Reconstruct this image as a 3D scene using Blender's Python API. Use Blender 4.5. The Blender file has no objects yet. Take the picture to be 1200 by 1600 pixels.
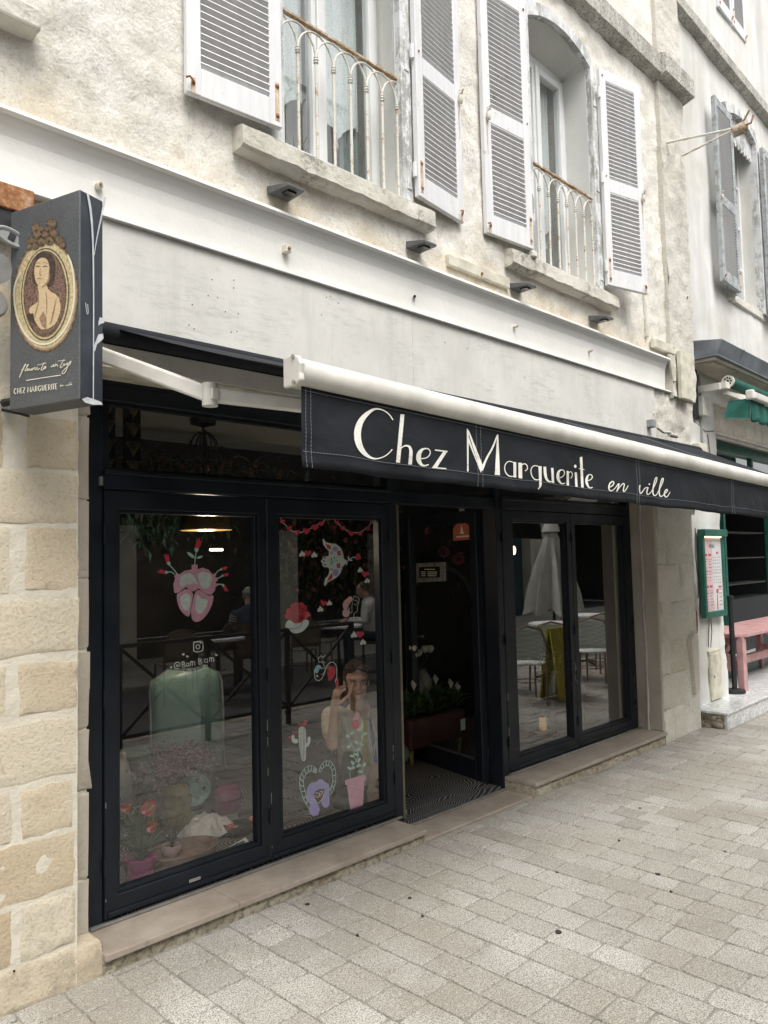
import bpy, bmesh, math, random
from mathutils import Vector, Matrix, noise

random.seed(11)
R = math.radians
scene = bpy.context.scene
COL = scene.collection

# ------------------------------------------------------------------ camera
FPX = 1202.0                     # focal length in photograph pixels (1200 x 1600)
def _n(v): return Vector(v).normalized()
AX = _n((1203, -48, -FPX))
AZ = _n((-440, 19070, -FPX)); AZ = (AZ - AX * AX.dot(AZ)).normalized()
AY = AZ.cross(AX)
ROT = Matrix((AX, AY, AZ))       # camera space -> world
CAM = Vector((0, -3.1258, 1.65))
cd = bpy.data.cameras.new("camera")
cam = bpy.data.objects.new("camera", cd); COL.objects.link(cam)
cam.matrix_world = Matrix.Translation(CAM) @ ROT.to_4x4()
cd.sensor_fit = 'VERTICAL'; cd.sensor_height = 32.0
cd.lens = FPX / 1600 * 32.0
cd.clip_start = 0.05; cd.clip_end = 300
scene.camera = cam

# ------------------------------------------------------------------ world, sun
w = bpy.data.worlds.new("World"); scene.world = w; w.use_nodes = True
nt = w.node_tree; nt.nodes.clear()
sky = nt.nodes.new("ShaderNodeTexSky"); sky.sky_type = 'NISHITA'; sky.sun_disc = False
SUN_EL, SUN_AZ = R(58), R(200)   # azimuth clockwise from +Y: light comes from the street side
sky.sun_elevation = SUN_EL; sky.sun_rotation = SUN_AZ
sky.air_density = 1.0; sky.dust_density = 4.0; sky.ozone_density = 1.0
hs = nt.nodes.new("ShaderNodeHueSaturation"); hs.inputs['Saturation'].default_value = 0.06
bg = nt.nodes.new("ShaderNodeBackground"); bg.inputs[1].default_value = 0.15
wo = nt.nodes.new("ShaderNodeOutputWorld")
nt.links.new(sky.outputs[0], hs.inputs['Color']); nt.links.new(hs.outputs[0], bg.inputs[0]); nt.links.new(bg.outputs[0], wo.inputs[0])
sd = bpy.data.lights.new("sun", 'SUN'); sd.energy = 1.5; sd.angle = R(30); sd.color = (1, 0.95, 0.87)
sun = bpy.data.objects.new("sun", sd); COL.objects.link(sun)
dirv = Vector((math.sin(SUN_AZ) * math.cos(SUN_EL), math.cos(SUN_AZ) * math.cos(SUN_EL), math.sin(SUN_EL)))
sun.rotation_euler = dirv.to_track_quat('Z', 'Y').to_euler()
sun.location = (0, -6, 12)
vs = scene.view_settings; vs.view_transform = 'Standard'; vs.look = 'None'; vs.gamma = 1; vs.use_curve_mapping = False
vs.exposure = 0.70
try:
    scene.cycles.max_bounces = 8; scene.cycles.transparent_max_bounces = 12
except Exception: pass

# ------------------------------------------------------------------ helpers
def ray(px, py):
    return ROT @ _n((px - 600, -(py - 800), -FPX))
def W(px, py, y=0.0):            # point of the facade plane y = const seen at this photograph pixel
    r = ray(px, py); t = (y - CAM.y) / r.y
    return CAM + r * t
def G(px, py, z=0.0):            # point at height z
    r = ray(px, py); t = (z - CAM.z) / r.z
    return CAM + r * t
def proj(P):
    c = ROT.transposed() @ (Vector(P) - CAM)
    if c.z > -0.05: return None
    return (600 + FPX * c.x / -c.z, 800 - FPX * c.y / -c.z)

ORG = {}                         # world origin of things whose parts are written in world coordinates
def tag(o, label=None, cat=None, group=None, kind=None):
    if label: o['label'] = label
    if cat: o['category'] = cat
    if group: o['group'] = group
    if kind: o['kind'] = kind
    return o
def thing(name, label, cat, loc=(0, 0, 0), group=None, rz=0, world=True, kind=None):
    o = bpy.data.objects.new(name, None); COL.objects.link(o)
    o.empty_display_size = 0.1
    o.location = loc; o.rotation_euler = (0, 0, rz)
    if world: ORG[o.name] = Vector(loc)
    return tag(o, label, cat, group, kind)
def link(name, me, parent=None, loc=None, kind=None, label=None):
    o = bpy.data.objects.new(name, me); COL.objects.link(o)
    if parent is not None:
        o.parent = parent
        if parent.name in ORG: o.location = -ORG[parent.name]
    if loc is not None: o.location = Vector(o.location) + Vector(loc)
    if kind: o['kind'] = kind
    if label: o['label'] = label
    return o
def copy_tree(o, parent=None):
    c = o.copy(); COL.objects.link(c); c.parent = parent
    for ch in list(o.children): copy_tree(ch, c)
    return c

class MB:
    def __init__(s): s.v = []; s.f = []; s.m = []
    def add(s, vs, fs, m=0):
        b = len(s.v); s.v += [tuple(v) for v in vs]
        s.f += [tuple(i + b for i in f) for f in fs]; s.m += [m] * len(fs); return s
    def box(s, x0, x1, y0, y1, z0, z1, m=0, M=None):
        vs = [Vector((x, y, z)) for z in (z0, z1) for y in (y0, y1) for x in (x0, x1)]
        if M: vs = [M @ v for v in vs]
        return s.add(vs, [(0, 2, 3, 1), (4, 5, 7, 6), (0, 1, 5, 4), (2, 6, 7, 3), (0, 4, 6, 2), (1, 3, 7, 5)], m)
    def beam(s, a, b, wdt, h, m=0, up=(0, 0, 1)):
        a = Vector(a); b = Vector(b); d = (b - a); L = d.length; d.normalize()
        u = Vector(up); sx = d.cross(u)
        if sx.length < 1e-4: sx = d.cross(Vector((1, 0, 0)))
        sx.normalize(); u = sx.cross(d)
        M = Matrix((d, sx, u)).transposed().to_4x4(); M.translation = a
        return s.box(0, L, -wdt / 2, wdt / 2, -h / 2, h / 2, m, M)
    def prism(s, pts, d, m=0):       # pts: 3d polygon, d: extrude vector
        pts = [Vector(p) for p in pts]; d = Vector(d); n = len(pts)
        vs = pts + [p + d for p in pts]
        fs = [tuple(range(n))[::-1], tuple(range(n, 2 * n))] + [(i, (i + 1) % n, n + (i + 1) % n, n + i) for i in range(n)]
        return s.add(vs, fs, m)
    def sweep(s, prof, a, b, m=0):   # prof: [(y,z)] closed section carried from x=a to x=b
        return s.prism([(a, y, z) for y, z in prof], (b - a, 0, 0), m)
    def tube(s, path, r, n=8, m=0, cap=True):
        P = [Vector(p) for p in path]; rr = r if isinstance(r, (list, tuple)) else [r] * len(P)
        rings = []; prev = None
        for i, p in enumerate(P):
            d = (P[min(i + 1, len(P) - 1)] - P[max(i - 1, 0)])
            if d.length < 1e-9: d = Vector((0, 0, 1))
            d.normalize()
            a = prev - d * prev.dot(d) if prev is not None else d.orthogonal()
            if a.length < 1e-6: a = d.orthogonal()
            a.normalize(); prev = a; b = d.cross(a)
            rings.append([p + (a * math.cos(2 * math.pi * k / n) + b * math.sin(2 * math.pi * k / n)) * rr[i] for k in range(n)])
        vs = [v for rg in rings for v in rg]; fs = []
        for i in range(len(P) - 1):
            for k in range(n):
                fs.append((i * n + k, i * n + (k + 1) % n, (i + 1) * n + (k + 1) % n, (i + 1) * n + k))
        if cap: fs += [tuple(range(n))[::-1], tuple(range((len(P) - 1) * n, len(P) * n))]
        return s.add(vs, fs, m)
    def lathe(s, prof, c=(0, 0, 0), n=20, m=0, sx=1, sy=1):   # prof: [(r,z)]
        c = Vector(c); vs = []; fs = []
        for r, z in prof:
            for k in range(n):
                a = 2 * math.pi * k / n; vs.append(c + Vector((r * math.cos(a) * sx, r * math.sin(a) * sy, z)))
        for i in range(len(prof) - 1):
            for k in range(n):
                fs.append((i * n + k, i * n + (k + 1) % n, (i + 1) * n + (k + 1) % n, (i + 1) * n + k))
        return s.add(vs, fs, m)
    def ball(s, c, r, n=10, m=0):
        if not isinstance(r, (tuple, list)): r = (r, r, r)
        c = Vector(c); vs = []; fs = []; h = max(4, n // 2 + 1)
        for i in range(h + 1):
            t = math.pi * i / h
            for k in range(n):
                a = 2 * math.pi * k / n
                vs.append(c + Vector((r[0] * math.sin(t) * math.cos(a), r[1] * math.sin(t) * math.sin(a), -r[2] * math.cos(t))))
        for i in range(h):
            for k in range(n):
                fs.append((i * n + k, i * n + (k + 1) % n, (i + 1) * n + (k + 1) % n, (i + 1) * n + k))
        return s.add(vs, fs, m)
    def mesh(s, name, mats, smooth=False):
        me = bpy.data.meshes.new(name); me.from_pydata(s.v, [], s.f)
        for q in (mats if isinstance(mats, (list, tuple)) else [mats]): me.materials.append(q)
        me.polygons.foreach_set('material_index', s.m)
        if smooth: me.polygons.foreach_set('use_smooth', [True] * len(me.polygons))
        me.update(); return me
    def build(s, name, mats, parent=None, smooth=False, bevel=0, loc=None, kind=None, label=None, seg=1, solid=0):
        me = s.mesh(name, mats, smooth)
        if smooth or bevel:
            bm = bmesh.new(); bm.from_mesh(me); bmesh.ops.remove_doubles(bm, verts=bm.verts, dist=1e-5); bm.to_mesh(me); bm.free()
        o = link(name, me, parent, loc, kind, label)
        if smooth and not bevel:
            try: me.set_sharp_from_angle(angle=R(50))
            except Exception: pass
        if solid:
            sm = o.modifiers.new("solid", 'SOLIDIFY'); sm.thickness = solid; sm.offset = 0
        if bevel:
            bv = o.modifiers.new("bevel", 'BEVEL'); bv.width = bevel; bv.segments = seg; bv.limit_method = 'ANGLE'; bv.angle_limit = R(40)
        return o

# ------------------------------------------------------------------ materials
MATS = {}
class N:
    def __init__(s, name):
        s.mat = bpy.data.materials.new(name); s.mat.use_nodes = True; s.t = s.mat.node_tree
        s.b = s.t.nodes['Principled BSDF']; s.out = s.t.nodes['Material Output']
        s.tc = s.t.nodes.new('ShaderNodeTexCoord'); s.co = s.tc.outputs['Object']
        MATS[name] = s.mat
    def node(s, typ, **kw):
        n = s.t.nodes.new(typ)
        for k, v in kw.items(): setattr(n, k, v)
        return n
    def geo(s):  # world position, so that alike pieces differ
        g = s.node('ShaderNodeNewGeometry'); s.co = g.outputs['Position']; return s
    def scaled(s, v):
        m = s.node('ShaderNodeMapping'); m.inputs['Scale'].default_value = v
        s.t.links.new(s.co, m.inputs['Vector']); return m.outputs[0]
    def noise(s, sc, det=4, rough=.55, co=None, dist=0):
        n = s.node('ShaderNodeTexNoise'); n.inputs['Scale'].default_value = sc; n.inputs['Detail'].default_value = det
        n.inputs['Roughness'].default_value = rough; n.inputs['Distortion'].default_value = dist
        s.t.links.new(co if co is not None else s.co, n.inputs['Vector']); return n.outputs['Fac']
    def vor(s, sc, co=None, feat='F1', out='Distance'):
        n = s.node('ShaderNodeTexVoronoi', feature=feat); n.inputs['Scale'].default_value = sc
        s.t.links.new(co if co is not None else s.co, n.inputs['Vector']); return n.outputs[out]
    def ramp(s, fac, stops, interp='LINEAR'):
        r = s.node('ShaderNodeValToRGB'); r.color_ramp.interpolation = interp
        e = r.color_ramp.elements
        while len(e) < len(stops): e.new(0.5)
        for q, (p, c) in zip(e, stops):
            q.position = p; q.color = (c, c, c, 1) if not isinstance(c, tuple) else (*c, 1)
        s.t.links.new(fac, r.inputs[0]); return r.outputs[0]
    def mix(s, fac, a, b, mode='MIX'):
        m = s.node('ShaderNodeMix', data_type='RGBA', blend_type=mode)
        for sock, v in ((m.inputs[0], fac), (m.inputs[6], a), (m.inputs[7], b)):
            if isinstance(v, (int, float)): sock.default_value = v
            elif isinstance(v, tuple): sock.default_value = (*v, 1)
            else: s.t.links.new(v, sock)
        return m.outputs[2]
    def math(s, op, a, b=0.0):
        m = s.node('ShaderNodeMath', operation=op)
        for sock, v in ((m.inputs[0], a), (m.inputs[1], b)):
            if isinstance(v, (int, float)): sock.default_value = v
            else: s.t.links.new(v, sock)
        return m.outputs[0]
    def axis(s, k):
        x = s.node('ShaderNodeSeparateXYZ'); s.t.links.new(s.co, x.inputs[0]); return x.outputs[k]
    def base(s, c):
        if isinstance(c, tuple): s.b.inputs['Base Color'].default_value = (*c, 1)
        else: s.t.links.new(c, s.b.inputs['Base Color'])
        return s
    def rough(s, v):
        if isinstance(v, (int, float)): s.b.inputs['Roughness'].default_value = v
        else: s.t.links.new(v, s.b.inputs['Roughness'])
        return s
    def bump(s, h, strength=.3, dist=.01):
        b = s.node('ShaderNodeBump'); b.inputs['Strength'].default_value = strength; b.inputs['Distance'].default_value = dist
        s.t.links.new(h, b.inputs['Height'])
        if getattr(s, 'lastb', None): s.t.links.new(s.lastb, b.inputs['Normal'])
        s.lastb = b.outputs[0]; s.t.links.new(s.lastb, s.b.inputs['Normal']); return s
    def rnd(s):
        return s.node('ShaderNodeObjectInfo').outputs['Random']

def simple(name, c, rough=.6, var=.12, sc=12, bump=.05, metal=0, spec=None, bsc=60):
    m = N(name).geo()
    n = m.noise(sc, 5)
    lo = tuple(max(0, q * (1 - var * 2)) for q in c); hi = tuple(q * (1 + var) for q in c)
    m.base(m.ramp(n, [(.3, lo), (.7, hi)])); m.rough(rough); m.b.inputs['Metallic'].default_value = metal
    if spec is not None: m.b.inputs['Specular IOR Level'].default_value = spec
    if bump: m.bump(m.noise(bsc, 4), bump, .01)
    return m.mat

# rough lime plaster and stone of the upper facade
m = N('lime_plaster').geo()
big = m.noise(1.1, 6, .6, dist=.3); mid = m.noise(4.5, 7, .7); fine = m.noise(38, 6, .75); pit = m.vor(55)
z = m.axis(2)
ochre = m.ramp(m.math('ADD', m.math('MULTIPLY', big, .75), m.math('MULTIPLY', m.math('SUBTRACT', 3.72, z), .30)), [(.37, 0.), (.52, 1.)])
col = m.mix(m.ramp(mid, [(.38, 0.), (.62, 1.)]), (.70, .67, .60), (.84, .82, .77))
col = m.mix(m.math('MULTIPLY', ochre, m.ramp(mid, [(.35, .35), (.6, .85)])), col, (.62, .50, .32))
col = m.mix(m.ramp(m.noise(2.3, 8, .72, dist=.6), [(.52, 0.), (.66, .55)]), col, (.47, .44, .37))
col = m.mix(m.ramp(m.noise(5.5, 9, .8, dist=1.2), [(.57, 0.), (.63, .6)]), col, (.50, .43, .32))
col = m.mix(m.ramp(m.noise(3.1, 9, .8, dist=1.4), [(.56, 0.), (.60, .55)]), col, (.86, .85, .81))
col = m.mix(m.ramp(m.noise(1, 7, .7, co=m.scaled((11, 11, .7))), [(.58, 0.), (.74, .32)]), col, (.40, .38, .33))
col = m.mix(m.ramp(fine, [(.34, .5), (.46, 0.)]), col, (.42, .39, .33))
col = m.mix(m.ramp(m.noise(95, 4, .7), [(.38, .45), (.47, 0.)]), col, (.40, .37, .31))
m.base(col).rough(.92)
rm = m.ramp(m.noise(1.7, 4, .6), [(.42, .25), (.62, 1.)])
m.bump(m.noise(7, 8, .62), .38, .03).bump(m.math('MULTIPLY', fine, rm), .75, .014).bump(pit, .12, .006)

m = N('grey_render').geo()       # neighbour's smoother, streaked render
st = m.noise(1.0, 7, .65, co=m.scaled((3.2, 3.2, .5))); b1 = m.noise(1.3, 6, .6)
col = m.mix(m.ramp(st, [(.36, 0.), (.64, 1.)]), (.58, .575, .55), (.76, .76, .74))
col = m.mix(m.ramp(b1, [(.45, 0.), (.7, .6)]), col, (.56, .52, .44))
col = m.mix(m.ramp(m.noise(1.0, 8, .7, co=m.scaled((9, 9, .55))), [(.6, 0.), (.75, .35)]), col, (.42, .41, .39))
m.base(col).rough(.9); m.bump(m.noise(5, 7, .6), .4, .02).bump(m.noise(45, 5, .7), .25, .006)

m = N('roughcast').geo()         # pilaster and right pier
b1 = m.noise(1.6, 7, .65); f = m.noise(52, 5, .7)
col = m.mix(m.ramp(b1, [(.35, 0.), (.65, 1.)]), (.60, .57, .50), (.74, .72, .66))
col = m.mix(m.ramp(m.noise(3.4, 8, .7, dist=.5), [(.56, 0.), (.7, .5)]), col, (.40, .38, .33))
col = m.mix(m.ramp(f, [(.36, .45), (.5, 0.)]), col, (.36, .34, .29))
m.base(col).rough(.95); m.bump(f, .8, .014).bump(m.noise(10, 6, .6), .5, .03)

m = N('stringcourse_stone').geo()
f = m.noise(44, 6, .8); st = m.noise(1, 7, .6, co=m.scaled((5, 5, 1.4)))
col = m.mix(m.ramp(st, [(.36, 0.), (.64, 1.)]), (.34, .33, .29), (.62, .60, .55))
col = m.mix(m.ramp(f, [(.42, .8), (.52, 0.)]), col, (.17, .165, .15))
m.base(col).rough(.95); m.bump(f, .7, .01).bump(m.noise(8, 6), .4, .02)

m = N('white_fascia').geo()      # painted board: white with grey streaks and dirty fly specks
st = m.noise(1, 8, .7, co=m.scaled((2.0, 2.0, 1.5))); hz = m.noise(1, 9, .85, co=m.scaled((6, 6, 34)), dist=.4)
sp = m.vor(48); msk = m.noise(3, 5, .6)
col = m.mix(m.ramp(st, [(.34, 0.), (.66, 1.)]), (.60, .59, .555), (.74, .73, .69))
col = m.mix(m.math('MULTIPLY', m.ramp(hz, [(.48, 0.), (.62, 1.)]), m.ramp(msk, [(.44, 0.), (.60, .55)])), col, (.38, .38, .355))
col = m.mix(m.ramp(m.noise(1, 7, .7, co=m.scaled((8, 8, .9))), [(.54, 0.), (.72, .4)]), col, (.44, .43, .39))
col = m.mix(m.math('MULTIPLY', m.ramp(sp, [(.06, 1.), (.11, 0.)]), m.ramp(m.noise(6, 3), [(.50, 0.), (.56, .8)])), col, (.10, .10, .09))
m.base(col).rough(.62); m.bump(hz, .12, .004).bump(m.noise(30, 5), .08, .004)

m = N('white_beam_paint').geo()
sp = m.vor(75); e = m.noise(5, 5)
col = m.mix(m.ramp(m.noise(2, 6, .6), [(.3, 0.), (.7, 1.)]), (.74, .73, .69), (.84, .83, .80))
col = m.mix(m.math('MULTIPLY', m.ramp(sp, [(.07, 1.), (.12, 0.)]), m.ramp(m.noise(2.6, 3), [(.54, 0.), (.62, .8)])), col, (.35, .30, .20))
m.base(col).rough(.5); m.bump(m.noise(24, 6, .6), .22, .01)

m = N('ashlar').geo()            # tan tooled blocks of the left pier
rn = m.rnd(); f = m.noise(70, 5, .7); g = m.noise(16, 6, .65)
col = m.ramp(rn, [(0., (.60, .55, .45)), (.3, (.49, .40, .28)), (.5, (.62, .57, .46)), (.7, (.47, .37, .245)), (1., (.58, .51, .39))])
col = m.mix(m.ramp(m.noise(2.5, 6, .6), [(.42, 0.), (.72, .5)]), col, (.66, .60, .47))
col = m.mix(m.ramp(f, [(.33, .5), (.48, 0.)]), col, (.34, .27, .18))
col = m.mix(m.math('MULTIPLY', m.ramp(m.axis(2), [(.0, 1.), (.5, 0.)]), m.ramp(m.noise(9, 6, .75), [(.45, 0.), (.62, .6)])), col, (.26, .23, .18))
m.base(col).rough(.93); m.bump(g, .2, .010).bump(f, .8, .007)

m = N('lime_mortar').geo()
f = m.noise(60, 5, .7); zz = m.axis(2)
col = m.mix(m.noise(3, 6), (.56, .52, .43), (.67, .63, .54))
m.base(col).rough(.95); m.bump(m.noise(12, 6), .5, .02).bump(f, .5, .008)

m = N('pale_ashlar').geo()       # right pier blocks
rn = m.rnd(); f = m.noise(60, 5, .75)
col = m.ramp(rn, [(0., (.60, .57, .49)), (.5, (.68, .66, .59)), (1., (.62, .57, .47))])
col = m.mix(m.ramp(m.noise(2.2, 7, .65), [(.5, 0.), (.7, .6)]), col, (.44, .40, .33))
col = m.mix(m.ramp(f, [(.35, .6), (.48, 0.)]), col, (.33, .30, .25))
m.base(col).rough(.95); m.bump(m.noise(12, 6, .6), .6, .03).bump(f, .7, .01)

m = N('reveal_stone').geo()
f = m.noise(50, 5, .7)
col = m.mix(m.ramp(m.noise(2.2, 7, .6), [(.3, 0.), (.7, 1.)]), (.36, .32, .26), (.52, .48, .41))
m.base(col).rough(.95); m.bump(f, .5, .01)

def setts(m, rn):
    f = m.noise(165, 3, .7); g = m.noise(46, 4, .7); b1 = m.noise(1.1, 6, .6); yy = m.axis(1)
    col = m.ramp(rn, [(0., (.38, .365, .33)), (.25, (.53, .52, .485)), (.5, (.46, .44, .395)), (.75, (.60, .59, .55)), (1., (.50, .485, .45))])
    col = m.mix(m.ramp(b1, [(.44, 0.), (.62, .7)]), col, (.34, .305, .255))
    col = m.mix(m.ramp(m.noise(3.6, 7, .75, dist=.8), [(.55, 0.), (.68, .55)]), col, (.27, .25, .22))
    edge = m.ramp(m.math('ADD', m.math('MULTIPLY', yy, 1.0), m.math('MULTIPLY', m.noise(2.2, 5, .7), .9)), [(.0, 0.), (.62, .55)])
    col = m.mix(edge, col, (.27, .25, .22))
    col = m.mix(m.ramp(f, [(.44, .9), (.53, 0.)]), col, (.17, .155, .13))
    col = m.mix(m.ramp(g, [(.55, 0.), (.70, .45)]), col, (.64, .62, .57))
    col = m.mix(m.ramp(m.noise(4, 5, .7), [(.66, 0.), (.76, .5)]), col, (.24, .20, .19))
    m.base(col).rough(.86); m.bump(f, .6, .005).bump(m.noise(14, 4), .2, .01)
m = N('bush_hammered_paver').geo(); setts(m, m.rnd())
m = N('paving_joint').geo()
m.base(m.mix(m.ramp(m.noise(14, 6, .7), [(.35, 0.), (.65, 1.)]), (.19, .18, .16), (.33, .31, .275))).rough(.95)
m.bump(m.noise(120, 4), .6, .006)

m = N('asphalt').geo()
m.base(m.ramp(m.noise(90, 4, .7), [(.35, (.05, .05, .05)), (.65, (.13, .13, .125))])).rough(.9); m.bump(m.noise(140, 3), .5, .006)

m = N('brown_sill_stone').geo()
col = m.mix(m.ramp(m.noise(5, 7, .65), [(.35, 0.), (.65, 1.)]), (.27, .225, .185), (.38, .33, .28))
col = m.mix(m.ramp(m.noise(26, 5), [(.60, 0.), (.72, .5)]), col, (.16, .14, .12))
m.base(col).rough(.5); m.bump(m.noise(60, 4), .08, .003)

m = N('plinth_stone').geo()
f = m.noise(34, 7, .8)
col = m.mix(m.ramp(m.noise(4, 7, .65), [(.35, 0.), (.65, 1.)]), (.34, .29, .21), (.60, .55, .44))
col = m.mix(m.ramp(f, [(.4, .8), (.52, 0.)]), col, (.14, .125, .10))
m.base(col).rough(.95); m.bump(f, .9, .02)

m = N('marble').geo()
v = m.noise(4, 9, .75, dist=2.2)
col = m.mix(m.ramp(v, [(.44, 0.), (.5, 1.), (.56, 0.)]), (.74, .75, .75), (.42, .44, .46))
m.base(col).rough(.25); m.bump(m.noise(40, 4), .04, .003)

m = N('navy_paint').geo()
col = m.mix(m.ramp(m.noise(6, 7, .7), [(.35, 0.), (.7, 1.)]), (.006, .009, .014), (.011, .015, .022))
col = m.mix(m.ramp(m.noise(16, 8, .8), [(.70, 0.), (.73, .35)]), col, (.10, .105, .11))
m.base(col).rough(m.ramp(m.noise(4, 6), [(.3, .28), (.7, .55)])); m.b.inputs['Specular IOR Level'].default_value = .32; m.bump(m.noise(50, 4), .04, .003)

m = N('shutter_paint').geo()     # weathered lilac-white paint on wood
g = m.noise(1, 6, .7, co=m.scaled((26, 26, 3.0)))
col = m.mix(m.ramp(g, [(.3, 0.), (.7, 1.)]), (.66, .66, .675), (.80, .80, .81))
col = m.mix(m.ramp(m.noise(9, 8, .8, co=m.scaled((1, 1, .6))), [(.61, 0.), (.67, .8)]), col, (.36, .36, .35))
m.base(col).rough(.6); m.bump(g, .25, .005)

m = N('peeling_paint').geo()
g = m.noise(14, 8, .8, co=m.scaled((1, 1, .45)))
col = m.mix(m.ramp(g, [(.47, 0.), (.52, 1.)]), (.72, .73, .74), (.36, .36, .34))
col = m.mix(m.ramp(m.noise(3, 5), [(.35, 1.), (.55, 0.)]), col, (.68, .69, .70))
m.base(col).rough(.75); m.bump(g, .5, .006)

m = N('rusty_white_iron').geo()
g = m.noise(22, 7, .75)
col = m.mix(m.ramp(g, [(.53, 0.), (.62, 1.)]), (.68, .66, .60), (.42, .28, .15))
m.base(col).rough(.75); m.bump(g, .4, .004)
m = N('rusty_rail').geo()
g = m.noise(18, 7, .75)
m.base(m.ramp(g, [(.40, (.30, .17, .08)), (.52, (.46, .34, .22)), (.62, (.66, .64, .58))])).rough(.8); m.bump(g, .5, .004)
m = N('rust').geo()
g = m.noise(26, 7, .75)
m.base(m.ramp(g, [(.3, (.13, .055, .025)), (.5, (.34, .15, .06)), (.7, (.52, .40, .28))])).rough(.9); m.bump(g, .5, .004)
m = N('rust_stain').geo()
g = m.noise(26, 7, .75)
m.base(m.ramp(g, [(.3, (.40, .20, .08)), (.6, (.68, .58, .48))])).rough(.8)

simple('white_pvc', (.74, .75, .75), .35, .05, 3, .02)
simple('awning_white', (.74, .72, .66), .4, .12, 5, .03)
simple('cream_paint', (.66, .63, .52), .6, .15, 9, .15)
simple('grey_lamp_metal', (.12, .125, .13), .45, .15, 14, .05)
simple('grey_plastic', (.30, .31, .31), .5, .1, 10, .03)
simple('zinc', (.20, .22, .25), .5, .2, 5, .08, metal=.1)
simple('green_paint', (.012, .115, .085), .4, .15, 8, .04)
simple('green_fabric', (.008, .10, .075), .85, .2, 9, .2, bsc=200)
simple('pink_paint', (.52, .30, .30), .55, .12, 10, .08)
simple('black_iron', (.02, .021, .023), .5, .2, 20, .08)
simple('steel', (.48, .48, .47), .35, .1, 20, .04, metal=.8)
simple('mint_enamel', (.26, .42, .38), .35, .06, 4, .0)
simple('tyre', (.02, .02, .02), .8, .1, 30, .2)
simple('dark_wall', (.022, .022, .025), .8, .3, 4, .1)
simple('room_ceiling', (.40, .40, .38), .85, .1, 2, .03)
simple('dark_wood', (.10, .055, .03), .5, .3, 14, .1)
simple('olive_glaze', (.20, .17, .05), .28, .25, 10, .05)
simple('magenta_glaze', (.26, .02, .13), .35, .1, 8, .02)
simple('pink_ceramic', (.52, .36, .38), .35, .08, 8, .02)
simple('terracotta_tray', (.22, .14, .11), .8, .2, 14, .2)
simple('grey_ceramic', (.24, .23, .21), .8, .2, 9, .2)
simple('red_flower', (.48, .02, .03), .35, .15, 20, .05)
simple('pink_flower', (.34, .10, .14), .6, .25, 30, .1)
simple('white_flower', (.60, .58, .46), .6, .1, 30, .05)
simple('mauve_dried', (.34, .25, .27), .9, .3, 30, .1)
simple('leaf_green', (.045, .10, .03), .55, .35, 12, .05)
simple('leaf_dark', (.02, .045, .02), .6, .35, 12, .05)
simple('leaf_teal', (.05, .12, .11), .7, .35, 12, .05)
simple('dried_twig', (.16, .10, .06), .9, .3, 22, .1)
simple('cloth_white', (.66, .64, .60), .9, .05, 20, .2, bsc=120)
simple('paper_white', (.78, .79, .80), .7, .03, 10, .0)
simple('coral_plastic', (.80, .12, .10), .4, .05, 10, 0)
simple('pink_plastic', (.80, .25, .33), .4, .05, 10, 0)
simple('blue_plastic', (.03, .12, .32), .4, .05, 10, 0)
simple('yellow_plastic', (.42, .36, .03), .45, .08, 10, 0)
simple('skin', (.50, .31, .225), .55, .08, 14, .03, bsc=160)
simple('brown_hair', (.06, .035, .02), .6, .3, 60, .2, bsc=200)
simple('grey_hair', (.42, .41, .39), .6, .2, 60, .2, bsc=200)
simple('beige_linen', (.60, .54, .44), .9, .1, 30, .15, bsc=220)
simple('denim', (.03, .045, .09), .9, .2, 30, .15, bsc=220)
simple('white_cotton', (.66, .66, .64), .9, .06, 20, .1)
simple('lip', (.38, .10, .09), .5, .05, 10, 0)
simple('parasol_canvas', (.56, .55, .50), .9, .08, 6, .1)
simple('teal_wood', (.02, .07, .10), .6, .2, 6, .08)
simple('cream_wall', (.60, .57, .48), .9, .12, 2, .15)
simple('glazed_dark', (.012, .014, .016), .15, .1, 4, 0)
simple('gold_leaf', (.30, .22, .09), .45, .25, 26, .1)
simple('foliage_flower_wall', (.03, .05, .02), .8, .5, 20, .1)
simple('maroon_leather', (.06, .018, .016), .5, .2, 14, .1)
simple('cable_grey', (.50, .49, .45), .6, .12, 8, .05)

m = N('sett_pattern_rattan').geo()  # white and pale green woven chair seat
ck = m.node('ShaderNodeTexChecker'); ck.inputs['Scale'].default_value = 38
m.t.links.new(m.co, ck.inputs['Vector']); ck.inputs[1].default_value = (.80, .80, .74, 1); ck.inputs[2].default_value = (.50, .62, .55, 1)
m.base(ck.outputs[0]).rough(.5)

m = N('awning_canvas').geo()     # faded black cloth
wv = m.noise(300, 2, .5); b1 = m.noise(3.5, 6, .6, dist=.5)
m.base(m.mix(m.ramp(b1, [(.35, 0.), (.75, 1.)]), (.009, .011, .015), (.019, .022, .028))).rough(.82)
m.b.inputs['Specular IOR Level'].default_value = .3
m.bump(wv, .15, .002).bump(m.noise(4, 4, .5, dist=1.0), .5, .03)
m = N('letter_white').geo()
m.base(m.mix(m.ramp(m.noise(90, 6, .8), [(.36, 1.), (.44, 0.)]), (.80, .79, .73), (.45, .44, .40))).rough(.75)
m = N('thread').geo(); m.base((.22, .235, .26)).rough(.8)

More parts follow.
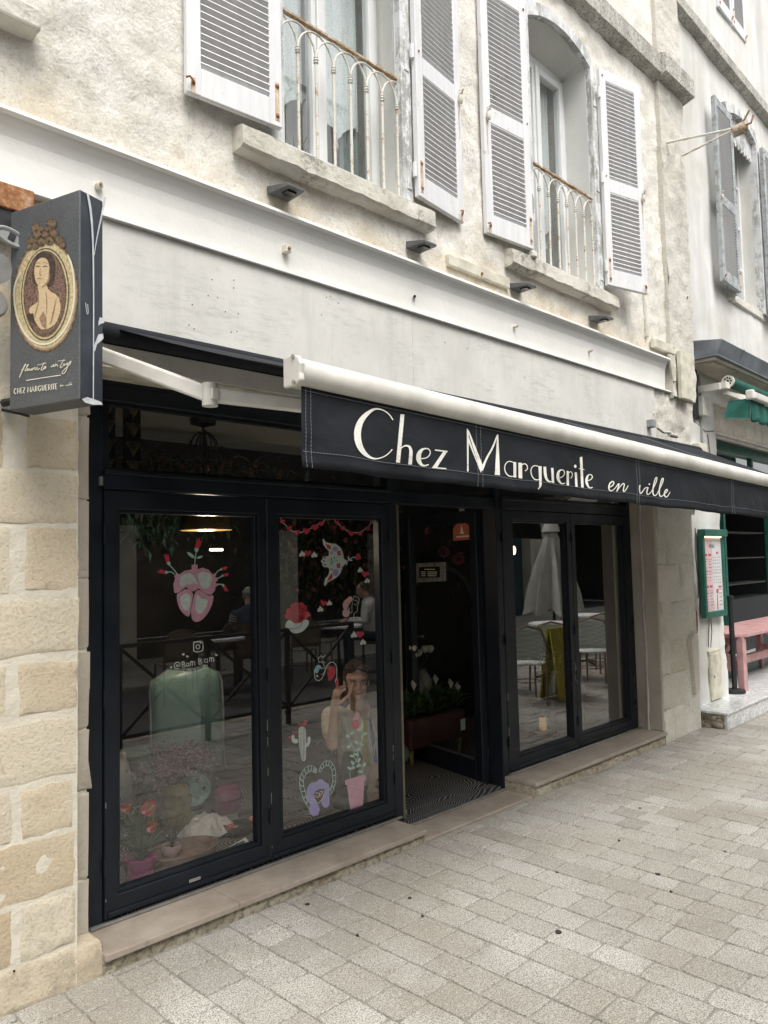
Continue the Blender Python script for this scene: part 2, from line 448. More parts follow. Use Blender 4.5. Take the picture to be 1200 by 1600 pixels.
m = N('faded_vinyl').geo()       # grey-black sun-bleached sign film
b1 = m.noise(2.5, 6, .6); f = m.noise(220, 2)
col = m.mix(m.ramp(b1, [(.35, 0.), (.7, 1.)]), (.055, .061, .068), (.095, .103, .11))
col = m.mix(m.ramp(f, [(.55, 0.), (.62, .35)]), col, (.19, .20, .21))
m.base(col).rough(.55); m.bump(m.noise(3, 3), .12, .01)
m = N('dark_vinyl').geo()
m.base(m.ramp(m.noise(6, 5), [(.35, (.022, .028, .04)), (.7, (.05, .058, .07))])).rough(.5); m.bump(m.noise(4, 4, dist=1), .4, .015)
simple('gilt_print', (.58, .48, .28), .6, .22, 90, 0)
simple('gilt_shadow', (.14, .10, .06), .7, .4, 60, 0)
simple('sepia_ground', (.22, .13, .095), .7, .5, 160, 0)
simple('sepia_skin', (.62, .47, .28), .7, .13, 160, 0)
simple('sepia_hair', (.07, .045, .035), .7, .3, 60, 0)
simple('sepia_shade', (.33, .21, .13), .7, .2, 60, 0)
simple('cream_print', (.72, .69, .55), .6, .05, 20, 0)
simple('torn_film', (.62, .64, .67), .35, .1, 20, .1)

def paint(name, c): return simple(name, c, .7, .07, 40, 0)
P_PINK = paint('paint_pink', (.68, .36, .46)); P_MINT = paint('paint_mint', (.42, .66, .54)); P_WHITE = paint('paint_white', (.66, .72, .66))
P_RED = paint('paint_red', (.62, .05, .08)); P_GREEN = paint('paint_green', (.10, .42, .28)); P_LILAC = paint('paint_lilac', (.38, .34, .66))
P_BLUSH = paint('paint_blush', (.72, .42, .42)); P_ORANGE = paint('paint_orange', (.60, .16, .08)); P_DARK = paint('paint_black', (.01, .012, .014))
P_AQUA = paint('paint_aqua', (.30, .62, .66))

m = N('lace').geo()
wv = m.vor(160); m.base((.84, .86, .86)).rough(.9)
m.b.inputs['Alpha'].default_value = 1
m.t.links.new(m.ramp(wv, [(.2, .62), (.5, .97)]), m.b.inputs['Alpha'])

m = N('wave_carpet')             # black carpet with thin pale wavy lines
mp = m.node('ShaderNodeMapping'); mp.inputs['Scale'].default_value = (1, 1.8, 1); mp.inputs['Rotation'].default_value = (0, 0, R(35))
g = m.node('ShaderNodeNewGeometry'); m.t.links.new(g.outputs['Position'], mp.inputs['Vector'])
wv = m.node('ShaderNodeTexWave', wave_type='BANDS'); wv.inputs['Scale'].default_value = 13; wv.inputs['Distortion'].default_value = 9; wv.inputs['Detail'].default_value = 0
wv.inputs['Detail Scale'].default_value = 1; m.t.links.new(mp.outputs[0], wv.inputs['Vector'])
nz = m.noise(2.4, 0, .5, co=mp.outputs[0])
wv.inputs['Distortion'].default_value = 0
ad = m.node('ShaderNodeVectorMath', operation='MULTIPLY_ADD'); ad.inputs[1].default_value = (.55, .55, 0)
cmb = m.node('ShaderNodeCombineXYZ'); m.t.links.new(nz, cmb.inputs[0]); m.t.links.new(nz, cmb.inputs[1])
m.t.links.new(cmb.outputs[0], ad.inputs[0]); m.t.links.new(mp.outputs[0], ad.inputs[2]); m.t.links.new(ad.outputs[0], wv.inputs['Vector'])
m.base(m.ramp(wv.outputs['Fac'], [(.84, (.018, .018, .02)), (.95, (.30, .29, .27))])).rough(.9)

def glass(name, ior=1.5, tint=(.80, .84, .83), boost=1.0):
    m = N(name); t = m.t
    tr = m.node('ShaderNodeBsdfTransparent'); tr.inputs[0].default_value = (*tint, 1)
    gl = m.node('ShaderNodeBsdfGlossy'); gl.inputs['Roughness'].default_value = 0.0; gl.inputs[0].default_value = (1, 1, 1, 1)
    fr = m.node('ShaderNodeFresnel'); fr.inputs[0].default_value = ior
    mx = m.node('ShaderNodeMixShader')
    geo = m.node('ShaderNodeNewGeometry')
    bk = geo.outputs['Backfacing']   # same reflectance from either side of the sheet
    t.links.new(m.math('ADD', m.math('MULTIPLY', bk, 1 / ior - ior), ior), fr.inputs[0])
    # a pane has two surfaces: reflectance about doubles
    k = m.math('MULTIPLY', fr.outputs[0], 2.0 * boost); k = m.math('MINIMUM', k, 1.0)
    t.links.new(k, mx.inputs[0]); t.links.new(tr.outputs[0], mx.inputs[1]); t.links.new(gl.outputs[0], mx.inputs[2])
    t.links.new(mx.outputs[0], m.out.inputs['Surface'])
    return m.mat
GLASS = glass('shop_glass', 1.52, (.93, .95, .95), 1.35)
GLASS3 = glass('case_glass', 1.3, (.97, .97, .97), .5)
GLASS2 = glass('house_glass', 1.55, (.82, .86, .86), 1.3)

def emis(name, c, s):
    m = N(name); m.base(c); m.b.inputs['Emission Color'].default_value = (*c, 1); m.b.inputs['Emission Strength'].default_value = s; return m.mat
BULB2 = emis('dim_bulb', (1, .72, .38), 3)
BULB = emis('lit_bulb', (1, .72, .38), 4)

# cast iron for labels of type lists
mt = MATS

# ================================================================== PAVEMENT
pav = MB().box(-30, 60, -3.25, 6.0, -0.6, -0.0075).build('pavement', mt['paving_joint'], kind='structure')
road = MB().box(-30, 60, -30, -3.262, -0.6, -0.03).build('road', mt['asphalt'], kind='structure')
def paver_mesh(seed):
    off = Vector((seed * 7.3, seed * 3.1, 0)); n = 5
    ring = [(k / n - .5, -.5) for k in range(n)] + [(.5, k / n - .5) for k in range(n)] + [(.5 - k / n, .5) for k in range(n)] + [(-.5, .5 - k / n) for k in range(n)]
    out = []
    for k, (x, y) in enumerate(ring):
        c = .965 if k % n == 0 else 1.0
        out.append((x * c + .022 * noise.noise(off + Vector((x * 6, y * 6, 1))), y * c + .022 * noise.noise(off + Vector((x * 6, y * 6, 5)))))
    K = len(out); vs = []; fs = []
    for s_, z_ in ((1.005, -.03), (1.0, -.0035), (.965, -.0002), (.6, 0)):
        for k, (x, y) in enumerate(out): vs.append((x * s_, y * s_, z_ + (.0012 * noise.noise(off + Vector((x * 5, y * 5, 9))) if z_ > -.02 else 0)))
    vs.append((0, 0, .0008 * noise.noise(off)))
    for r_ in range(3):
        for k in range(K): fs.append((r_ * K + k, r_ * K + (k + 1) % K, (r_ + 1) * K + (k + 1) % K, (r_ + 1) * K + k))
    for k in range(K): fs.append((3 * K + k, 3 * K + (k + 1) % K, 4 * K))
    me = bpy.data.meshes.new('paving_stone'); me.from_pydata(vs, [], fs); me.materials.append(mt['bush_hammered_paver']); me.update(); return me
PM = [paver_mesh(k) for k in range(12)]
stones = []; x = -0.6; rs = random.Random(5)
while x < 17:
    wdt = rs.uniform(.150, .195); y = -3.22 + rs.uniform(-.15, .0); top = .05 if (x < 1.35 or 1.35 <= x < 6.6) else .3
    lim = -0.012 if x < 6.95 else (.12 if x < 7.25 else -.235)
    if x > 8: lim = -.22
    while y < lim:
        L = rs.choice([.15, .18, .2, .22, .26])
        if y + L > lim: L = lim - y
        if L < .04: break
        stones.append((x + wdt / 2, y + L / 2, wdt - .008, L - .008, rs)); y += L
    x += wdt
def facing(sx, sy):
    p = proj((sx, sy, 0))
    if not p or p[0] < -40 or p[0] > 1240 or p[1] > 1650: return 1e9
    return (Vector((sx, sy, 0)) - CAM).length
stones = [(facing(q[0], q[1]),) + q[:4] for q in stones]
stones.sort(key=lambda q: q[0])
far = MB()
for k, (d, sx, sy, wx, wy) in enumerate(stones):
    me = PM[rs.randrange(12)]; h = rs.uniform(-.0012, .0012)
    if k < 300:
        o = bpy.data.objects.new('paving_stone', me); COL.objects.link(o); o.parent = pav
        o.location = (sx, sy, h); o.scale = (wx, wy, 1); o.rotation_euler = (rs.uniform(-.006, .006), rs.uniform(-.006, .006), rs.uniform(-.025, .025))
    elif d < 1e8 or (sx < 12):
        far.add([(sx + v.co.x * wx, sy + v.co.y * wy, v.co.z + h) for v in me.vertices], [tuple(p.vertices) for p in me.polygons])
# the distant setts get their shade from position, as one mesh
m = N('far_paver').geo()
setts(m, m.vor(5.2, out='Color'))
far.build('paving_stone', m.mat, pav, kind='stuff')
# things lying on the pavement: chewing-gum spots
gum = simple('gum_black', (.03, .028, .026), .8, .1, 10, .1)
gb = MB()
for px, py, r in ((1028, 1365, .014), (1048, 1392, .009), (1133, 1330, .008), (870, 1362, .009), (872, 1455, .016), (640, 1402, .011), (558, 1460, .009), (660, 1430, .008), (967, 1312, .010), (1000, 1262, .012), (480, 1412, .012)):
    p = G(px, py, .004); ang = [random.uniform(.6, 1.2) for _ in range(8)]
    gb.prism([(p.x + r * ang[k] * math.cos(k * .785), p.y + r * ang[k] * math.sin(k * .785), -.003) for k in range(8)], (0, 0, .0065))
gb.build('gum_spot', gum, pav, kind='stuff')

# ================================================================== MAIN BUILDING
BLD = thing('stone_building', 'old stone town house with white louvred shutters above the dark shopfront', 'building', (1.0, 0, 0))
WT = .45                                     # wall thickness
def relief(name, mat, parent, x0, x1, z0, z1, holes=(), step=.03, amp=.012, y=0.0, big=.02, seed=0, fade=True, arch=None, right_edge=None):
    nx = max(2, int((x1 - x0) / step)); nz = max(2, int((z1 - z0) / step)); vs = []; fs = []
    for j in range(nz + 1):
        for i in range(nx + 1):
            X = x0 + (x1 - x0) * i / nx; Z = z0 + (z1 - z0) * j / nz
            p = Vector((X * 1.0, seed, Z))
            d = amp * noise.fractal(p * 6, .8, 2.0, 4) + big * noise.noise(p * 1.3)
            if right_edge and i == nx: X += right_edge(Z)
            vs.append((X, y - d, Z))
    def inside(X, Z):
        for a, b, c, d_ in holes:
            if a < X < b and c < Z < d_: return True
        return arch is not None and arch(X, Z)
    for j in range(nz):
        for i in range(nx):
            X = x0 + (x1 - x0) * (i + .5) / nx; Z = z0 + (z1 - z0) * (j + .5) / nz
            if inside(X, Z): continue
            a = j * (nx + 1) + i; fs.append((a, a + 1, a + nx + 2, a + nx + 1))
    return MB().add(vs, fs).build(name, mat, parent, smooth=True)

WIN = [(2.41, 3.31), (4.72, 5.62)]; ZS, ZH, RISE = 3.86, 5.70, .125
# core of the wall (behind the skin), pieces round the openings
core = MB()
WID = {0: .085, 1: .0}
xs = [0.3, WIN[0][0] - .085, WIN[0][1] + .085, WIN[1][0], WIN[1][1], 7.40]
for a, b in ((xs[0], xs[1]), (xs[2], xs[3]), (xs[4], xs[5])): core.box(a, b, .035, WT, 3.2, 9.0)
for a, b in WIN:
    a, b = (a - .085, b + .085) if a < 3 else (a, b)
    core.box(a, b, .035, WT, 3.2, ZS - .02)
    cxm = (a + b) / 2; n_ = 10                  # segmental head
    pts = [(a, .035, ZH)] + [(a + (b - a) * k / n_, .035, ZH + RISE * (1 - (2 * k / n_ - 1) ** 2)) for k in range(1, n_)] + [(b, .035, ZH), (b, .035, 6.6), (a, .035, 6.6)]
    core.prism(pts, (0, WT - .035, 0)); core.box(a, b, .035, WT, 6.6, 9.0)
core.build('wall', mt['lime_plaster'], BLD)
def archhole(X, Z):
    for a, b in WIN:
        if a - .05 < X < b + .05 and ZS - .1 < Z < ZH + .02 + (RISE) * max(0, 1 - ((X - (a + b) / 2) / ((b - a) / 2)) ** 2): return True
    return False
relief('wall_plaster', mt['lime_plaster'], BLD, .3, 6.93, 3.44, 6.22, arch=archhole, seed=1)
relief('wall_plaster', mt['lime_plaster'], BLD, .3, 6.93, 6.36, 8.4, step=.06, seed=2)
relief('wall_plaster', mt['lime_plaster'], BLD, .3, 1.26, 2.30, 3.44, seed=6)
# pilaster at the right end, jutting 4 cm
def ledge(Z): return .035 * noise.noise(Vector((3, 1, Z * 4)))
pil = MB(); pil.box(6.93, 7.44, -.02, .40, 3.10, 8.4); pil.build('pilaster', mt['roughcast'], BLD)
relief('pilaster_render', mt['roughcast'], BLD, 6.93, 7.46, 3.12, 8.4, y=-.045, big=.012, seed=3, right_edge=ledge)
pil = MB(); pil.prism([(6.925, -.05, 3.1), (6.935, .02, 3.1), (6.925, .02, 8.4), (6.915, -.05, 8.4)], (.012, 0, 0)); pil.build('pilaster_edge', mt['roughcast'], BLD)
# stringcourse
def band(x0, x1, z0, z1, dep, mat, name='stringcourse', seed=0, parent=None):
    mb = MB(); n = int((x1 - x0) / .07); prof = [(.02, z0 - .03), (-.02, z0 - .02), (-dep * .6, z0), (-dep, z0 + .02), (-dep, z1 - .02), (-dep * .7, z1), (.02, z1 + .03)]
    vs = []; fs = []; K = len(prof)
    for i in range(n + 1):
        X = x0 + (x1 - x0) * i / n
        for k, (py, pz) in enumerate(prof):
            d = .008 * noise.noise(Vector((X * 7, k * 1.7, seed))) + .005 * noise.noise(Vector((X * 23, k, seed)))
            vs.append((X, py + d, pz + d))
    for i in range(n):
        for k in range(K - 1): a = i * K + k; fs.append((a, a + 1, a + K + 1, a + K))
    fs += [tuple(range(K)), tuple(range(n * K, (n + 1) * K))[::-1]]
    return mb.add(vs, fs).build(name, mat, parent or BLD)
band(.3, 6.90, 6.18, 6.40, .10, mt['stringcourse_stone'], seed=1)
band(6.89, 7.52, 6.18, 6.40, .15, mt['stringcourse_stone'], seed=2)

# painted steel beam above the shop: lip, cove, web and bottom flange
beam = MB()
beam.sweep([(.05, 3.47), (-.055, 3.462), (-.07, 3.45), (-.072, 3.438), (-.05, 3.43), (-.028, 3.40), (-.014, 3.36), (-.008, 3.30), (-.006, 3.165), (.05, 3.165)], .3, 6.86)
beam.build('painted_beam', mt['white_beam_paint'], BLD)
MB().sweep([(.03, 3.165), (-.034, 3.163), (-.036, 3.150), (.03, 3.148)], .3, 6.99).build('beam_flange', mt['white_beam_paint'], BLD, bevel=.002)
fas = MB(); fas.box(1.22, 3.400, -.014, .06, 2.695, 3.150); fas.build('fascia_board', mt['white_fascia'], BLD, bevel=.003)
fas = MB(); fas.box(3.404, 6.62, -.012, .06, 2.695, 3.150); fas.build('fascia_board', mt['white_fascia'], BLD, bevel=.003)
MB().box(1.36, 6.62, .0, .10, 2.52, 2.605).build('inner_fascia', mt['white_fascia'], BLD)
MB().box(1.36, 6.62, .005, .30, 2.508, 2.528).build('soffit', mt['cream_paint'], BLD)
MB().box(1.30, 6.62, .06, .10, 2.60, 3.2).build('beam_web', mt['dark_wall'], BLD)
# speckled drill holes in the fascia are real little dents of dirt: nails
nb = MB()
for px, py in ((295, 508), (303, 514), (365, 450), (365, 438), (325, 462), (300, 476), (372, 490), (340, 465), (331, 437), (361, 519), (370, 518), (352, 487), (510, 465), (528, 474), (516, 463), (502, 492), (695, 535), (730, 545), (742, 520), (820, 590), (870, 560)):
    p = W(px, py, -.013); nb.prism([(p.x + .003 * math.cos(k), -.0155, p.z + .003 * math.sin(k)) for k in (0, 1.05, 2.1, 3.14, 4.2, 5.2)], (0, .003, 0))
nb.build('nail_hole', mt['dark_wall'], BLD, kind='stuff')

# anchors left on the beam
def knob(px, py, r=.018, sq=False):
    p = W(px, py, -.01); mb = MB()
    if sq: mb.box(p.x - r, p.x + r, -.045, 0, p.z - r, p.z + r); mb.lathe([(0, -.0), (r * .5, 0), (r * .5, .012), (0, .012)], n=8)
    if sq:
        mb = MB().box(p.x - r, p.x + r, -.045, 0, p.z - r * 1.1, p.z + r * 1.1)
        mb.tube([(p.x, -.044, p.z), (p.x, -.055, p.z)], r * .5, 8, 1)
    else:
        mb.tube([(p.x, 0, p.z), (p.x, -.02, p.z), (p.x, -.035, p.z)], [r * .7, r, r * .8], 9); mb.tube([(p.x, -.034, p.z), (p.x, -.045, p.z)], r * .4, 7, 1)
    mb.build('wall_anchor', [mt['cream_paint'], mt['rust']], BLD, bevel=.002)
for a in ((153, 291), (445, 391, .018, True), (803, 511, .013), (920, 549, .012), (1068, 466, .02, True)): knob(*a)
MB().tube([(W(648, 463, -.01)), W(648, 463, -.03)], .009, 7).build('wall_anchor', mt['dark_wall'], BLD)
# cream bracket plates
MB().box(3.74, 4.40, -.04, -.005, 3.535, 3.61).build('bracket_plate', mt['cream_paint'], BLD, bevel=.004)
knob(746, 430, .022, True)
MB().box(6.57, 6.99, -.055, -.02, 3.515, 3.60).build('bracket_plate', mt['cream_paint'], BLD, bevel=.004)
MB().box(7.02, 7.26, -.10, -.055, 3.10, 3.56).build('bracket_plate', mt['cream_paint'], BLD, bevel=.006)
MB().prism([(6.86, -.06, 3.50), (6.94, -.06, 3.50), (6.99, -.06, 3.26), (6.93, -.06, 3.25)], (0, .025, 0)).build('bracket_plate', mt['cream_paint'], BLD, bevel=.004)
knob(1046, 545, .024, True); knob(1063, 588, .02)
# thin raised strip on the wall right of the second window
MB().box(6.50, 6.535, -.03, 0, 3.60, 4.55).build('wall_strip', mt['lime_plaster'], BLD, bevel=.006)

# ------------------------------------------------------------------ sills
def sill(x0, x1, seed):
    mb = MB(); n = 34; vs = []; fs = []
    prof = [(.10, 3.83), (-.05, 3.818), (-.085, 3.808), (-.088, 3.712), (-.07, 3.696), (.05, 3.690)]; K = len(prof)
    for i in range(n + 1):
        X = x0 + (x1 - x0) * i / n
        for k, (py, pz) in enumerate(prof):
            d = .005 * noise.noise(Vector((X * 5, k * 2.1, seed))) + .005 * noise.noise(Vector((X * 19, k * 3.3, seed)))
            vs.append((X, py - d, pz + d * (1.3 if k in (3, 4) else .6)))
    for i in range(n):
        for k in range(K): a = i * K + k; b = i * K + (k + 1) % K; fs.append((a, b, b + K, a + K))
    fs += [tuple(range(K))[::-1], tuple(range(n * K, (n + 1) * K))]
    mb.add(vs, fs).build('window_sill', mt['stringcourse_stone'] if seed > 9 else SILLM, BLD)
m = N('sill_limestone').geo()
f = m.noise(30, 7, .8); sm = m.noise(3.2, 7, .7)
col = m.mix(m.ramp(m.noise(5, 7), [(.35, 0.), (.65, 1.)]), (.60, .57, .49), (.76, .74, .67))
col = m.mix(m.math('MULTIPLY', m.ramp(f, [(.46, 1.), (.54, 0.)]), m.ramp(sm, [(.50, .0), (.62, .75)])), col, (.14, .135, .12))
m.base(col).rough(.95); m.bump(f, .7, .015).bump(m.noise(9, 6), .5, .03); SILLM = m.mat
sill(2.125, 3.56, 1); sill(4.38, 5.89, 4)

MB().box(.30, 1.155, -.10, .02, 3.80, 3.895).build('window_sill', SILLM, BLD, bevel=.012, seg=2)
# ------------------------------------------------------------------ windows upstairs
def casing(a, b, mat):
    """painted wood surround on the wall face, arched head"""
    mb = MB(); cw = .085
    mb.box(a - cw, a, -.055, .01, ZS - .03, ZH); mb.box(b, b + cw, -.055, .01, ZS - .03, ZH)
    n = 12
    for k in range(n):
        u0 = 2 * k / n - 1; u1 = 2 * (k + 1) / n - 1
        def P(u, o): 
            X = (a + b) / 2 + u * ((b - a) / 2 + o); return (X, -.055, ZH + (RISE) * (1 - u * u) + o * 1.0)
        q = [P(u0, 0), P(u1, 0), P(u1, cw), P(u0, cw)]
        if k == 0: q[3] = (a - cw, -.055, ZH); 
        if k == n - 1: q[2] = (b + cw, -.055, ZH)
        mb.prism(q, (0, .065, 0))
    return mb.build('window_casing', mat, BLD)
def house_window(a, b, idx):
    win = link('window', None, BLD, loc=None)
    # frame mesh as the window part itself is an Empty-less mesh: outer frame
    bpy.data.objects.remove(win)
    a0, b0 = a, b
    if idx == 0: a, b = a - .075, b + .075
    y0, y1 = .20, .26; z0, z1 = ZS + .02, ZH - .02
    f = MB(); t = .05
    f.box(a, a + t, y0, y1, z0, z1); f.box(b - t, b, y0, y1, z0, z1); f.box(a + t, b - t, y0, y1, z1 - t, z1 + .16); f.box(a + t, b - t, y0, y1, z0, z0 + t)
    win = f.build('window', mt['white_pvc'], BLD, bevel=.004)
    mid = (a + b) / 2
    for (l, r) in ((a + t, mid), (mid, b - t)):
        s_ = MB(); q = .055
        s_.box(l + .002, l + q, y0 - .018, y1 - .02, z0 + t, z1 - t); s_.box(r - q, r - .002, y0 - .018, y1 - .02, z0 + t, z1 - t)
        s_.box(l + q, r - q, y0 - .018, y1 - .02, z0 + t, z0 + t + .075); s_.box(l + q, r - q, y0 - .018, y1 - .02, z1 - t - q, z1 - t)
        s_.build('sash', mt['white_pvc'], win, bevel=.006, seg=2)
        MB().add([(l + q, y0 + .01, z0 + .12), (r - q, y0 + .01, z0 + .12), (r - q, y0 + .01, z1 - .1), (l + q, y0 + .01, z1 - .1)], [(0, 1, 2, 3)]).build('pane', GLASS2, win)
    MB().box(mid - .022, mid + .022, y0 - .035, y0 - .018, z0 + .06, z1 - .06).build('astragal', mt['white_pvc'], win, bevel=.008, seg=2)
    # reveals: smooth pale render, top soffit
    rv = MB(); rv.prism([(a0, -.01, ZS - .02), (a0 + .004, -.01, ZS - .02), (a + .004, y1, ZS - .02), (a - .012, y1, ZS - .02), (a0 - .012, .03, ZS - .02)], (0, 0, ZH - ZS + .04)); rv.prism([(b0 - .004, -.01, ZS - .02), (b0, -.01, ZS - .02), (b0 + .012, .03, ZS - .02), (b + .012, y1, ZS - .02), (b - .004, y1, ZS - .02)], (0, 0, ZH - ZS + .04))
    na = 12; va = []
    for k in range(na + 1):
        X = a0 + (b0 - a0) * k / na; u = 2 * k / na - 1; va += [(X, -.01, ZH + RISE * (1 - u * u) - .004), (a + (b - a) * k / na, y1 - .03, ZH - .012)]
    rv.add(va, [(2 * k, 2 * k + 1, 2 * k + 3, 2 * k + 2) for k in range(na)])
    rv.box(a, b, .10, y1, ZS - .03, ZS + .021)
    rv.build('reveal', RENDERM, BLD)
    # curtain: sheer with scalloped lace edge
    n = 60; vs = []; fs = []
    for (l, r, zb) in ((a + .1, mid - .03, z0 + .42), (mid + .03, b - .1, z0 + .42)):
        base_ = len(vs)
        for i in range(n + 1):
            u = i / n; X = l + (r - l) * u; yy = .30 + .012 * math.sin(u * 40)
            zbot = zb + .10 * abs(math.sin(u * math.pi * 1.5 + .6)) - .16 * u * (1 - u)
            vs += [(X, yy, zbot), (X, yy, z1)]
        for i in range(n): q = base_ + 2 * i; fs.append((q, q + 2, q + 3, q + 1))
    MB().add(vs, fs).build('lace_curtain', mt['lace'], win, smooth=True)
    dr = MB()
    for (l, r) in ((a + .06, a + .16), (b - .24, b - .07)):
        n = 16; v2 = []; f2 = []
        for i in range(n + 1):
            u = i / n; v2 += [(l + (r - l) * u, .33 + .02 * math.sin(u * 22), z0 + .05), (l + (r - l) * u, .33 + .02 * math.sin(u * 22), z1)]
        for i in range(n): f2.append((2 * i, 2 * i + 2, 2 * i + 3, 2 * i + 1))
        dr.add(v2, f2)
    dr.build('drape', simple('grey_green_drape', (.27, .32, .31), .9, .1, 8, .1) if 'grey_green_drape' not in mt else mt['grey_green_drape'], win, smooth=True)
    for X in (a + .22, mid + .22):
        MB().tube([(X, .295, z0 + .50), (X, .295, z0 + .42)], .003, 5).lathe([(0, .0), (.010, -.005), (.012, -.02), (.008, -.03), (.020, -.10), (.018, -.11), (0, -.11)], (X, .295, z0 + .42), 10).build('curtain_tassel', mt['cloth_white'], win, smooth=True)
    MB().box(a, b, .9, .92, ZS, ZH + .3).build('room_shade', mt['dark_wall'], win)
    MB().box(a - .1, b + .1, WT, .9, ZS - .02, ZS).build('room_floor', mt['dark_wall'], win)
    # a plant behind the glass
    lf = MB(); rr = random.Random(idx)
    for k in range(26):
        X = a + .14 + rr.random() * .55; X2 = X + rr.uniform(-.12, .12); h = rr.uniform(.15, .40)
        lf.tube([(X, .36, z0 + .03), ((X + X2) / 2, .34, z0 + h * .7), (X2, .33, z0 + h)], [.004, .004, .001], 4)
    lf.build('window_plant', mt['leaf_green'], win)
    return win
m = N('reveal_render').geo()
m.base(m.mix(m.noise(4, 6), (.56, .56, .53), (.70, .70, .67))).rough(.9); m.bump(m.noise(40, 5), .3, .006); RENDERM = m.mat
for k, (a, b) in enumerate(WIN):
    casing(a, b, mt['peeling_paint']); house_window(a, b, k)

# ------------------------------------------------------------------ iron window guards with interlaced arches
def railing(a, b, nbay=7):
    y = -.015; zt = 4.585; zb = ZS - .02; sp = (b - a) / nbay; zs_ = zt - .17
    r = MB().box(a - .01, b + .01, y - .014, y + .014, zt, zt + .012).build('balcony_railing', mt['rusty_rail'], BLD)
    for k in range(nbay + 1):
        X = a + sp * k
        if 0 < k < nbay or True:
            bar = MB(); bar.tube([(X, y, zb), (X, y, zs_)], .0085, 7)
            bar.lathe([(.009, -.02), (.015, -.015), (.010, -.008), (.016, 0), (.010, .008), (.014, .016), (.009, .022)], (X, y, zs_), 8)
            bar.build('bar', mt['rusty_white_iron'], r, smooth=True)
    for k in range(-1, nbay):     # each arch spans two bays
        xa = a + sp * k; xb = xa + 2 * sp; pts = []
        for i in range(13):
            t = math.pi * i / 12; X = (xa + xb) / 2 - sp * math.cos(t)
            if X < a - .002 or X > b + .002: continue
            pts.append((X, y, zs_ + .155 * math.sin(t)))
        if len(pts) > 2: MB().tube(pts, .006, 6).build('arch', mt['rusty_white_iron'], r, smooth=True)
railing(*WIN[0]); railing(*WIN[1])

# ------------------------------------------------------------------ louvred shutters
SLATS = {}
def slat_mesh(wd):
    k = round(wd, 3)
    if k not in SLATS:
        M = Matrix.Rotation(R(-32), 4, 'X')
        mb = MB().box(0, wd, -.019, .019, -.0045, .0045, 0, M)
        SLATS[k] = mb.mesh('slat', mt['shutter_paint'])
    return SLATS[k]
def shutter(parent, hinge, free, z0, z1, th=.036, mid=.43, mat=None, hinge_side=1, pitch=.0345, name='shutter', label=None, hook=True):
    """hinge/free: (x, y) of the two vertical edges on the outer face"""
    mat = mat or mt['shutter_paint']
    h = Vector((*hinge, 0)); fr = Vector((*free, 0)); d = fr - h; wd = d.length; d.normalize()
    left, right = (h, fr) if h.x < fr.x else (fr, h)
    dx = (right - left).normalized(); ny = Vector((-dx.y, dx.x, 0))       # towards the wall
    M = Matrix((dx, ny, Vector((0, 0, 1)))).transposed().to_4x4()
    H = z1 - z0; st = .072; tr = .095; mr = .115; br = .14; zm = H * mid
    org = Vector((left.x, left.y, z0))
    fm = MB(); fm.box(0, st, 0, th, 0, H); fm.box(wd - st, wd, 0, th, 0, H)
    fm.box(st, wd - st, .002, th - .002, 0, br); fm.box(st, wd - st, .002, th - .002, H - tr, H); fm.box(st, wd - st, .002, th - .002, zm, zm + mr)
    o = fm.build(name, mat, None, bevel=.003, label=label); o.parent = parent
    o.matrix_local = Matrix.Translation(org - ORG[parent.name]) @ M
    sw = wd - 2 * st - .002; sme = slat_mesh(sw)
    for za, zb in ((br, zm), (zm + mr, H - tr)):
        n = int((zb - za) / pitch)
        for k in range(n):
            s_ = bpy.data.objects.new('slat', sme); COL.objects.link(s_); s_.parent = o
            s_.location = (st + .001, th / 2, za + (k + .5) * (zb - za) / n)
    # ironwork: strap ends with rust, hook
    hx = wd - .03 if hinge[0] > free[0] else .03
    ox = .03 if hx > wd / 2 else wd - .03
    MB().box(hx - .012, hx + .012, -.0025, .001, .03, br + .09).build('hinge_strap', mt['rust_stain'], o)
    MB().box(ox - .011, ox + .011, -.0025, .001, .0, .075).build('corner_strap', mt['rust_stain'], o)
    MB().prism([(ox - .009, -.0022, H * .46 - .03), (ox + .009, -.0022, H * .46 - .03), (ox + .003, -.0022, H * .46 - .30), (ox - .002, -.0022, H * .46 - .24)], (0, .003, 0)).build('rust_streak', mt['rust_stain'], o)
    for bx_, bz_, br_ in ((hx, .055, .012), (hx, br + .07, .012), (ox, .05, .011), (hx, H * .5, .007), (hx, H - .06, .009)): MB().ball((bx_, -.004, bz_), (br_, br_ * .65, br_), 8).build('bolt', mt['rust'], o)
    MB().tube([(ox, -.01, .05), (ox - .03, -.03, .055), (ox - .045, -.02, .05)], .005, 6).build('hook', mt['rust'], o)
    if hook:
        hk = MB(); zz = H * .46
        hk.tube([(ox, -.005, zz), (ox - .004, -.03, zz + .01), (ox - .004, -.045, zz + .03)], .006, 7)
        hk.ball((ox, -.02, zz - .03), (.016, .014, .035), 8); hk.tube([(ox, -.008, zz + .035), (ox + .018, -.02, zz + .045), (ox + .022, -.02, zz + .02)], .005, 6)
        hk.build('shutter_catch', mt['cream_paint'] if wd > .5 else mt['rusty_white_iron'], o, smooth=True)
    return o
shutter(BLD, (2.35, -.115), (1.832, -.065), 3.86, 5.71)
shutter(BLD, (3.395, -.105), (3.90, -.045), 3.855, 5.71)
shutter(BLD, (4.625, -.10), (4.135, -.055), 3.86, 5.71)
shutter(BLD, (5.69, -.10), (6.165, -.215), 3.86, 5.71)
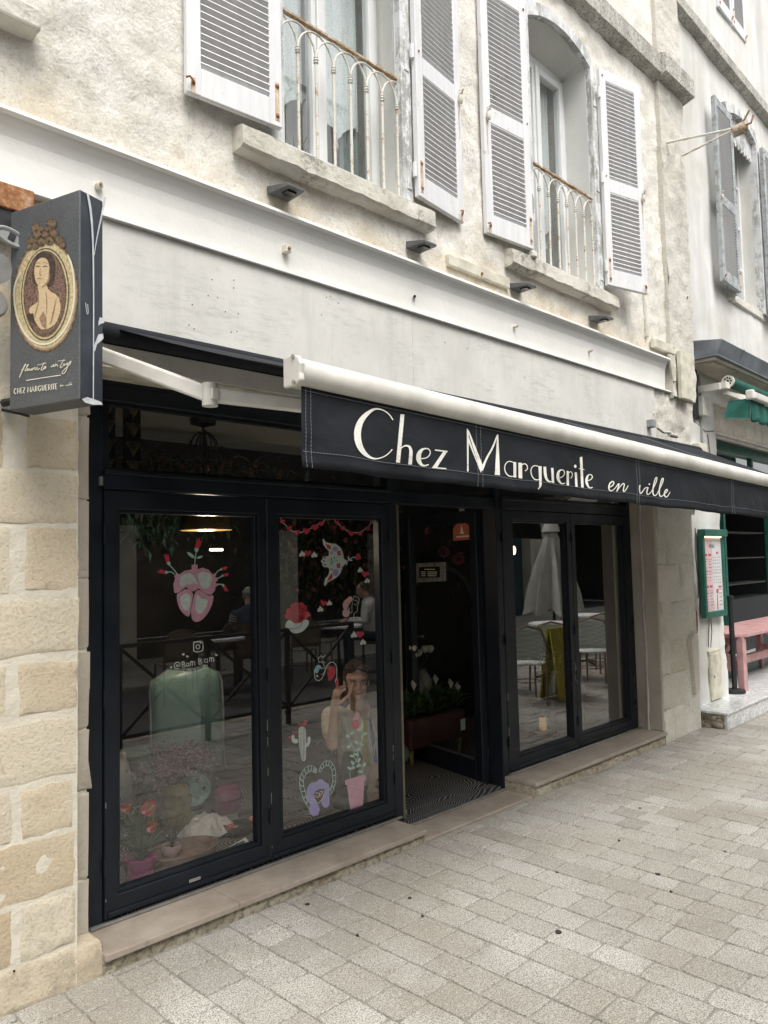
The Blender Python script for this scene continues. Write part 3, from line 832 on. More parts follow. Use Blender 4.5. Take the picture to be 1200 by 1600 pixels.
# hinge pintles on the casings
for X in (3.385, 5.695):
    for zz in (3.97, 4.72, 5.45):
        MB().tube([(X - .008, -.09, zz), (X - .008, -.09, zz + .09)], .014, 8).box(X - .045, X - .004, -.062, -.054, zz - .07, zz + .12, 1).build('hinge', [mt['white_pvc'], mt['peeling_paint']], BLD)
MB().box(4.60, 4.66, -.11, -.06, 3.80, 3.85).build('shutter_stop', mt['rusty_white_iron'], BLD, bevel=.01)

# ------------------------------------------------------------------ piers of dressed stone
def block(parent, mat, x0, x1, z0, z1, y, seed, proud=.0, rough=.006, name='stone', ymin=None, nx=7, nz=5, dep=.05, edge=.003, jitter=.022):
    vs = []; fs = []; cx = (x0 + x1) / 2; cz = (z0 + z1) / 2; o = Vector((seed * 3.7, seed * 1.9, seed))
    us = [0, .02] + [.04 + .92 * k / (nx - 2) for k in range(1, nx - 2)] + [.98, 1]
    ws = [0, .03] + [.06 + .88 * k / (nz - 2) for k in range(1, nz - 2)] + [.97, 1]
    for j, wv_ in enumerate(ws):
        for i, u in enumerate(us):
            e = i in (0, len(us) - 1) or j in (0, len(ws) - 1)
            X = x0 + (x1 - x0) * u; Z = z0 + (z1 - z0) * wv_
            jit = jitter if e else .004
            dX = jit * (noise.noise(o + Vector((X * 9, Z * 9, 0))) + .5 * noise.noise(o + Vector((X * 30, Z * 30, 0)))); dZ = jit * (noise.noise(o + Vector((X * 9, Z * 9, 4))) + .5 * noise.noise(o + Vector((X * 30, Z * 30, 4)))); X += dX; Z += dZ
            d = proud + rough * noise.noise(o + Vector((X * 8, Z * 8, 2))) + rough * .5 * noise.noise(o + Vector((X * 25, Z * 25, 2)))
            vs.append((X - cx, (-d if not e else edge), Z - cz))
    nxx = len(us)
    for j in range(len(ws) - 1):
        for i in range(nxx - 1): a = j * nxx + i; fs.append((a, a + 1, a + nxx + 1, a + nxx))
    border = list(range(nxx)) + [j * nxx + nxx - 1 for j in range(1, len(ws))] + [(len(ws) - 1) * nxx + i for i in range(nxx - 2, -1, -1)] + [j * nxx for j in range(len(ws) - 2, 0, -1)]
    b = len(vs); n = len(border)
    for k in border: vs.append((vs[k][0], dep, vs[k][2]))
    for k in range(n): fs.append((border[(k + 1) % n], border[k], b + k, b + (k + 1) % n))
    return MB().add(vs, fs).build(name, mat, parent, smooth=True, loc=(cx, y, cz))
MB().box(.2, 1.345, .012, WT, -.1, 2.9).build('pier', mt['lime_mortar'], BLD)
relief('pier_mortar', mt['lime_mortar'], BLD, .2, 1.348, -.05, 2.9, step=.02, amp=.0035, big=.0015, seed=31)
cs = [(-.02, .155), (.165, .37), (.385, .60), (.62, .80), (.83, 1.055), (1.09, 1.28), (1.315, 1.525), (1.56, 1.81), (1.83, 2.03), (2.05, 2.26)]
rows = [[(.3, .86), (.87, 1.345)], [(.4, 1.10), (1.13, 1.34)], [(.3, .93), (.96, 1.335)], [(.5, 1.09), (1.13, 1.33)], [(.45, 1.345)], [(.5, 1.07), (1.12, 1.345)], [(.45, 1.345)], [(.4, 1.08), (1.14, 1.345)], [(.4, 1.345)], [(.4, 1.05), (1.14, 1.345)]]
rnd = random.Random(3); sd_ = 0
for (z0, z1), rw in zip(cs, rows):
    for a, b in rw: sd_ += 1; block(BLD, mt['ashlar'], a, b, z0, z1, .0, sd_, proud=rnd.uniform(.0025, .004), rough=.0022, nx=16, nz=9, edge=-.0015, jitter=.013)
# narrow stones set back beside the frame
MB().box(1.30, 1.435, .112, WT, -.05, 2.55).build('jamb', mt['lime_mortar'], BLD)
zz = .05
for h in (.30, .36, .26, .33, .30, .34, .36, .2):
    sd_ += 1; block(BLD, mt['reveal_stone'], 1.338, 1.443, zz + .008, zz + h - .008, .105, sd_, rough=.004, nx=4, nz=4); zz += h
block(BLD, mt['ashlar'], 1.33, 1.455, -.03, .13, .0, 77, rough=.01, nx=5, nz=4, dep=.14)
# moss at the foot of the pier
mo = MB()
for k in range(160):
    X = .78 + abs(rnd.gauss(0, .09)); Z = .16 + rnd.gauss(0, .10)
    if Z < 0.01: continue
    mo.ball((X, -.012, Z), (.007 * rnd.uniform(.4, 1.4),) * 3, 5)
mo.build('moss', simple('moss_black', (.03, .035, .022), .95, .4, 30, .2), BLD, kind='stuff')

# right pier
MB().box(6.60, 7.33, .008, WT, -.1, 3.12).build('pier', mt['roughcast'], BLD)
relief('pier_render', mt['roughcast'], BLD, 6.58, 7.37, 2.02, 3.14, y=-.004, big=.02, amp=.02, seed=9, right_edge=lambda Z: .05 * noise.noise(Vector((9, 1, Z * 3))) + (.06 if Z > 2.9 else 0))
zz = -.02
for k, (h, cut) in enumerate(((.30, .42), (.30, None), (.30, .33), (.34, .3), (.34, .62), (.34, .25))):
    xr = 7.02 + .045 * k if k < 3 else 7.26
    if k in (0, 1): xr = 7.02
    if k == 2: xr = 7.06
    if cut is None:
        sd_ += 1; block(BLD, mt['pale_ashlar'], 6.555, xr, zz, zz + h - .004, -.002, sd_, rough=.008, nx=9)
    else:
        sd_ += 1; block(BLD, mt['pale_ashlar'], 6.555, 6.555 + (xr - 6.555) * cut, zz, zz + h - .006, -.002, sd_, rough=.006)
        sd_ += 1; block(BLD, mt['pale_ashlar'], 6.56 + (xr - 6.555) * cut, xr, zz, zz + h - .006, .004, sd_, rough=.012)
    zz += h
MB().box(7.0, 7.34, .03, WT, -.1, 2.1).build('pier_return', mt['pale_ashlar'], BLD)
# reveal of the right pier: two planes with a plaster ridge
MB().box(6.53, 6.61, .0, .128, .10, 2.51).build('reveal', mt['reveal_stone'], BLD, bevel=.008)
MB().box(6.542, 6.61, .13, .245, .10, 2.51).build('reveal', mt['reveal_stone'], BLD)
rd = MB(); pts = [(6.528 + .006 * noise.noise(Vector((0, 2, z_ * 5))), .132 + .008 * noise.noise(Vector((7, 2, z_ * 3))), z_) for z_ in [.1 + .06 * k for k in range(41)]]
rd.tube(pts, [.011 + .005 * noise.noise(Vector((3, 3, p[2] * 8))) + (.02 * max(0, .3 - p[2])) for p in pts], 7); rd.build('plaster_ridge', mt['cable_grey'], BLD, smooth=True)
# old stone corbel with broken gutter foot between the two houses
cb = MB(); cb.prism([(7.10, -.04, .86), (7.30, -.02, .90), (7.33, .0, .36), (7.17, -.03, .33)], (0, .14, 0)); cb.build('corner_guard_stone', mt['pale_ashlar'], BLD, bevel=.014, seg=2)
MB().tube([(7.34, .02, 1.15), (7.345, .02, .98), (7.335, .03, .84)], [.02, .024, .02], 8).build('broken_pipe', mt['rust'], BLD)
MB().tube([(7.33, .03, 1.42), (7.345, .02, 1.2), (7.35, .02, 1.1)], [.02, .03, .026], 8).build('broken_pipe', mt['cable_grey'], BLD)

# ------------------------------------------------------------------ shop sills and threshold
def sillslab(x0, x1, ztop, splits=(), hpl=.05):
    xs_ = [x0, *splits, x1]
    for a, b in zip(xs_[:-1], xs_[1:]):
        MB().box(a + .0012, b - .0012, -.03, .262, ztop - .028, ztop).build('sill_slab', mt['brown_sill_stone'], BLD, bevel=.004, seg=2)
    vs = []; fs = []; n = int((x1 - x0) / .04)
    for i in range(n + 1):
        X = x0 + (x1 - x0) * i / n
        for zq in (-.03, .0, ztop * .35, ztop - .03):
            d = .010 * noise.noise(Vector((X * 11, zq * 30, 3))) + .006 * noise.noise(Vector((X * 31, zq * 60, 7)))
            vs.append((X, -.006 - d, zq))
    for i in range(n):
        for k in range(3): a = i * 4 + k; fs.append((a, a + 4, a + 5, a + 1))
    mb = MB().add(vs, fs); mb.box(x0, x1, .012, .26, -.03, ztop - .029)
    mb.box(x0 + .0005, x0 + .012, -.01, .26, -.03, ztop - .030); mb.box(x1 - .012, x1 - .0005, -.01, .26, -.03, ztop - .030)
    mb.build('plinth', mt['plinth_stone'], BLD)
sillslab(1.452, 3.402, .080, (2.10,)); sillslab(4.515, 6.545, .100)
MB().box(3.405, 4.512, -.006, .262, -.03, .012).build('threshold_slab', mt['brown_sill_stone'], BLD, bevel=.004)
for a, b, z_ in ((1.50, 3.44, .080), (3.46, 4.50, .012), (4.56, 6.55, .100)):
    MB().box(a, b, .214, .238, z_ + .0005, z_ + .010).tube([(a, .212, z_ + .010), (b, .212, z_ + .010)], .006, 8).build('sill_track', mt['steel'], BLD)

# ================================================================== SHOPFRONT
NV = mt['navy_paint']; YF = .24
def X_(px, py, y=YF): return W(px, py, y).x
def Z_(px, py, y=YF): return W(px, py, y).z
# outer frame: posts, header beam, head beam
for bx in ((1.425, 1.565, YF, .36, .08, 2.505), (3.405, 3.475, YF - .01, .36, .012, 2.505), (3.475, 3.53, YF + .03, .36, .012, 2.004), (4.505, 4.57, YF - .01, .36, .012, 2.505), (6.49, 6.56, YF, .36, .10, 2.505)):
    MB().box(*bx).build('frame_post', NV, BLD, bevel=.004)
MB().box(1.565, 3.405, YF - .02, .34, 2.005, 2.085).box(1.565, 3.405, YF - .028, YF + .02, 2.072, 2.09).build('header_beam', NV, BLD, bevel=.004)
MB().box(3.475, 4.505, YF, .34, 2.005, 2.085).build('header_beam', NV, BLD, bevel=.004)
MB().box(4.57, 6.49, YF - .02, .34, 2.005, 2.085).box(4.57, 6.49, YF - .028, YF + .02, 2.072, 2.09).build('header_beam', NV, BLD, bevel=.004)
MB().box(1.565, 6.49, YF - .005, .34, 2.415, 2.506).build('head_beam', NV, BLD, bevel=.004)
MB().box(1.36, 6.60, YF - .012, YF + .04, 2.49, 2.5075).build('head_trim', NV, BLD)
# transom lights
for a, b in ((1.565, 3.405), (3.475, 4.505), (4.57, 6.49)):
    t = MB().box(a, a + .04, YF + .02, .30, 2.11, 2.40).box(b - .04, b, YF + .02, .30, 2.11, 2.40).box(a, b, YF + .02, .30, 2.086, 2.11).box(a, b, YF + .02, .30, 2.40, 2.4145).build('transom_window', NV, BLD)
    MB().add([(a + .04, YF + .04, 2.09), (b - .04, YF + .04, 2.09), (b - .04, YF + .04, 2.415), (a + .04, YF + .04, 2.415)], [(0, 1, 2, 3)]).build('pane', GLASS, t)
YG = YF + .024
def sash(x0, x1, z0, z1, gx0, gx1, gz0, gz1, name='shop_window'):
    """mitred folding leaf: four members with a bead round the pane"""
    y0 = YF - .012; y1 = YF + .05
    f = MB()
    f.prism([(x0, y0, z0), (gx0, y0, gz0), (gx0, y0, gz1), (x0, y0, z1)], (0, y1 - y0, 0))
    f.prism([(x1, y0, z0), (x1, y0, z1), (gx1, y0, gz1), (gx1, y0, gz0)], (0, y1 - y0, 0))
    f.prism([(x0, y0, z0), (x1, y0, z0), (gx1, y0, gz0), (gx0, y0, gz0)], (0, y1 - y0, 0))
    f.prism([(x0, y0, z1), (gx0, y0, gz1), (gx1, y0, gz1), (x1, y0, z1)], (0, y1 - y0, 0))
    o = f.build(name, NV, BLD, bevel=.004)
    bd = MB(); q = .016; yb = y0 - .004
    for a, b, c, d in ((gx0, gx0 + q, gz0, gz1), (gx1 - q, gx1, gz0, gz1), (gx0 + q, gx1 - q, gz0, gz0 + q), (gx0 + q, gx1 - q, gz1 - q, gz1)):
        bd.box(a, b, y0 + .012, y1 - .002, c, d)
    bd.build('glazing_bead', NV, o, bevel=.002)
    MB().box(x0 + .012, x1 - .012, y0 - .010, y0 - .001, z0 + .010, z0 + .030).build('drip_rail', NV, o, bevel=.003)
    MB().add([(gx0, YG, gz0), (gx1, YG, gz0), (gx1, YG, gz1), (gx0, YG, gz1)], [(0, 1, 2, 3)]).build('pane', GLASS, o)
    return o
zt = 2.0
SH1 = sash(1.568, 2.463, .100, zt, X_(182, 1000), X_(395, 1000) + .035, .195, Z_(250, 798))
SH2 = sash(2.471, 3.400, .100, zt, X_(435, 1000), X_(588, 1000) + .055, .195, Z_(500, 806))
SH3 = sash(4.574, 5.508, .118, zt, X_(805, 1000), X_(886, 1000) + .04, .20, Z_(840, 814))
SH4 = sash(5.516, 6.487, .118, zt, X_(903, 1000), X_(974, 980) + .06, .20, Z_(930, 817))
for X in (2.467, 5.512):
    MB().box(X - .003, X + .003, YF - .008, YF + .04, .11, 1.99).build('rubber_seal', mt['black_iron'], BLD)
MB().box(X_(293, 1372), X_(311, 1366), YF - .0175, YF - .012, .135, .150).build('weather_tab', mt['steel'], SH1, bevel=.002)
MB().box(1.545, 1.562, YF - .012, YF + .01, 2.02, 2.06).build('frame_hook', mt['steel'], BLD)
for X in (1.566, 2.467, 3.402, 4.573, 5.512, 6.489):
    for zz in (.33, 1.06, 1.80):
        MB().tube([(X, YF - .018, zz - .035), (X, YF - .018, zz + .035)], .0065, 8).tube([(X, YF - .018, zz - .037), (X, YF - .018, zz - .041)], .004, 6).build('hinge', NV, BLD, smooth=True)
sf = MB(); rs_ = random.Random(2)
for sx0, sx1 in ((1.568, 2.463), (2.471, 3.40), (4.574, 5.508), (5.516, 6.487)):
    for k in range(5):
        X = sx0 + .006 + (0 if k % 2 else (sx1 - sx0) - .012); Z = rs_.uniform(.14, .8); sf.box(X - .0012, X + .0012, YF - .0126, YF - .0116, Z, Z + rs_.uniform(.01, .06))
    for k in range(4):
        X = rs_.uniform(sx0 + .05, sx1 - .05); sf.box(X, X + rs_.uniform(.01, .05), YF - .0126, YF - .0116, .1195, .1208)
sf.build('paint_chip', mt['steel'], BLD, kind='stuff')
# chrome strip on the door jamb
MB().tube([(3.50, YF + .012, .06), (3.50, YF + .012, 2.0)], .012, 10).build('door_jamb_strip', simple('dull_brass', (.22, .20, .15), .4, .1, 10, 0, metal=.6), BLD, smooth=True)
# door leaf, open inwards on its right-hand hinges
dA = G(767, 1240, .03); dB = G(634, 1191, .03); dd = (dB - dA); dd.z = 0; dd.normalize(); DW = .93
hx, hy = 4.47, .36
DM = Matrix((dd, Vector((dd.y, -dd.x, 0)), Vector((0, 0, 1)))).transposed().to_4x4(); DM.translation = Vector((hx, hy, .02))
DOOR = MB(); H = 1.985; st = .075
DOOR.box(0, st, -.03, .03, 0, H, 0).box(DW - st, DW, -.03, .03, 0, H).box(st, DW - st, -.03, .03, 0, .17).box(st, DW - st, -.03, .03, H - .09, H)
DOOR = DOOR.build('shop_door', NV, None, bevel=.004); DOOR.parent = BLD; DOOR.matrix_local = Matrix.Translation(-ORG[BLD.name]) @ DM
MB().add([(st, 0, .17), (DW - st, 0, .17), (DW - st, 0, H - .09), (st, 0, H - .09)], [(0, 1, 2, 3)]).build('pane', GLASS, DOOR)
MB().tube([(DW - .035, .035, 1.0), (DW - .035, .07, 1.0), (DW - .09, .07, 1.0)], .009, 8).build('handle', mt['steel'], DOOR)
MB().box(.09, DW - .05, -.036, -.031, .172, .19).build('kick_strip', simple('brushed_grey', (.12, .12, .12), .4, .1, 10, 0, metal=.5), DOOR)
# stickers on the door pane (door coordinates)
def door_uv(px, py):
    r = ray(px, py); Mi = DM.inverted(); o = Mi @ CAM; d = (Mi.to_3x3() @ r); s = 1 if o.y > 0 else -1
    t = (s * .004 - o.y) / d.y; return o + d * t, s
p, S = door_uv(722, 830)
def stick(name, mat, pts, k=0, thick=.001, label=None):
    q = [door_uv(*c)[0] for c in pts]; q = [Vector((v.x, S * (.0025 + .0008 * k), v.z)) for v in q]
    return MB().prism(q, (0, S * .0006, 0)).build(name, mat, DOOR, label=label)
cx, cy = 722, 832
arc = [(cx - 14, cy + 13), (cx + 13, cy + 11)] + [(cx - .5 + 14 * math.cos(t), cy - 2 - 14 * math.sin(t)) for t in [k * math.pi / 8 for k in range(0, 9)]]
stick('sticker', simple('sticker_terracotta', (.42, .12, .06), .6, .05, 10, 0), arc, label='round-topped terracotta sticker with tower emblem')
stick('sticker', mt['cream_print'], [(721, 820), (719, 834), (724.5, 834)], 1); stick('sticker', mt['cream_print'], [(713, 838), (733, 836.5), (733, 838.5), (713, 840)], 1)
stick('sticker', simple('sticker_grey', (.30, .30, .31), .6, .05, 10, 0), [(717, 792), (726, 792), (726, 805), (717, 805)])
stick('sticker', mt['cream_print'], [(727, 805), (735, 806), (735, 812), (728, 811)], 1)

# ------------------------------------------------------------------ ribbons and fills traced on a surface
class Trace:
    """draws flat paint / appliqué on a plane; (x, y) are crop coordinates of the photograph"""
    def __init__(s, ox, oy, sc, plane, nrm=(0, -1, 0)):
        s.ox, s.oy, s.sc, s.plane, s.n = ox, oy, sc, plane, Vector(nrm)
    def P(s, x, y, lift): return s.plane(s.ox + x / s.sc, s.oy + y / s.sc) + s.n * lift
    def fill(s, mb, pts, lift=0, m=0):
        q = [s.P(x, y, lift) for x, y in pts]
        mb.add(q, [tuple(range(len(q)))], m)
    def line(s, mb, pts, w=8, lift=0, m=0, smooth=2, closed=False):
        pts = [(p[0], p[1], p[2] if len(p) > 2 else w) for p in pts]
        if closed: pts = pts + [pts[0]]
        for _ in range(smooth if len(pts) > 2 else 0):   # Chaikin
            q = [pts[0]]
            for a, b in zip(pts[:-1], pts[1:]):
                q.append(tuple(a[i] * .75 + b[i] * .25 for i in range(3))); q.append(tuple(a[i] * .25 + b[i] * .75 for i in range(3)))
            q.append(pts[-1]); pts = q
        L = []; Rr = []
        for i, (x, y, ww) in enumerate(pts):
            a = pts[max(i - 1, 0)]; b = pts[min(i + 1, len(pts) - 1)]
            dx, dy = b[0] - a[0], b[1] - a[1]; l = math.hypot(dx, dy) or 1; nx, ny = -dy / l * ww / 2, dx / l * ww / 2
            L.append(s.P(x + nx, y + ny, lift)); Rr.append(s.P(x - nx, y - ny, lift))
        n = len(pts); mb.add(L + Rr, [(i, i + 1, n + i + 1, n + i) for i in range(n - 1)], m)
    def ell(s, mb, cx, cy, rx, ry, lift=0, m=0, n=16, rot=0):
        c, sn = math.cos(rot), math.sin(rot)
        s.fill(mb, [(cx + rx * math.cos(t) * c - ry * math.sin(t) * sn, cy + rx * math.cos(t) * sn + ry * math.sin(t) * c) for t in [2 * math.pi * k / n for k in range(n)]], lift, m)
    def heart(s, mb, cx, cy, r, rot=0, lift=0, m=0):
        pts = []
        for k in range(20):
            t = 2 * math.pi * k / 20
            x = 16 * math.sin(t) ** 3; y = -(13 * math.cos(t) - 5 * math.cos(2 * t) - 2 * math.cos(3 * t) - math.cos(4 * t))
            x *= r / 16; y *= r / 16; c, sn = math.cos(rot), math.sin(rot)
            pts.append((cx + x * c - y * sn, cy + x * sn + y * c))
        s.fill(mb, pts, lift, m)
def round_pts(pts, k=2):
    for _ in range(k):
        q = []
        for a, b in zip(pts, pts[1:] + pts[:1]):
            q.append((a[0] * .75 + b[0] * .25, a[1] * .75 + b[1] * .25)); q.append((a[0] * .25 + b[0] * .75, a[1] * .25 + b[1] * .75))
        pts = q
    return pts
PAINTS = [P_PINK, P_MINT, P_WHITE, P_RED, P_GREEN, P_LILAC, P_BLUSH, P_ORANGE, P_DARK, P_AQUA]
PK, MI, WH, RD, GN, LI, BL, OR, DK, AQ = range(10)
YD = YG + .004
gp = lambda px, py: W(px, py, YD)
def decal(name, mb, parent, label): return mb.build(name, PAINTS, parent, label=label)

# big anatomical heart with tulips
T = Trace(230, 820, 8.571, gp); mb = MB()
up = [(360, 900), (350, 800), (375, 720), (360, 690), (395, 645), (430, 665), (500, 615), (595, 598), (595, 535), (675, 532), (675, 595), (740, 575), (820, 600), (880, 665), (915, 645), (925, 670), (905, 700), (940, 705), (942, 750), (918, 760), (918, 785), (945, 785), (943, 820), (918, 825), (905, 885), (860, 935), (810, 935), (760, 905), (690, 850), (620, 892), (575, 880), (520, 832), (470, 870), (430, 905), (375, 915)]
T.fill(mb, up, 0, PK)
T.fill(mb, round_pts([(430, 820), (425, 730), (480, 670), (560, 640), (620, 670), (660, 750), (690, 800), (640, 785), (540, 790), (470, 830)]), .0006, WH)
T.fill(mb, round_pts([(670, 660), (760, 620), (840, 650), (870, 720), (850, 810), (790, 870), (720, 830), (690, 750)]), .0006, WH)
T.fill(mb, round_pts([(395, 925), (440, 905), (520, 850), (620, 900), (600, 1030), (575, 1225), (520, 1225), (440, 1140), (400, 1030)], 1), 0, PK)
T.fill(mb, round_pts([(640, 900), (690, 862), (780, 925), (830, 955), (888, 935), (880, 1040), (820, 1180), (730, 1280), (650, 1305), (600, 1270), (585, 1180), (600, 1060)], 1), 0, PK)
T.fill(mb, round_pts([(450, 950), (540, 910), (590, 960), (570, 1080), (550, 1170), (480, 1120), (440, 1020)]), .0006, WH)
T.fill(mb, round_pts([(650, 980), (680, 920), (720, 1000), (820, 990), (800, 1080), (740, 1180), (690, 1205), (640, 1120)]), .0006, WH)
for a, b_, c_ in (((635, 530), (645, 440), (655, 370)), ((395, 650), (350, 590), (300, 540)), ((365, 665), (330, 630), (275, 632)), ((920, 650), (955, 610), (985, 600)), ((940, 725), (975, 700), (1000, 690)), ((945, 800), (980, 795), (1010, 800))):
    T.line(mb, [a, b_, c_], 13, 0, MI)
for x, y, an, s_ in ((660, 340, 0.1, 1.0), (290, 520, -.5, .85), (262, 636, -1.6, .75), (988, 598, 1.1, .55), (1005, 683, 1.15, .55), (1015, 808, 2.4, .62)):
    c, sn = math.cos(an), math.sin(an)
    rot = lambda q: [(x + (u * c - v * sn) * s_, y + (u * sn + v * c) * s_) for u, v in q]
    T.fill(mb, rot(round_pts([(-28, -30), (28, -30), (26, 10), (0, 34), (-26, 10)], 1)), .0002, MI)
    T.fill(mb, rot([(-30, -28), (-18, -90), (-8, -170), (4, -120), (20, -185), (34, -125), (60, -135), (50, -80), (30, -28)]), .0006, RD)
T.fill(mb, [(530, 362), (575, 372), (625, 410), (642, 452), (595, 440), (550, 405)], 0, MI); T.fill(mb, [(655, 450), (690, 420), (748, 412), (730, 440), (690, 455)], 0, MI)
decal('painted_heart', mb, SH1, 'pink and white heart with red tulips painted on the glass')

# handle of the artist
T = Trace(255, 990, 10.909, gp); mb = MB(); L_ = lambda p, w=13, sm=2: T.line(mb, p, w, 0, WH, sm)
L_([(520, 150), (670, 125), (682, 240), (670, 300), (520, 320), (518, 200), (522, 148)], 16, 1)
T.line(mb, [(590, 185), (625, 205), (620, 250), (590, 268), (560, 245), (560, 205), (590, 185)], 15, 0, WH); T.ell(mb, 632, 162, 12, 12, 0, WH)
L_([(250, 560), (222, 560), (225, 535), (255, 530), (262, 560), (290, 545), (285, 500), (240, 485), (195, 510), (185, 560), (210, 600), (275, 595)])
def LB(x, y, s=1.0, sl=0):
    L_([(x, y - 88 * s), (x + 4, y)], 13, 0); L_([(x, y - 88 * s), (x + 42 * s, y - 76 * s), (x + 36 * s, y - 52 * s), (x + 4, y - 46 * s)]); L_([(x + 4, y - 46 * s), (x + 52 * s, y - 34 * s), (x + 44 * s, y - 4 * s), (x + 4, y)])
def LA(x, y, s=1.0): L_([(x + 46 * s, y - 60 * s), (x + 14 * s, y - 62 * s), (x, y - 30 * s), (x + 16 * s, y - 2), (x + 44 * s, y - 20 * s)]); L_([(x + 46 * s, y - 66 * s), (x + 50 * s, y)], 13, 0)
def LM(x, y, s=1.0): L_([(x, y), (x, y - 62 * s)], 13, 0); L_([(x, y - 44 * s), (x + 16 * s, y - 66 * s), (x + 28 * s, y - 50 * s), (x + 30 * s, y)]); L_([(x + 30 * s, y - 48 * s), (x + 46 * s, y - 66 * s), (x + 60 * s, y - 48 * s), (x + 62 * s, y)])
LB(322, 575, 1.1); LA(390, 562); LM(468, 545, 1.15); LB(604, 522, 1.1); LA(700, 502, 1.15); LM(790, 478, 1.15)
LB(425, 692, 1.05); L_([(525, 612), (508, 640), (530, 652), (556, 630), (545, 600), (522, 610)]); L_([(580, 575), (590, 630), (625, 630), (630, 575), (636, 632)]); LM(690, 605, 1.15)
for x, y, r_, ro in ((905, 365, 24, .5), (345, 355, 24, -.4), (410, 390, 24, .4), (135, 575, 20, -.2), (355, 660, 22, -.3)): T.heart(mb, x, y, r_, ro, 0, WH)
decal('painted_handle', mb, SH1, 'white hand-painted camera logo over @Bam Bam Boum')

# bunting of hearts
T = Trace(430, 790, 7.0588, gp); mb = MB()
T.line(mb, [(28, 90), (90, 190), (160, 265), (240, 305), (330, 285), (440, 225), (530, 175), (608, 110)], 6, 0, WH); T.line(mb, [(608, 110), (680, 185), (750, 250), (830, 298), (930, 300), (1020, 240), (1062, 185), (1085, 140)], 6, 0, WH)
for x, y, r_, ro in ((80, 178, 30, -.3), (155, 250, 36, -.25), (242, 295, 34, 0), (343, 280, 40, .1), (438, 240, 40, .05), (508, 198, 32, 0), (590, 146, 22, .2), (680, 186, 27, -.2), (745, 248, 30, -.2), (838, 308, 36, .1), (938, 310, 30, -.3), (1020, 248, 28, -.2), (1068, 175, 22, .3)):
    T.heart(mb, x, y, r_, ro, .0006, RD)
decal('painted_bunting', mb, SH2, 'garland of red hearts painted along the top')
# bird
mb = MB()
T.fill(mb, [(532, 362), (555, 400), (600, 415), (670, 425), (720, 460), (748, 520), (758, 585), (790, 610), (800, 635), (765, 650), (740, 680), (725, 740), (680, 790), (610, 830), (575, 850), (550, 888), (538, 870), (548, 810), (590, 760), (600, 700), (580, 680), (540, 678), (520, 655), (522, 635), (502, 612), (520, 595), (528, 565), (590, 555), (592, 500), (560, 470), (530, 430), (522, 380)], 0, WH)
T.fill(mb, [(550, 420), (610, 440), (615, 488), (575, 470)], .0006, RD); T.fill(mb, [(565, 845), (600, 770), (628, 742), (632, 800)], .0006, RD)
T.ell(mb, 660, 480, 30, 28, .0006, LI); T.ell(mb, 665, 738, 30, 38, .0006, LI)
for cx_, cy_ in ((703, 525), (697, 663)):
    for k in range(4): T.ell(mb, cx_ + 14 * math.cos(k * 1.57 + .6), cy_ + 18 * math.sin(k * 1.57 + .6), 11, 13, .0006, RD)
T.line(mb, [(690, 600), (640, 625), (620, 600), (612, 575)], 7, .0006, GN); T.ell(mb, 622, 635, 10, 22, .0008, GN, rot=.6); T.ell(mb, 652, 580, 9, 17, .0008, GN, rot=-.5); T.ell(mb, 620, 595, 9, 18, .0008, GN, rot=-.4)
for x in (612, 628): T.line(mb, [(x, 505), (x + 4, 535)], 6, .0006, DK); T.line(mb, [(x, 690), (x + 4, 718)], 6, .0006, DK)
for x, y in ((546, 576), (534, 610), (548, 652)): T.ell(mb, x, y, 10, 9, .0006, DK)
T.line(mb, [(775, 640), (800, 610), (840, 575), (890, 565)], 8, 0, WH); T.ell(mb, 830, 600, 24, 9, 0, WH, rot=.3); T.ell(mb, 808, 580, 7, 20, 0, WH); T.ell(mb, 788, 645, 6, 16, 0, WH)
T.heart(mb, 915, 568, 38, -1.2, .0006, RD)
decal('painted_bird', mb, SH2, 'white bird carrying a red heart flower painted on the glass')
def winged(T, x, y, r_, ro, wings):
    mb = MB(); T.heart(mb, x, y, r_, ro, .0006, RD)
    for wx, wy, wr in wings: T.fill(mb, [(wx + a * wr, wy + b_ * wr) for a, b_ in ((-1, .8), (-.9, .1), (-.4, -.4), (-.1, -1.1), (.3, -.5), (.9, -.1), (1.0, .6), (.5, .9), (0, .7), (-.5, 1.0))], 0, WH)
    decal('winged_heart', mb, SH2, None)
winged(T, 360, 525, 40, 0, ((298, 530, 34), (430, 540, 34)))
winged(T, 990, 755, 42, .1, ((938, 708, 30), (1015, 825, 30)))
T = Trace(440, 920, 7.5, gp)
winged(T, 492, 168, 40, .2, ((455, 235, 36), (560, 165, 32))); winged(T, 918, 535, 48, .0, ((850, 535, 40), (955, 622, 36)))
# bouquet held by two hands
mb = MB()
for x, y, r_ in ((140, 210, 38), (175, 195, 38), (225, 200, 42), (265, 225, 34), (90, 265, 38), (70, 320, 34), (110, 330, 40), (170, 250, 50), (230, 260, 50), (290, 300, 40), (160, 340, 60), (215, 330, 60), (260, 330, 40), (190, 380, 40), (130, 370, 34)): T.ell(mb, x, y, r_, r_, .0, RD)
T.fill(mb, [(270, 270), (345, 312), (280, 345)], .0003, RD)
for pts in ([(130, 230), (160, 250), (150, 290)], [(200, 240), (180, 280), (150, 330)], [(100, 300), (120, 330), (170, 350)], [(240, 240), (250, 290)], [(160, 370), (220, 360), (270, 330)]): T.line(mb, pts, 3, .0006, DK)
for x in (165, 190, 215, 245): T.line(mb, [(x, 300), (x + 6, 270), (x + 14, 310)], 4, .0006, OR)
T.fill(mb, round_pts([(40, 430), (60, 380), (90, 360), (120, 380), (150, 410), (235, 400), (250, 370), (300, 358), (325, 390), (300, 450), (240, 505), (170, 525), (110, 510), (90, 465), (50, 455)], 1), .0008, WH)
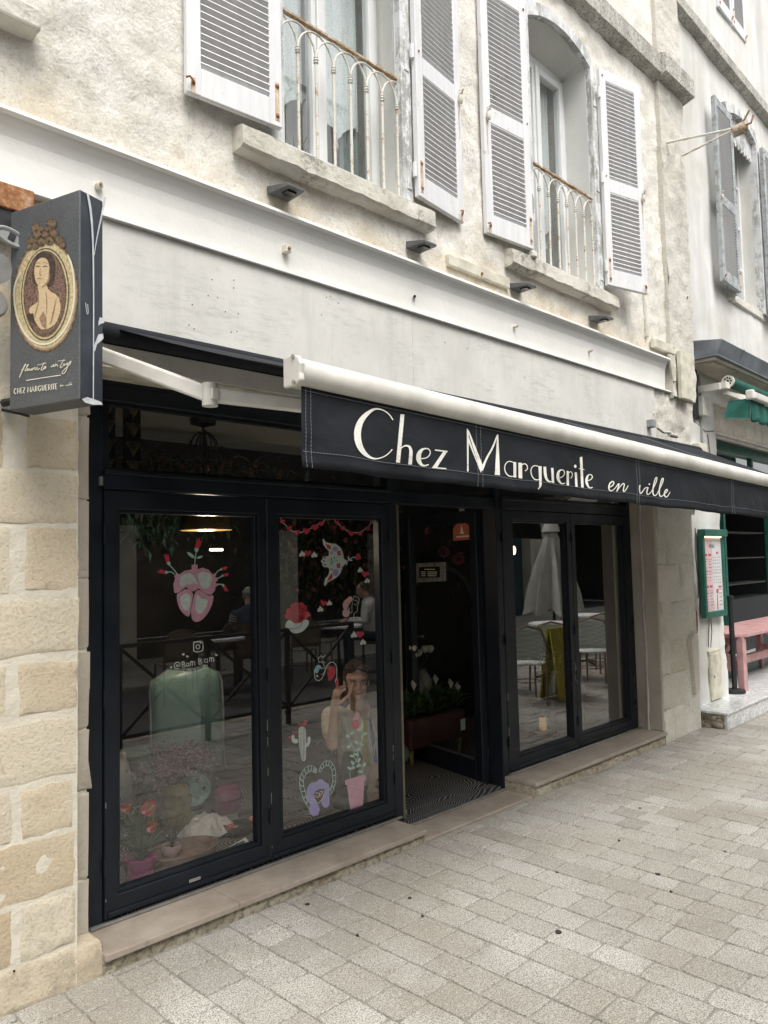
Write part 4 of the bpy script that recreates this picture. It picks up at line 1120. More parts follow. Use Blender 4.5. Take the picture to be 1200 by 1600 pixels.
T.line(mb, [(95, 465), (160, 470), (215, 440), (245, 400)], 4, .0012, DK)
decal('painted_bouquet', mb, SH2, 'red bouquet held by two white hands painted on the glass')
# masked woman with pink hair
mb = MB()
T.fill(mb, round_pts([(715, 200), (725, 150), (770, 110), (800, 85), (828, 95), (830, 140), (790, 180), (770, 240), (730, 245)], 1), 0, BL); T.ell(mb, 755, 285, 42, 50, 0, BL)
T.line(mb, [(835, 140), (850, 75), (880, 100), (912, 110), (905, 160), (885, 220), (890, 270), (850, 280), (845, 340)], 6, 0, WH, 1); T.line(mb, [(850, 140), (880, 130), (890, 170), (860, 200), (850, 170)], 5, 0, WH)
T.line(mb, [(790, 250), (805, 290), (830, 270), (820, 210), (835, 150)], 5, 0, WH); T.line(mb, [(800, 230), (785, 255), (790, 215)], 5, 0, WH); T.line(mb, [(820, 300), (808, 360), (800, 410)], 4, 0, DK)
decal('painted_face', mb, SH2, 'outlined face in profile with pink hair painted on the glass')
# blue-haired face looking into an oval mirror with a red heart
T = Trace(410, 1000, 4.704, gp); mb = MB()
T.fill(mb, round_pts([(383, 240), (390, 190), (420, 180), (440, 205), (415, 215), (405, 240)], 1), 0, AQ)
T.line(mb, [(383, 215), (381, 250), (388, 285), (405, 300), (428, 294), (445, 270), (458, 240), (468, 205), (480, 180), (500, 163), (520, 162), (538, 178), (547, 210), (548, 250), (543, 285), (535, 310)], 5, 0, WH, 1)
T.line(mb, [(418, 168), (411, 150), (413, 128), (425, 124), (433, 112), (440, 128), (452, 124), (463, 108)], 4, 0, WH, 1); T.ell(mb, 400, 240, 5, 5, .0006, WH); T.line(mb, [(393, 258), (400, 270), (412, 268)], 4, 0, WH, 1); T.line(mb, [(452, 158), (456, 170)], 4, 0, WH, 0)
T.line(mb, [(415, 165), (440, 160), (460, 200), (480, 205)], 4, 0, WH); T.line(mb, [(430, 215), (450, 200), (465, 215), (450, 250), (430, 255)], 4, 0, WH); T.line(mb, [(440, 150), (450, 165)], 4, 0, WH); T.line(mb, [(405, 235), (415, 225)], 4, 0, WH)
T.ell(mb, 400, 262, 6, 6, .0006, WH); T.fill(mb, round_pts([(477, 210), (490, 180), (505, 198), (520, 190), (536, 210), (537, 250), (518, 285), (487, 306), (480, 270)], 1), 0, RD)
decal('painted_mirror', mb, SH2, 'outlined face kissing an oval with a red heart painted on the glass')
# cactus
T = Trace(440, 1120, 7.5, gp); mb = MB()
T.fill(mb, round_pts([(195, 150), (215, 115), (260, 112), (285, 150), (288, 330), (285, 505), (255, 525), (230, 505), (205, 330)], 1), 0, WH)
T.fill(mb, round_pts([(112, 230), (128, 208), (150, 220), (150, 260), (195, 262), (195, 310), (140, 312), (118, 280)], 1), 0, WH); T.fill(mb, round_pts([(302, 250), (320, 225), (342, 245), (335, 310), (310, 350), (288, 355), (288, 320), (303, 300)], 1), 0, WH)
for x in (215, 235, 255, 270): T.line(mb, [(x, 130), (x + (245 - x) * .1, 330), (x + (250 - x) * .4, 510)], 4, .0006, DK)
for x, y, r_ in ((208, 88, 20), (245, 90, 16), (270, 85, 24), (285, 58, 22), (140, 185, 14), (172, 182, 12), (95, 240, 16)): T.heart(mb, x, y, r_, .1, 0, RD)
decal('painted_cactus', mb, SH2, 'white cactus with red blossoms painted on the glass')
# lilac-haired woman with arms that close into a heart
mb = MB(); out = [(320, 1075), (270, 1000), (225, 880), (205, 760), (225, 660), (280, 590), (340, 568), (390, 590), (415, 620)]; inn = [(300, 985), (285, 900), (262, 830), (252, 750), (275, 680), (320, 640), (360, 635), (395, 660)]
T.line(mb, out, 8, 0, MI); T.line(mb, inn, 8, 0, MI)
for k in range(11):
    u = k / 10 * (len(out) - 2) + .6; v = k / 10 * (len(inn) - 1); iu = min(int(u), len(out) - 2); iv = min(int(v), len(inn) - 2); a = [out[iu][i] + (out[iu + 1][i] - out[iu][i]) * (u - iu) for i in (0, 1)]; b_ = [inn[iv][i] + (inn[iv + 1][i] - inn[iv][i]) * (v - iv) for i in (0, 1)]
    T.line(mb, [a, b_], 11, 0, MI, 0)
out = [(435, 650), (450, 590), (490, 530), (540, 508), (590, 530), (628, 600), (638, 700), (625, 800), (590, 890), (572, 925)]; inn = [(455, 650), (480, 600), (520, 570), (560, 575), (590, 620), (600, 700), (595, 790), (570, 850)]
T.line(mb, out, 8, 0, MI); T.line(mb, inn, 8, 0, MI)
for k in range(11):
    u = k / 10 * (len(out) - 2.2) + .3; v = k / 10 * (len(inn) - 1); iu = min(int(u), len(out) - 2); iv = min(int(v), len(inn) - 2); a = [out[iu][i] + (out[iu + 1][i] - out[iu][i]) * (u - iu) for i in (0, 1)]; b_ = [inn[iv][i] + (inn[iv + 1][i] - inn[iv][i]) * (v - iv) for i in (0, 1)]
    T.line(mb, [a, b_], 11, 0, MI, 0)
for y in (610, 628, 646): T.line(mb, [(380, y), (415, y + 8)], 5, .0004, WH)
T.fill(mb, [(300, 960), (292, 880), (310, 810), (350, 770), (405, 765), (430, 735), (470, 728), (510, 765), (550, 785), (565, 850), (560, 950), (560, 1030), (530, 1068), (490, 1062), (465, 1020), (468, 960), (500, 900), (500, 840), (450, 845), (395, 870), (380, 920), (400, 1000), (435, 1040), (448, 1090), (425, 1150), (370, 1165), (325, 1130), (318, 1070), (335, 1030)], .0004, LI)
T.line(mb, [(388, 960), (410, 1015), (440, 1010), (480, 950), (497, 900)], 7, .0008, WH); T.ell(mb, 405, 928, 20, 18, .0008, OR); T.ell(mb, 452, 922, 18, 16, .0008, OR)
T.line(mb, [(400, 885), (425, 900), (440, 890)], 7, .0012, WH); T.line(mb, [(448, 880), (480, 865), (485, 895), (455, 905)], 7, .0012, WH); T.line(mb, [(440, 890), (440, 940), (418, 948)], 7, .0012, WH); T.line(mb, [(362, 905), (385, 910)], 7, .0008, DK)
decal('painted_woman', mb, SH2, 'lilac-haired woman with striped arms forming a heart')
# pink pot with a climbing stem
mb = MB()
T.fill(mb, [(742, 745), (985, 675), (992, 740), (970, 748), (952, 1060), (808, 1115), (765, 805), (748, 800)], 0, PK)
T.line(mb, [(805, 725), (800, 640)], 8, 0, MI); T.line(mb, [(950, 685), (955, 600), (920, 560), (860, 500), (845, 440), (850, 390)], 8, 0, MI); T.line(mb, [(825, 600), (850, 545), (895, 480), (895, 410), (850, 370), (820, 330), (800, 280), (775, 210), (740, 0)], 8, 0, MI); T.line(mb, [(900, 400), (935, 330), (950, 240), (940, 150), (930, 0)], 8, 0, MI)
for x, y, ro in ((795, 605, .6), (835, 600, -.2), (925, 645, .1), (970, 565, -1.0), (830, 538, .9), (900, 572, -.5), (825, 460, .2), (878, 440, .3), (908, 505, -1.2), (905, 380, -.6), (790, 350, -.5), (935, 325, .3), (880, 300, .8), (775, 228, .5), (825, 190, -.9), (978, 200, -.6), (945, 240, 1.2)): T.ell(mb, x, y, 30, 16, .0003, MI, rot=ro)
T.ell(mb, 870, 88, 48, 56, .0004, RD); T.fill(mb, round_pts([(875, 150), (920, 110), (945, 45), (962, 85), (950, 150), (915, 175)], 1), .0004, WH); T.ell(mb, 870, 25, 40, 30, .0003, BL); T.ell(mb, 885, -18, 30, 44, .0002, PK)
decal('painted_flowerpot', mb, SH2, 'pink flowerpot with a twining green plant painted on the glass')

# ================================================================== SHOP INTERIOR (part of the building)
FL = .05
MB().box(1.36, 7.0, .362, 5.0, -.2, FL).build('shop_floor', MATS['wave_carpet'], BLD)
MB().box(3.475, 4.505, .262, .362, -.2, FL - .02).build('shop_floor', MATS['wave_carpet'], BLD)
MB().box(1.30, 6.95, .36, 5.0, 2.62, 2.70).build('shop_ceiling', mt['room_ceiling'], BLD)
MB().box(1.38, 6.9, .37, 1.15, 2.475, 2.50).build('ceiling_bulkhead', mt['cream_wall'], BLD)
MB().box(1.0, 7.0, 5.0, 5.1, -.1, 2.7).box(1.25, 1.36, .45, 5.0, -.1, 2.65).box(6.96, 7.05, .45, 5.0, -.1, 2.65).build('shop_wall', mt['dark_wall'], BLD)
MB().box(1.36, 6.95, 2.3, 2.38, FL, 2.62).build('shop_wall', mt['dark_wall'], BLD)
# art-deco curtain strip at the left and behind the transom
for X in (1.72, 1.86):
    cm = MB(); cm.box(X, X + .09, .62, .64, 2.0, 2.60)
    c0 = cm.build('deco_curtain', mt['glazed_dark'], BLD); g_ = MB()
    for k in range(6):
        for s_ in range(-3, 4): g_.beam((X + .045, .612, 2.02 + .1 * k), (X + .045 + s_ * .013, .612, 2.10 + .1 * k), .003, .003)
    g_.build('gold_pattern', mt['gold_leaf'], c0)

# ================================================================== AWNING
AW = thing('shop_awning', 'black fabric awning with white front bar and white lettered valance over the shopfront', 'awning', (4.4, 0, 2.1))
YB = -1.25
A0, A1 = 1.50, 7.43                       # ends of the cloth
def barc(x): return 2.247 - (x - 1.5) * .0262        # bar centre height
def valp(px, py): return W(px, py, YB - .012)
# cloth from roller to bar, slight sag between
vs = []; fs = []; nx = 60; ny = 8
for j in range(ny + 1):
    v = j / ny
    for i in range(nx + 1):
        X = A0 + (A1 - A0) * i / nx; zb = barc(X) + .018
        vs.append((X, -.03 + (YB + .02 + .03) * v, 2.672 + (zb - 2.672) * v - .010 * math.sin(math.pi * v) * (1 + .3 * noise.noise(Vector((X * 2, v * 3, 0))))))
for j in range(ny):
    for i in range(nx): a = j * (nx + 1) + i; fs.append((a, a + nx + 1, a + nx + 2, a + 1))
cloth = MB().add(vs, fs).build('fabric', mt['awning_canvas'], AW, smooth=True, solid=.002)
SEAMS = [2.62, 3.95, 5.27, 6.60]
SEAMS = [valp(748, 700).x, valp(997, 760).x, valp(1145, 780).x]; SEAMS.append(2 * SEAMS[2] - SEAMS[1])
sm_ = MB()
for X in SEAMS:
    for dx in (-.008, .008):
        P = [(X + dx, -.03 + (YB + .05) * v, 2.676 + (barc(X) + .020 - 2.672) * v - .010 * math.sin(math.pi * v)) for v in [k / 12 for k in range(13)]]
        sm_.tube(P, .0022, 4)
sm_.build('stitching', mt['thread'], cloth)
MB().tube([(1.40, -.02, 2.650), (7.5, -.02, 2.650)], .043, 16).build('roller', mt['awning_canvas'], AW, smooth=True)
# white front bar: rounded section
prof = []
for k in range(14):
    t = math.pi * k / 13
    prof.append((YB - .012 - .036 * math.sin(t), .043 * math.cos(t)))
prof += [(YB + .030, -.043), (YB + .035, 0), (YB + .030, .043)]
bv = [(A0 - .005, y, barc(A0) + z) for y, z in prof] + [(A1 + .03, y, barc(A1) + z) for y, z in prof]; K = len(prof)
bm_ = MB().add(bv, [tuple(range(K)), tuple(range(K, 2 * K))[::-1]] + [(i, K + i, K + (i + 1) % K, (i + 1) % K) for i in range(K)])
BAR = bm_.build('front_bar', mt['awning_white'], AW, smooth=True)
BAR.data.polygons.foreach_set('use_smooth', [True] * len(BAR.data.polygons))
zc = barc(A0)
cap = [(YB + .036, -.048), (YB - .020, -.050), (YB - .052, -.036), (YB - .048, -.012), (YB - .053, .016), (YB - .040, .042), (YB - .005, .052), (YB + .036, .048)]
cp_ = MB().prism([(A0 - .022, y, zc + z) for y, z in cap], (.020, 0, 0)).build('end_cap', mt['awning_white'], BAR, bevel=.006, seg=2)
MB().tube([(A0 - .026, YB - .018, zc + .042), (A0 - .021, YB - .018, zc + .042)], .008, 8).tube([(A0 - .026, YB - .02, zc - .038), (A0 - .021, YB - .02, zc - .038)], .008, 8).build('screw', mt['steel'], cp_)
# valance: hanging cloth with soft folds
vs = []; fs = []; nx = 150; nz = 10
def valtop(x): return barc(x) - .040
def valbot(x): return 1.945 - (x - 1.5) * .0162 + .002 * math.sin(x * 9) + .0012 * math.sin(x * 23)
def vy(x, v): return YB - .010 - (.008 * math.sin(x * 7 + v * 2.4) + .004 * math.sin(x * 17 - v * 3) + .010 * noise.noise(Vector((x * 5 + v * 3, v * 1.5, 4)))) * (v ** 1.2)
for j in range(nz + 1):
    v = j / nz
    for i in range(nx + 1):
        X = A0 + .015 + (A1 - A0) * i / nx
        vs.append((X, vy(X, v), valtop(X) + (valbot(X) - valtop(X)) * v))
for j in range(nz):
    for i in range(nx): a = j * (nx + 1) + i; fs.append((a, a + nx + 1, a + nx + 2, a + 1))
VAL = MB().add(vs, fs).build('valance', mt['awning_canvas'], AW, smooth=True, solid=.0015)
def onval(px, py):                       # point of the folded cloth seen at this pixel
    r = ray(px, py); y = YB
    for _ in range(4):
        t = (y - CAM.y) / r.y; p = CAM + r * t
        v = (valtop(p.x) - p.z) / (valtop(p.x) - valbot(p.x)); y = vy(p.x, min(1, max(0, v)))
    return CAM + r * ((y - CAM.y) / r.y)
def letters(name, T, strokes, mat, parent, lift, label=None):
    mb = MB()
    for kind, pts in strokes:
        if kind == 'f': T.fill(mb, pts, lift)
        elif kind == 'o': T.ell(mb, *pts, lift)
        else: T.line(mb, pts, kind, lift)
    return mb.build(name, mat, parent, label=label)
LW = mt['letter_white']; LIFT = .0035
def resample(pts, step=22):
    out = []
    for a, b in zip(pts[:-1], pts[1:]):
        n = max(1, int(math.hypot(b[0] - a[0], b[1] - a[1]) / step))
        for k in range(n): out.append(tuple(a[i] + (b[i] - a[i]) * k / n for i in range(len(a))))
    return out + [pts[-1]]
class LT(Trace):
    def bar(s, mb, a, b, c, d, m=0, n=8):     # quad a-b (top) to d-c (bottom), split along its length so that it follows the folds
        L = [(a[0] + (d[0] - a[0]) * k / n, a[1] + (d[1] - a[1]) * k / n) for k in range(n + 1)]; Rr = [(b[0] + (c[0] - b[0]) * k / n, b[1] + (c[1] - b[1]) * k / n) for k in range(n + 1)]
        q = [s.P(*p, LIFT) for p in L] + [s.P(*p, LIFT) for p in Rr]
        mb.add(q, [(i, i + 1, n + 2 + i, n + 1 + i) for i in range(n)], m)
    def st(s, mb, pts, w=8): s.line(mb, pts, w, LIFT)
def glyph(parts, T):
    mb = MB()
    for p in parts:
        if p[0] == 'b': T.bar(mb, *p[1:])
        elif p[0] == 'o': T.ell(mb, *p[1:], LIFT)
        else: T.st(mb, list(p[1]), p[2] if len(p) > 2 else 8)
    return mb.build('letter', LW, VAL)
TA = LT(540, 620, 6.0, onval)
glyph([('s', [(438, 218, 10), (400, 160, 10), (340, 122, 11), (280, 112, 16), (235, 128, 26), (165, 185, 46), (118, 260, 60), (100, 360, 66), (120, 460, 58), (170, 535, 40), (235, 578, 18), (300, 583, 9), (370, 555, 9), (415, 515, 10), (430, 493, 10)])], TA)
glyph([('b', (508, 165), (545, 168), (503, 620), (466, 615)), ('s', [(512, 485, 8), (545, 458, 12), (590, 462, 20), (607, 500, 30), (604, 560, 34), (598, 636, 34)])], TA)
glyph([('s', [(700, 580, 10), (745, 578, 10), (778, 555, 10), (790, 520, 10), (775, 490, 10), (740, 484, 12), (705, 498, 26), (680, 535, 44), (675, 585, 46), (695, 632, 30), (730, 650, 13), (772, 636, 10)])], TA)
glyph([('b', (832, 494), (950, 508), (947, 520), (830, 506)), ('b', (908, 515), (948, 512), (850, 664), (805, 665)), ('b', (805, 658), (938, 670), (936, 680), (803, 668))], TA)
TB = LT(720, 640, 5.4545, onval)
glyph([('b', (45, 160), (62, 200), (60, 528), (48, 528)), ('b', (47, 160), (66, 185), (184, 480), (165, 540)), ('b', (47, 190), (60, 280), (165, 540), (150, 490)), ('s', [(172, 520, 22), (215, 410, 16), (265, 330, 16), (304, 222, 12)]), ('b', (303, 212), (314, 216), (328, 560), (284, 557))], TB)
glyph([('s', [(446, 452, 6), (405, 438, 7), (375, 460, 8), (365, 500, 9), (378, 545, 9), (410, 572, 9), (450, 568, 7)]), ('b', (442, 447), (466, 449), (467, 580), (443, 577))], TB)
glyph([('b', (484, 453), (516, 455), (518, 588), (486, 584)), ('s', [(514, 472, 8), (540, 458, 8), (562, 480, 8), (563, 508, 8), (542, 524, 8)])], TB)
glyph([('s', [(662, 486, 6), (620, 475, 7), (592, 500, 8), (592, 550, 8), (615, 592, 8), (645, 602, 8), (664, 592, 6)]), ('b', (656, 482), (683, 484), (683, 640), (662, 636)), ('s', [(674, 630, 22), (670, 660, 16), (652, 680, 5)])], TB)
glyph([('s', [(710, 487, 24), (714, 560, 24), (728, 602, 20), (755, 618, 10), (776, 610, 8)]), ('b', (763, 497), (784, 498), (791, 627), (770, 624))], TB)
glyph([('s', [(838, 582, 7), (865, 572, 7), (880, 545, 7), (875, 520, 7), (850, 512, 8), (828, 527, 18), (820, 560, 26), (824, 597, 24), (842, 625, 15), (865, 635, 8), (882, 625, 8)])], TB)
glyph([('b', (896, 522), (915, 524), (917, 648), (896, 645)), ('s', [(914, 540, 6), (932, 526, 6), (946, 545, 7), (944, 570, 7), (932, 586, 7)])], TB)
glyph([('o', 970, 484, 11, 14), ('b', (964, 535), (984, 536), (990, 660), (970, 656))], TB)
glyph([('b', (1008, 406), (1030, 402), (1042, 665), (1020, 662)), ('b', (1000, 499), (1048, 509), (1048, 516), (1000, 506))], TB)
glyph([('s', [(1078, 606, 7), (1105, 597, 7), (1118, 575, 7), (1108, 555, 7), (1086, 553, 8), (1070, 575, 18), (1064, 612, 24), (1075, 650, 17), (1095, 672, 9), (1118, 662, 8)])], TB)
TC = LT(900, 700, 7.5, onval)
glyph([('s', [(385, 462, 11), (425, 440, 12), (440, 405, 12), (420, 388, 12), (388, 415, 16), (375, 460, 19), (382, 495, 16), (410, 505, 12), (445, 480, 10), (480, 430, 10)])], TC)
glyph([('s', [(478, 432, 12), (500, 415, 13), (492, 440, 14), (470, 512, 14)]), ('s', [(470, 510, 9), (510, 450, 10), (545, 412, 12), (562, 425, 14), (550, 470, 14), (545, 512, 14), (570, 505, 10), (605, 440, 9)])], TC)
glyph([('s', [(742, 435, 18), (735, 480, 15), (745, 545, 14), (775, 510, 12), (800, 468, 12), (832, 462, 9)])], TC)
glyph([('s', [(838, 460, 14), (822, 510, 15), (824, 548, 12), (850, 542, 10), (885, 500, 9)]), ('o', 852, 424, 9, 10)], TC)
glyph([('s', [(880, 505, 9), (930, 410, 12), (945, 345, 12), (925, 345, 12), (902, 430, 14), (890, 510, 17), (902, 560, 14), (935, 555, 10), (962, 500, 9)])], TC)
glyph([('s', [(960, 505, 9), (1005, 415, 12), (1020, 355, 12), (1000, 355, 12), (977, 440, 14), (965, 520, 17), (978, 572, 14), (1005, 565, 10), (1030, 535, 9)])], TC)
glyph([('s', [(1022, 545, 10), (1050, 522, 12), (1068, 495, 12), (1055, 482, 12), (1035, 505, 15), (1025, 550, 17), (1045, 580, 13), (1070, 565, 10), (1095, 515, 8)])], TC)
# hem stitching and seams on the valance
sm_ = MB()
def stitch(fn, x0, x1, gap=.35):
    x = x0
    while x < x1:
        L = .009; v0, v1 = fn(x), fn(x + L)
        sm_.beam(v0, v1, .0010, .0014); x += L * (1 + gap)
def vpt(x, v, l=.0035): return (x, vy(x, v) - l, valtop(x) + (valbot(x) - valtop(x)) * v)
stitch(lambda x: vpt(x, .06), A0 + .02, 6.2); stitch(lambda x: vpt(x, .80), A0 + .02, 6.2)
for X in [A0 + .03, A0 + .05] + [q + d_ for q in SEAMS for d_ in (-.014, .014)]:
    v = .0
    while v < .99: sm_.beam(vpt(X, v), vpt(X, min(1, v + .04)), .0010, .0014, up=(0, 1, 0)); v += .05
sm_.build('stitching', mt['thread'], VAL)
# folding arms
def arm(sh, el, ba):
    sh, el, ba = Vector(sh), Vector(el), Vector(ba)
    a = MB(); a.beam(sh, el, .032, .062); o = a.build('upper_arm', mt['awning_white'], AW, bevel=.010, seg=2)
    MB().tube([el + Vector((0, 0, -.043)), el + Vector((0, 0, .043))], .030, 12).box(el.x - .012, el.x + .012, el.y - .04, el.y - .02, el.z - .02, el.z + .02).build('elbow_joint', mt['awning_white'], o, smooth=True)
    MB().beam(el, ba, .028, .058).build('forearm', mt['awning_white'], AW, bevel=.010, seg=2)
    MB().box(sh.x - .05, sh.x + .03, sh.y - .03, .0, sh.z - .04, sh.z + .06).build('arm_bracket', mt['awning_white'], AW, bevel=.006)
arm((1.36, -.10, 2.533), tuple(W(328, 617, -.65)), (2.50, YB + .03, 2.19))
arm((7.30, -.10, 2.50), (7.0, -.7, 2.26), (5.9, YB + .03, 2.08))

# ================================================================== PROJECTING SIGN
SA = math.radians(17.8)
sx = Vector((-math.sin(SA) * -1, -math.cos(SA), 0))       # outwards from the wall
sx = Vector((.305, -.952, 0)).normalized(); sy = Vector((.952, .305, 0)).normalized()
SP0 = W(15.5, 487, -.12)                                 # middle of the inner vertical edge of the portrait face
SH_ = .765; SW = .372; ST = .108
z0s = W(14.6, 642, -.12).z; z1s = z0s + SH_
def sgn(u, d, z): return Vector((SP0.x, SP0.y, 0)) + sx * u + sy * d + Vector((0, 0, z))
SG = thing('hanging_sign', 'faded grey box sign with gilded oval portrait print, left of the awning', 'sign', (SP0.x, SP0.y, z0s))
b = MB(); c8 = [sgn(u, d, z) for z in (z0s, z1s) for d in (0, ST) for u in (0, SW)]
b.add(c8, [(0, 1, 3, 2), (4, 6, 7, 5), (0, 4, 5, 1), (2, 3, 7, 6), (0, 2, 6, 4), (1, 5, 7, 3)], 0); b.m = [0, 0, 0, 0, 0, 1]
b.build('sign_box', [mt['faded_vinyl'], mt['dark_vinyl']], SG, bevel=.004)
def sgnp(px, py):
    r = ray(px, py); nrm = -sy; P0 = sgn(0, 0, 0); t = nrm.dot(P0 - CAM) / nrm.dot(r); return CAM + r * t
T = Trace(0, 300, 4.447, sgnp, -sy)
GM = [mt['gilt_print'], mt['gilt_shadow'], mt['sepia_ground'], mt['sepia_skin'], mt['sepia_hair'], mt['sepia_shade'], mt['cream_print']]
ec = (318, 720)
def sell(mb, rx, ry, lift, m, dx=0, dy=0):
    # the oval leans with the perspective of the face
    pts = [(ec[0] + dx + rx * math.cos(t), ec[1] + dy + ry * math.sin(t) - .28 * rx * math.cos(t) * (.25)) for t in [2 * math.pi * k / 40 for k in range(40)]]
    T.fill(mb, pts, lift, m)
mb = MB(); sell(mb, 228, 390, .001, 1); sell(mb, 222, 382, .0014, 5); sell(mb, 212, 368, .0016, 0); sell(mb, 168, 322, .0022, 1, 0, -8); sell(mb, 160, 312, .0028, 0, 0, -8); sell(mb, 150, 300, .0034, 1, 0, -10)
rr = random.Random(8)
for k in range(70):
    t = 2 * math.pi * k / 70; T.ell(mb, ec[0] + 226 * math.cos(t), ec[1] + 388 * math.sin(t), 4, 5, .0022, 5 if k % 2 else 1, 6)
for x, y, r_ in ((255, 255, 34), (290, 265, 26), (360, 225, 38), (345, 260, 30), (320, 300, 36), (270, 300, 36), (380, 295, 34), (225, 345, 34), (290, 345, 34), (350, 335, 34), (215, 380, 22), (420, 340, 30), (440, 370, 22), (250, 375, 26)):
    T.ell(mb, x, y, r_, r_ * 1.1, .004, 1, 9)
    for q in range(3): T.line(mb, [(x - r_ * (.8 - .2 * q), y + 8 * q), (x - 4, y - r_ * (.8 - .3 * q)), (x + r_ * (.8 - .2 * q), y + 6 * q)], 3, .0046, 5, 2)
T.line(mb, [(150, 560), (105, 640), (100, 760), (130, 900), (190, 1010), (280, 1065), (370, 1050), (450, 970), (505, 850), (525, 700), (510, 520), (475, 440)], 12, .0030, 6)
mb.build('frame_print', GM, SG)
mb = MB(); sell(mb, 138, 283, .0040, 2, 0, -12)
T.fill(mb, round_pts([(250, 470), (265, 430), (310, 415), (360, 430), (392, 480), (395, 560), (380, 640), (350, 670), (300, 650), (240, 650), (228, 590), (240, 520)], 2), .0046, 4)
T.fill(mb, round_pts([(262, 480), (300, 455), (340, 470), (355, 540), (345, 620), (310, 660), (270, 655), (248, 600), (245, 530)], 2), .0052, 3)
T.fill(mb, round_pts([(265, 640), (330, 640), (345, 690), (410, 720), (432, 790), (420, 860), (395, 920), (350, 950), (320, 958), (285, 955), (235, 870), (205, 830), (220, 800), (270, 770), (280, 720)], 1), .0049, 3)
T.fill(mb, [(190, 850), (240, 845), (250, 900), (262, 935), (215, 900)], .0052, 4); T.fill(mb, [(280, 880), (310, 830), (332, 880), (330, 955), (300, 935)], .0054, 5); T.line(mb, [(262, 690), (280, 760), (260, 830), (250, 870)], 9, .0056, 5)
T.fill(mb, round_pts([(318, 500), (350, 520), (345, 610), (318, 650), (305, 640), (325, 590)], 1), .0054, 5 if False else 3)
T.line(mb, [(256, 523, 3), (272, 517, 8), (288, 523, 3)], 6, .0056, 4, 0); T.line(mb, [(306, 523, 3), (322, 517, 8), (340, 525, 3)], 6, .0056, 4, 0); T.line(mb, [(252, 502), (268, 494), (288, 499)], 4, .0056, 5); T.line(mb, [(305, 498), (325, 492), (344, 503)], 4, .0056, 5)
T.line(mb, [(292, 530, 3), (283, 578, 7), (298, 584, 5)], 5, .0056, 5); T.line(mb, [(266, 607, 3), (283, 602, 9), (301, 609, 3)], 6, .0056, 5); T.line(mb, [(275, 632), (292, 634)], 3, .0056, 5, 0); T.line(mb, [(350, 540, 5), (352, 600, 10), (335, 640, 14), (300, 664, 5)], 9, .0056, 5)
T.line(mb, [(400, 740, 4), (380, 840, 12), (360, 920, 8)], 9, .0056, 5); T.line(mb, [(330, 700, 4), (335, 780, 9), (330, 850, 4)], 9, .0056, 5); T.line(mb, [(250, 655), (247, 700)], 5, .0056, 4, 0)
mb.build('portrait_print', GM, SG)
T = Trace(20, 550, 10.909, sgnp, -sy); mb = MB()
L_ = lambda p, w=12, sm=1: T.line(mb, p, w, .0025, 0, sm)
L_([(120, 438, 14), (160, 350, 16), (185, 280, 14), (215, 215, 10), (240, 200, 8), (215, 240, 10), (180, 300, 12), (165, 350, 12)]); L_([(150, 305), (210, 295)], 8, 0)
L_([(215, 325), (245, 270), (280, 212), (262, 215), (235, 280), (222, 325), (245, 318), (262, 295)]); L_([(255, 310), (280, 290), (272, 278), (252, 300), (262, 325), (290, 305), (302, 282)]); L_([(300, 282), (295, 318), (318, 312), (335, 272), (328, 318), (345, 312)])
L_([(350, 275), (345, 312)]); L_([(350, 300), (372, 268), (395, 270)]); L_([(392, 272), (385, 310), (405, 300)]); L_([(398, 248), (400, 250)], 8, 0); L_([(430, 260), (415, 280), (432, 295), (415, 310), (440, 300), (470, 280)])
L_([(545, 180), (510, 250), (488, 312), (510, 315), (535, 290)]); L_([(430, 225), (500, 208), (585, 190)], 9, 0); L_([(530, 290), (575, 255), (568, 240), (540, 262), (535, 288), (555, 290), (580, 262)])
L_([(660, 235), (668, 262), (685, 250), (705, 215)]); L_([(712, 212), (700, 258), (722, 245)]); L_([(738, 182), (740, 185)], 9, 0); L_([(738, 205), (728, 250)]); L_([(735, 235), (762, 200), (765, 245), (785, 235)])
L_([(885, 125), (840, 200), (810, 265), (835, 270), (860, 245)]); L_([(775, 160), (830, 150), (905, 145)], 9, 0); L_([(890, 200), (868, 215), (870, 240), (895, 225), (902, 195), (900, 235)])
L_([(945, 185), (920, 205), (925, 225), (950, 205), (958, 180), (945, 250), (920, 320), (880, 375), (845, 370), (860, 330), (920, 270), (975, 225)]); L_([(962, 215), (1000, 180), (1005, 155), (975, 175), (970, 210), (1000, 205)])
L_([(235, 488), (530, 440), (828, 396)], 13, 0)
mb.build('sign_script', [mt['cream_print']], SG)
mb = MB()
CAPS = {'C': [[(.9, .12), (.5, 0), (.1, .3), (.1, .7), (.5, 1), (.9, .88)]], 'H': [[(.1, 0), (.1, 1)], [(.9, 0), (.9, 1)], [(.1, .6), (.9, .6)]], 'E': [[(.15, 0), (.15, 1)], [(.15, 0), (.85, 0)], [(.15, .6), (.7, .6)], [(.15, 1), (.85, 1)]], 'Z': [[(.1, 0), (.9, 0), (.1, 1), (.9, 1)]],
        'M': [[(.05, 1), (.1, 0), (.5, .8), (.9, 0), (.95, 1)]], 'A': [[(.05, 1), (.5, 0), (.95, 1)], [(.2, .65), (.8, .65)]], 'R': [[(.15, 0), (.15, 1)], [(.15, 0), (.85, .08), (.85, .5), (.15, .58)], [(.45, .58), (.9, 1)]], 'G': [[(.9, .12), (.5, 0), (.1, .3), (.1, .7), (.5, 1), (.9, .88), (.9, .6), (.6, .6)]],
        'U': [[(.1, 0), (.1, .75), (.5, 1), (.9, .75), (.9, 0)]], 'I': [[(.5, 0), (.5, 1)]], 'T': [[(.5, 0), (.5, 1)], [(.05, 0), (.95, 0)]]}
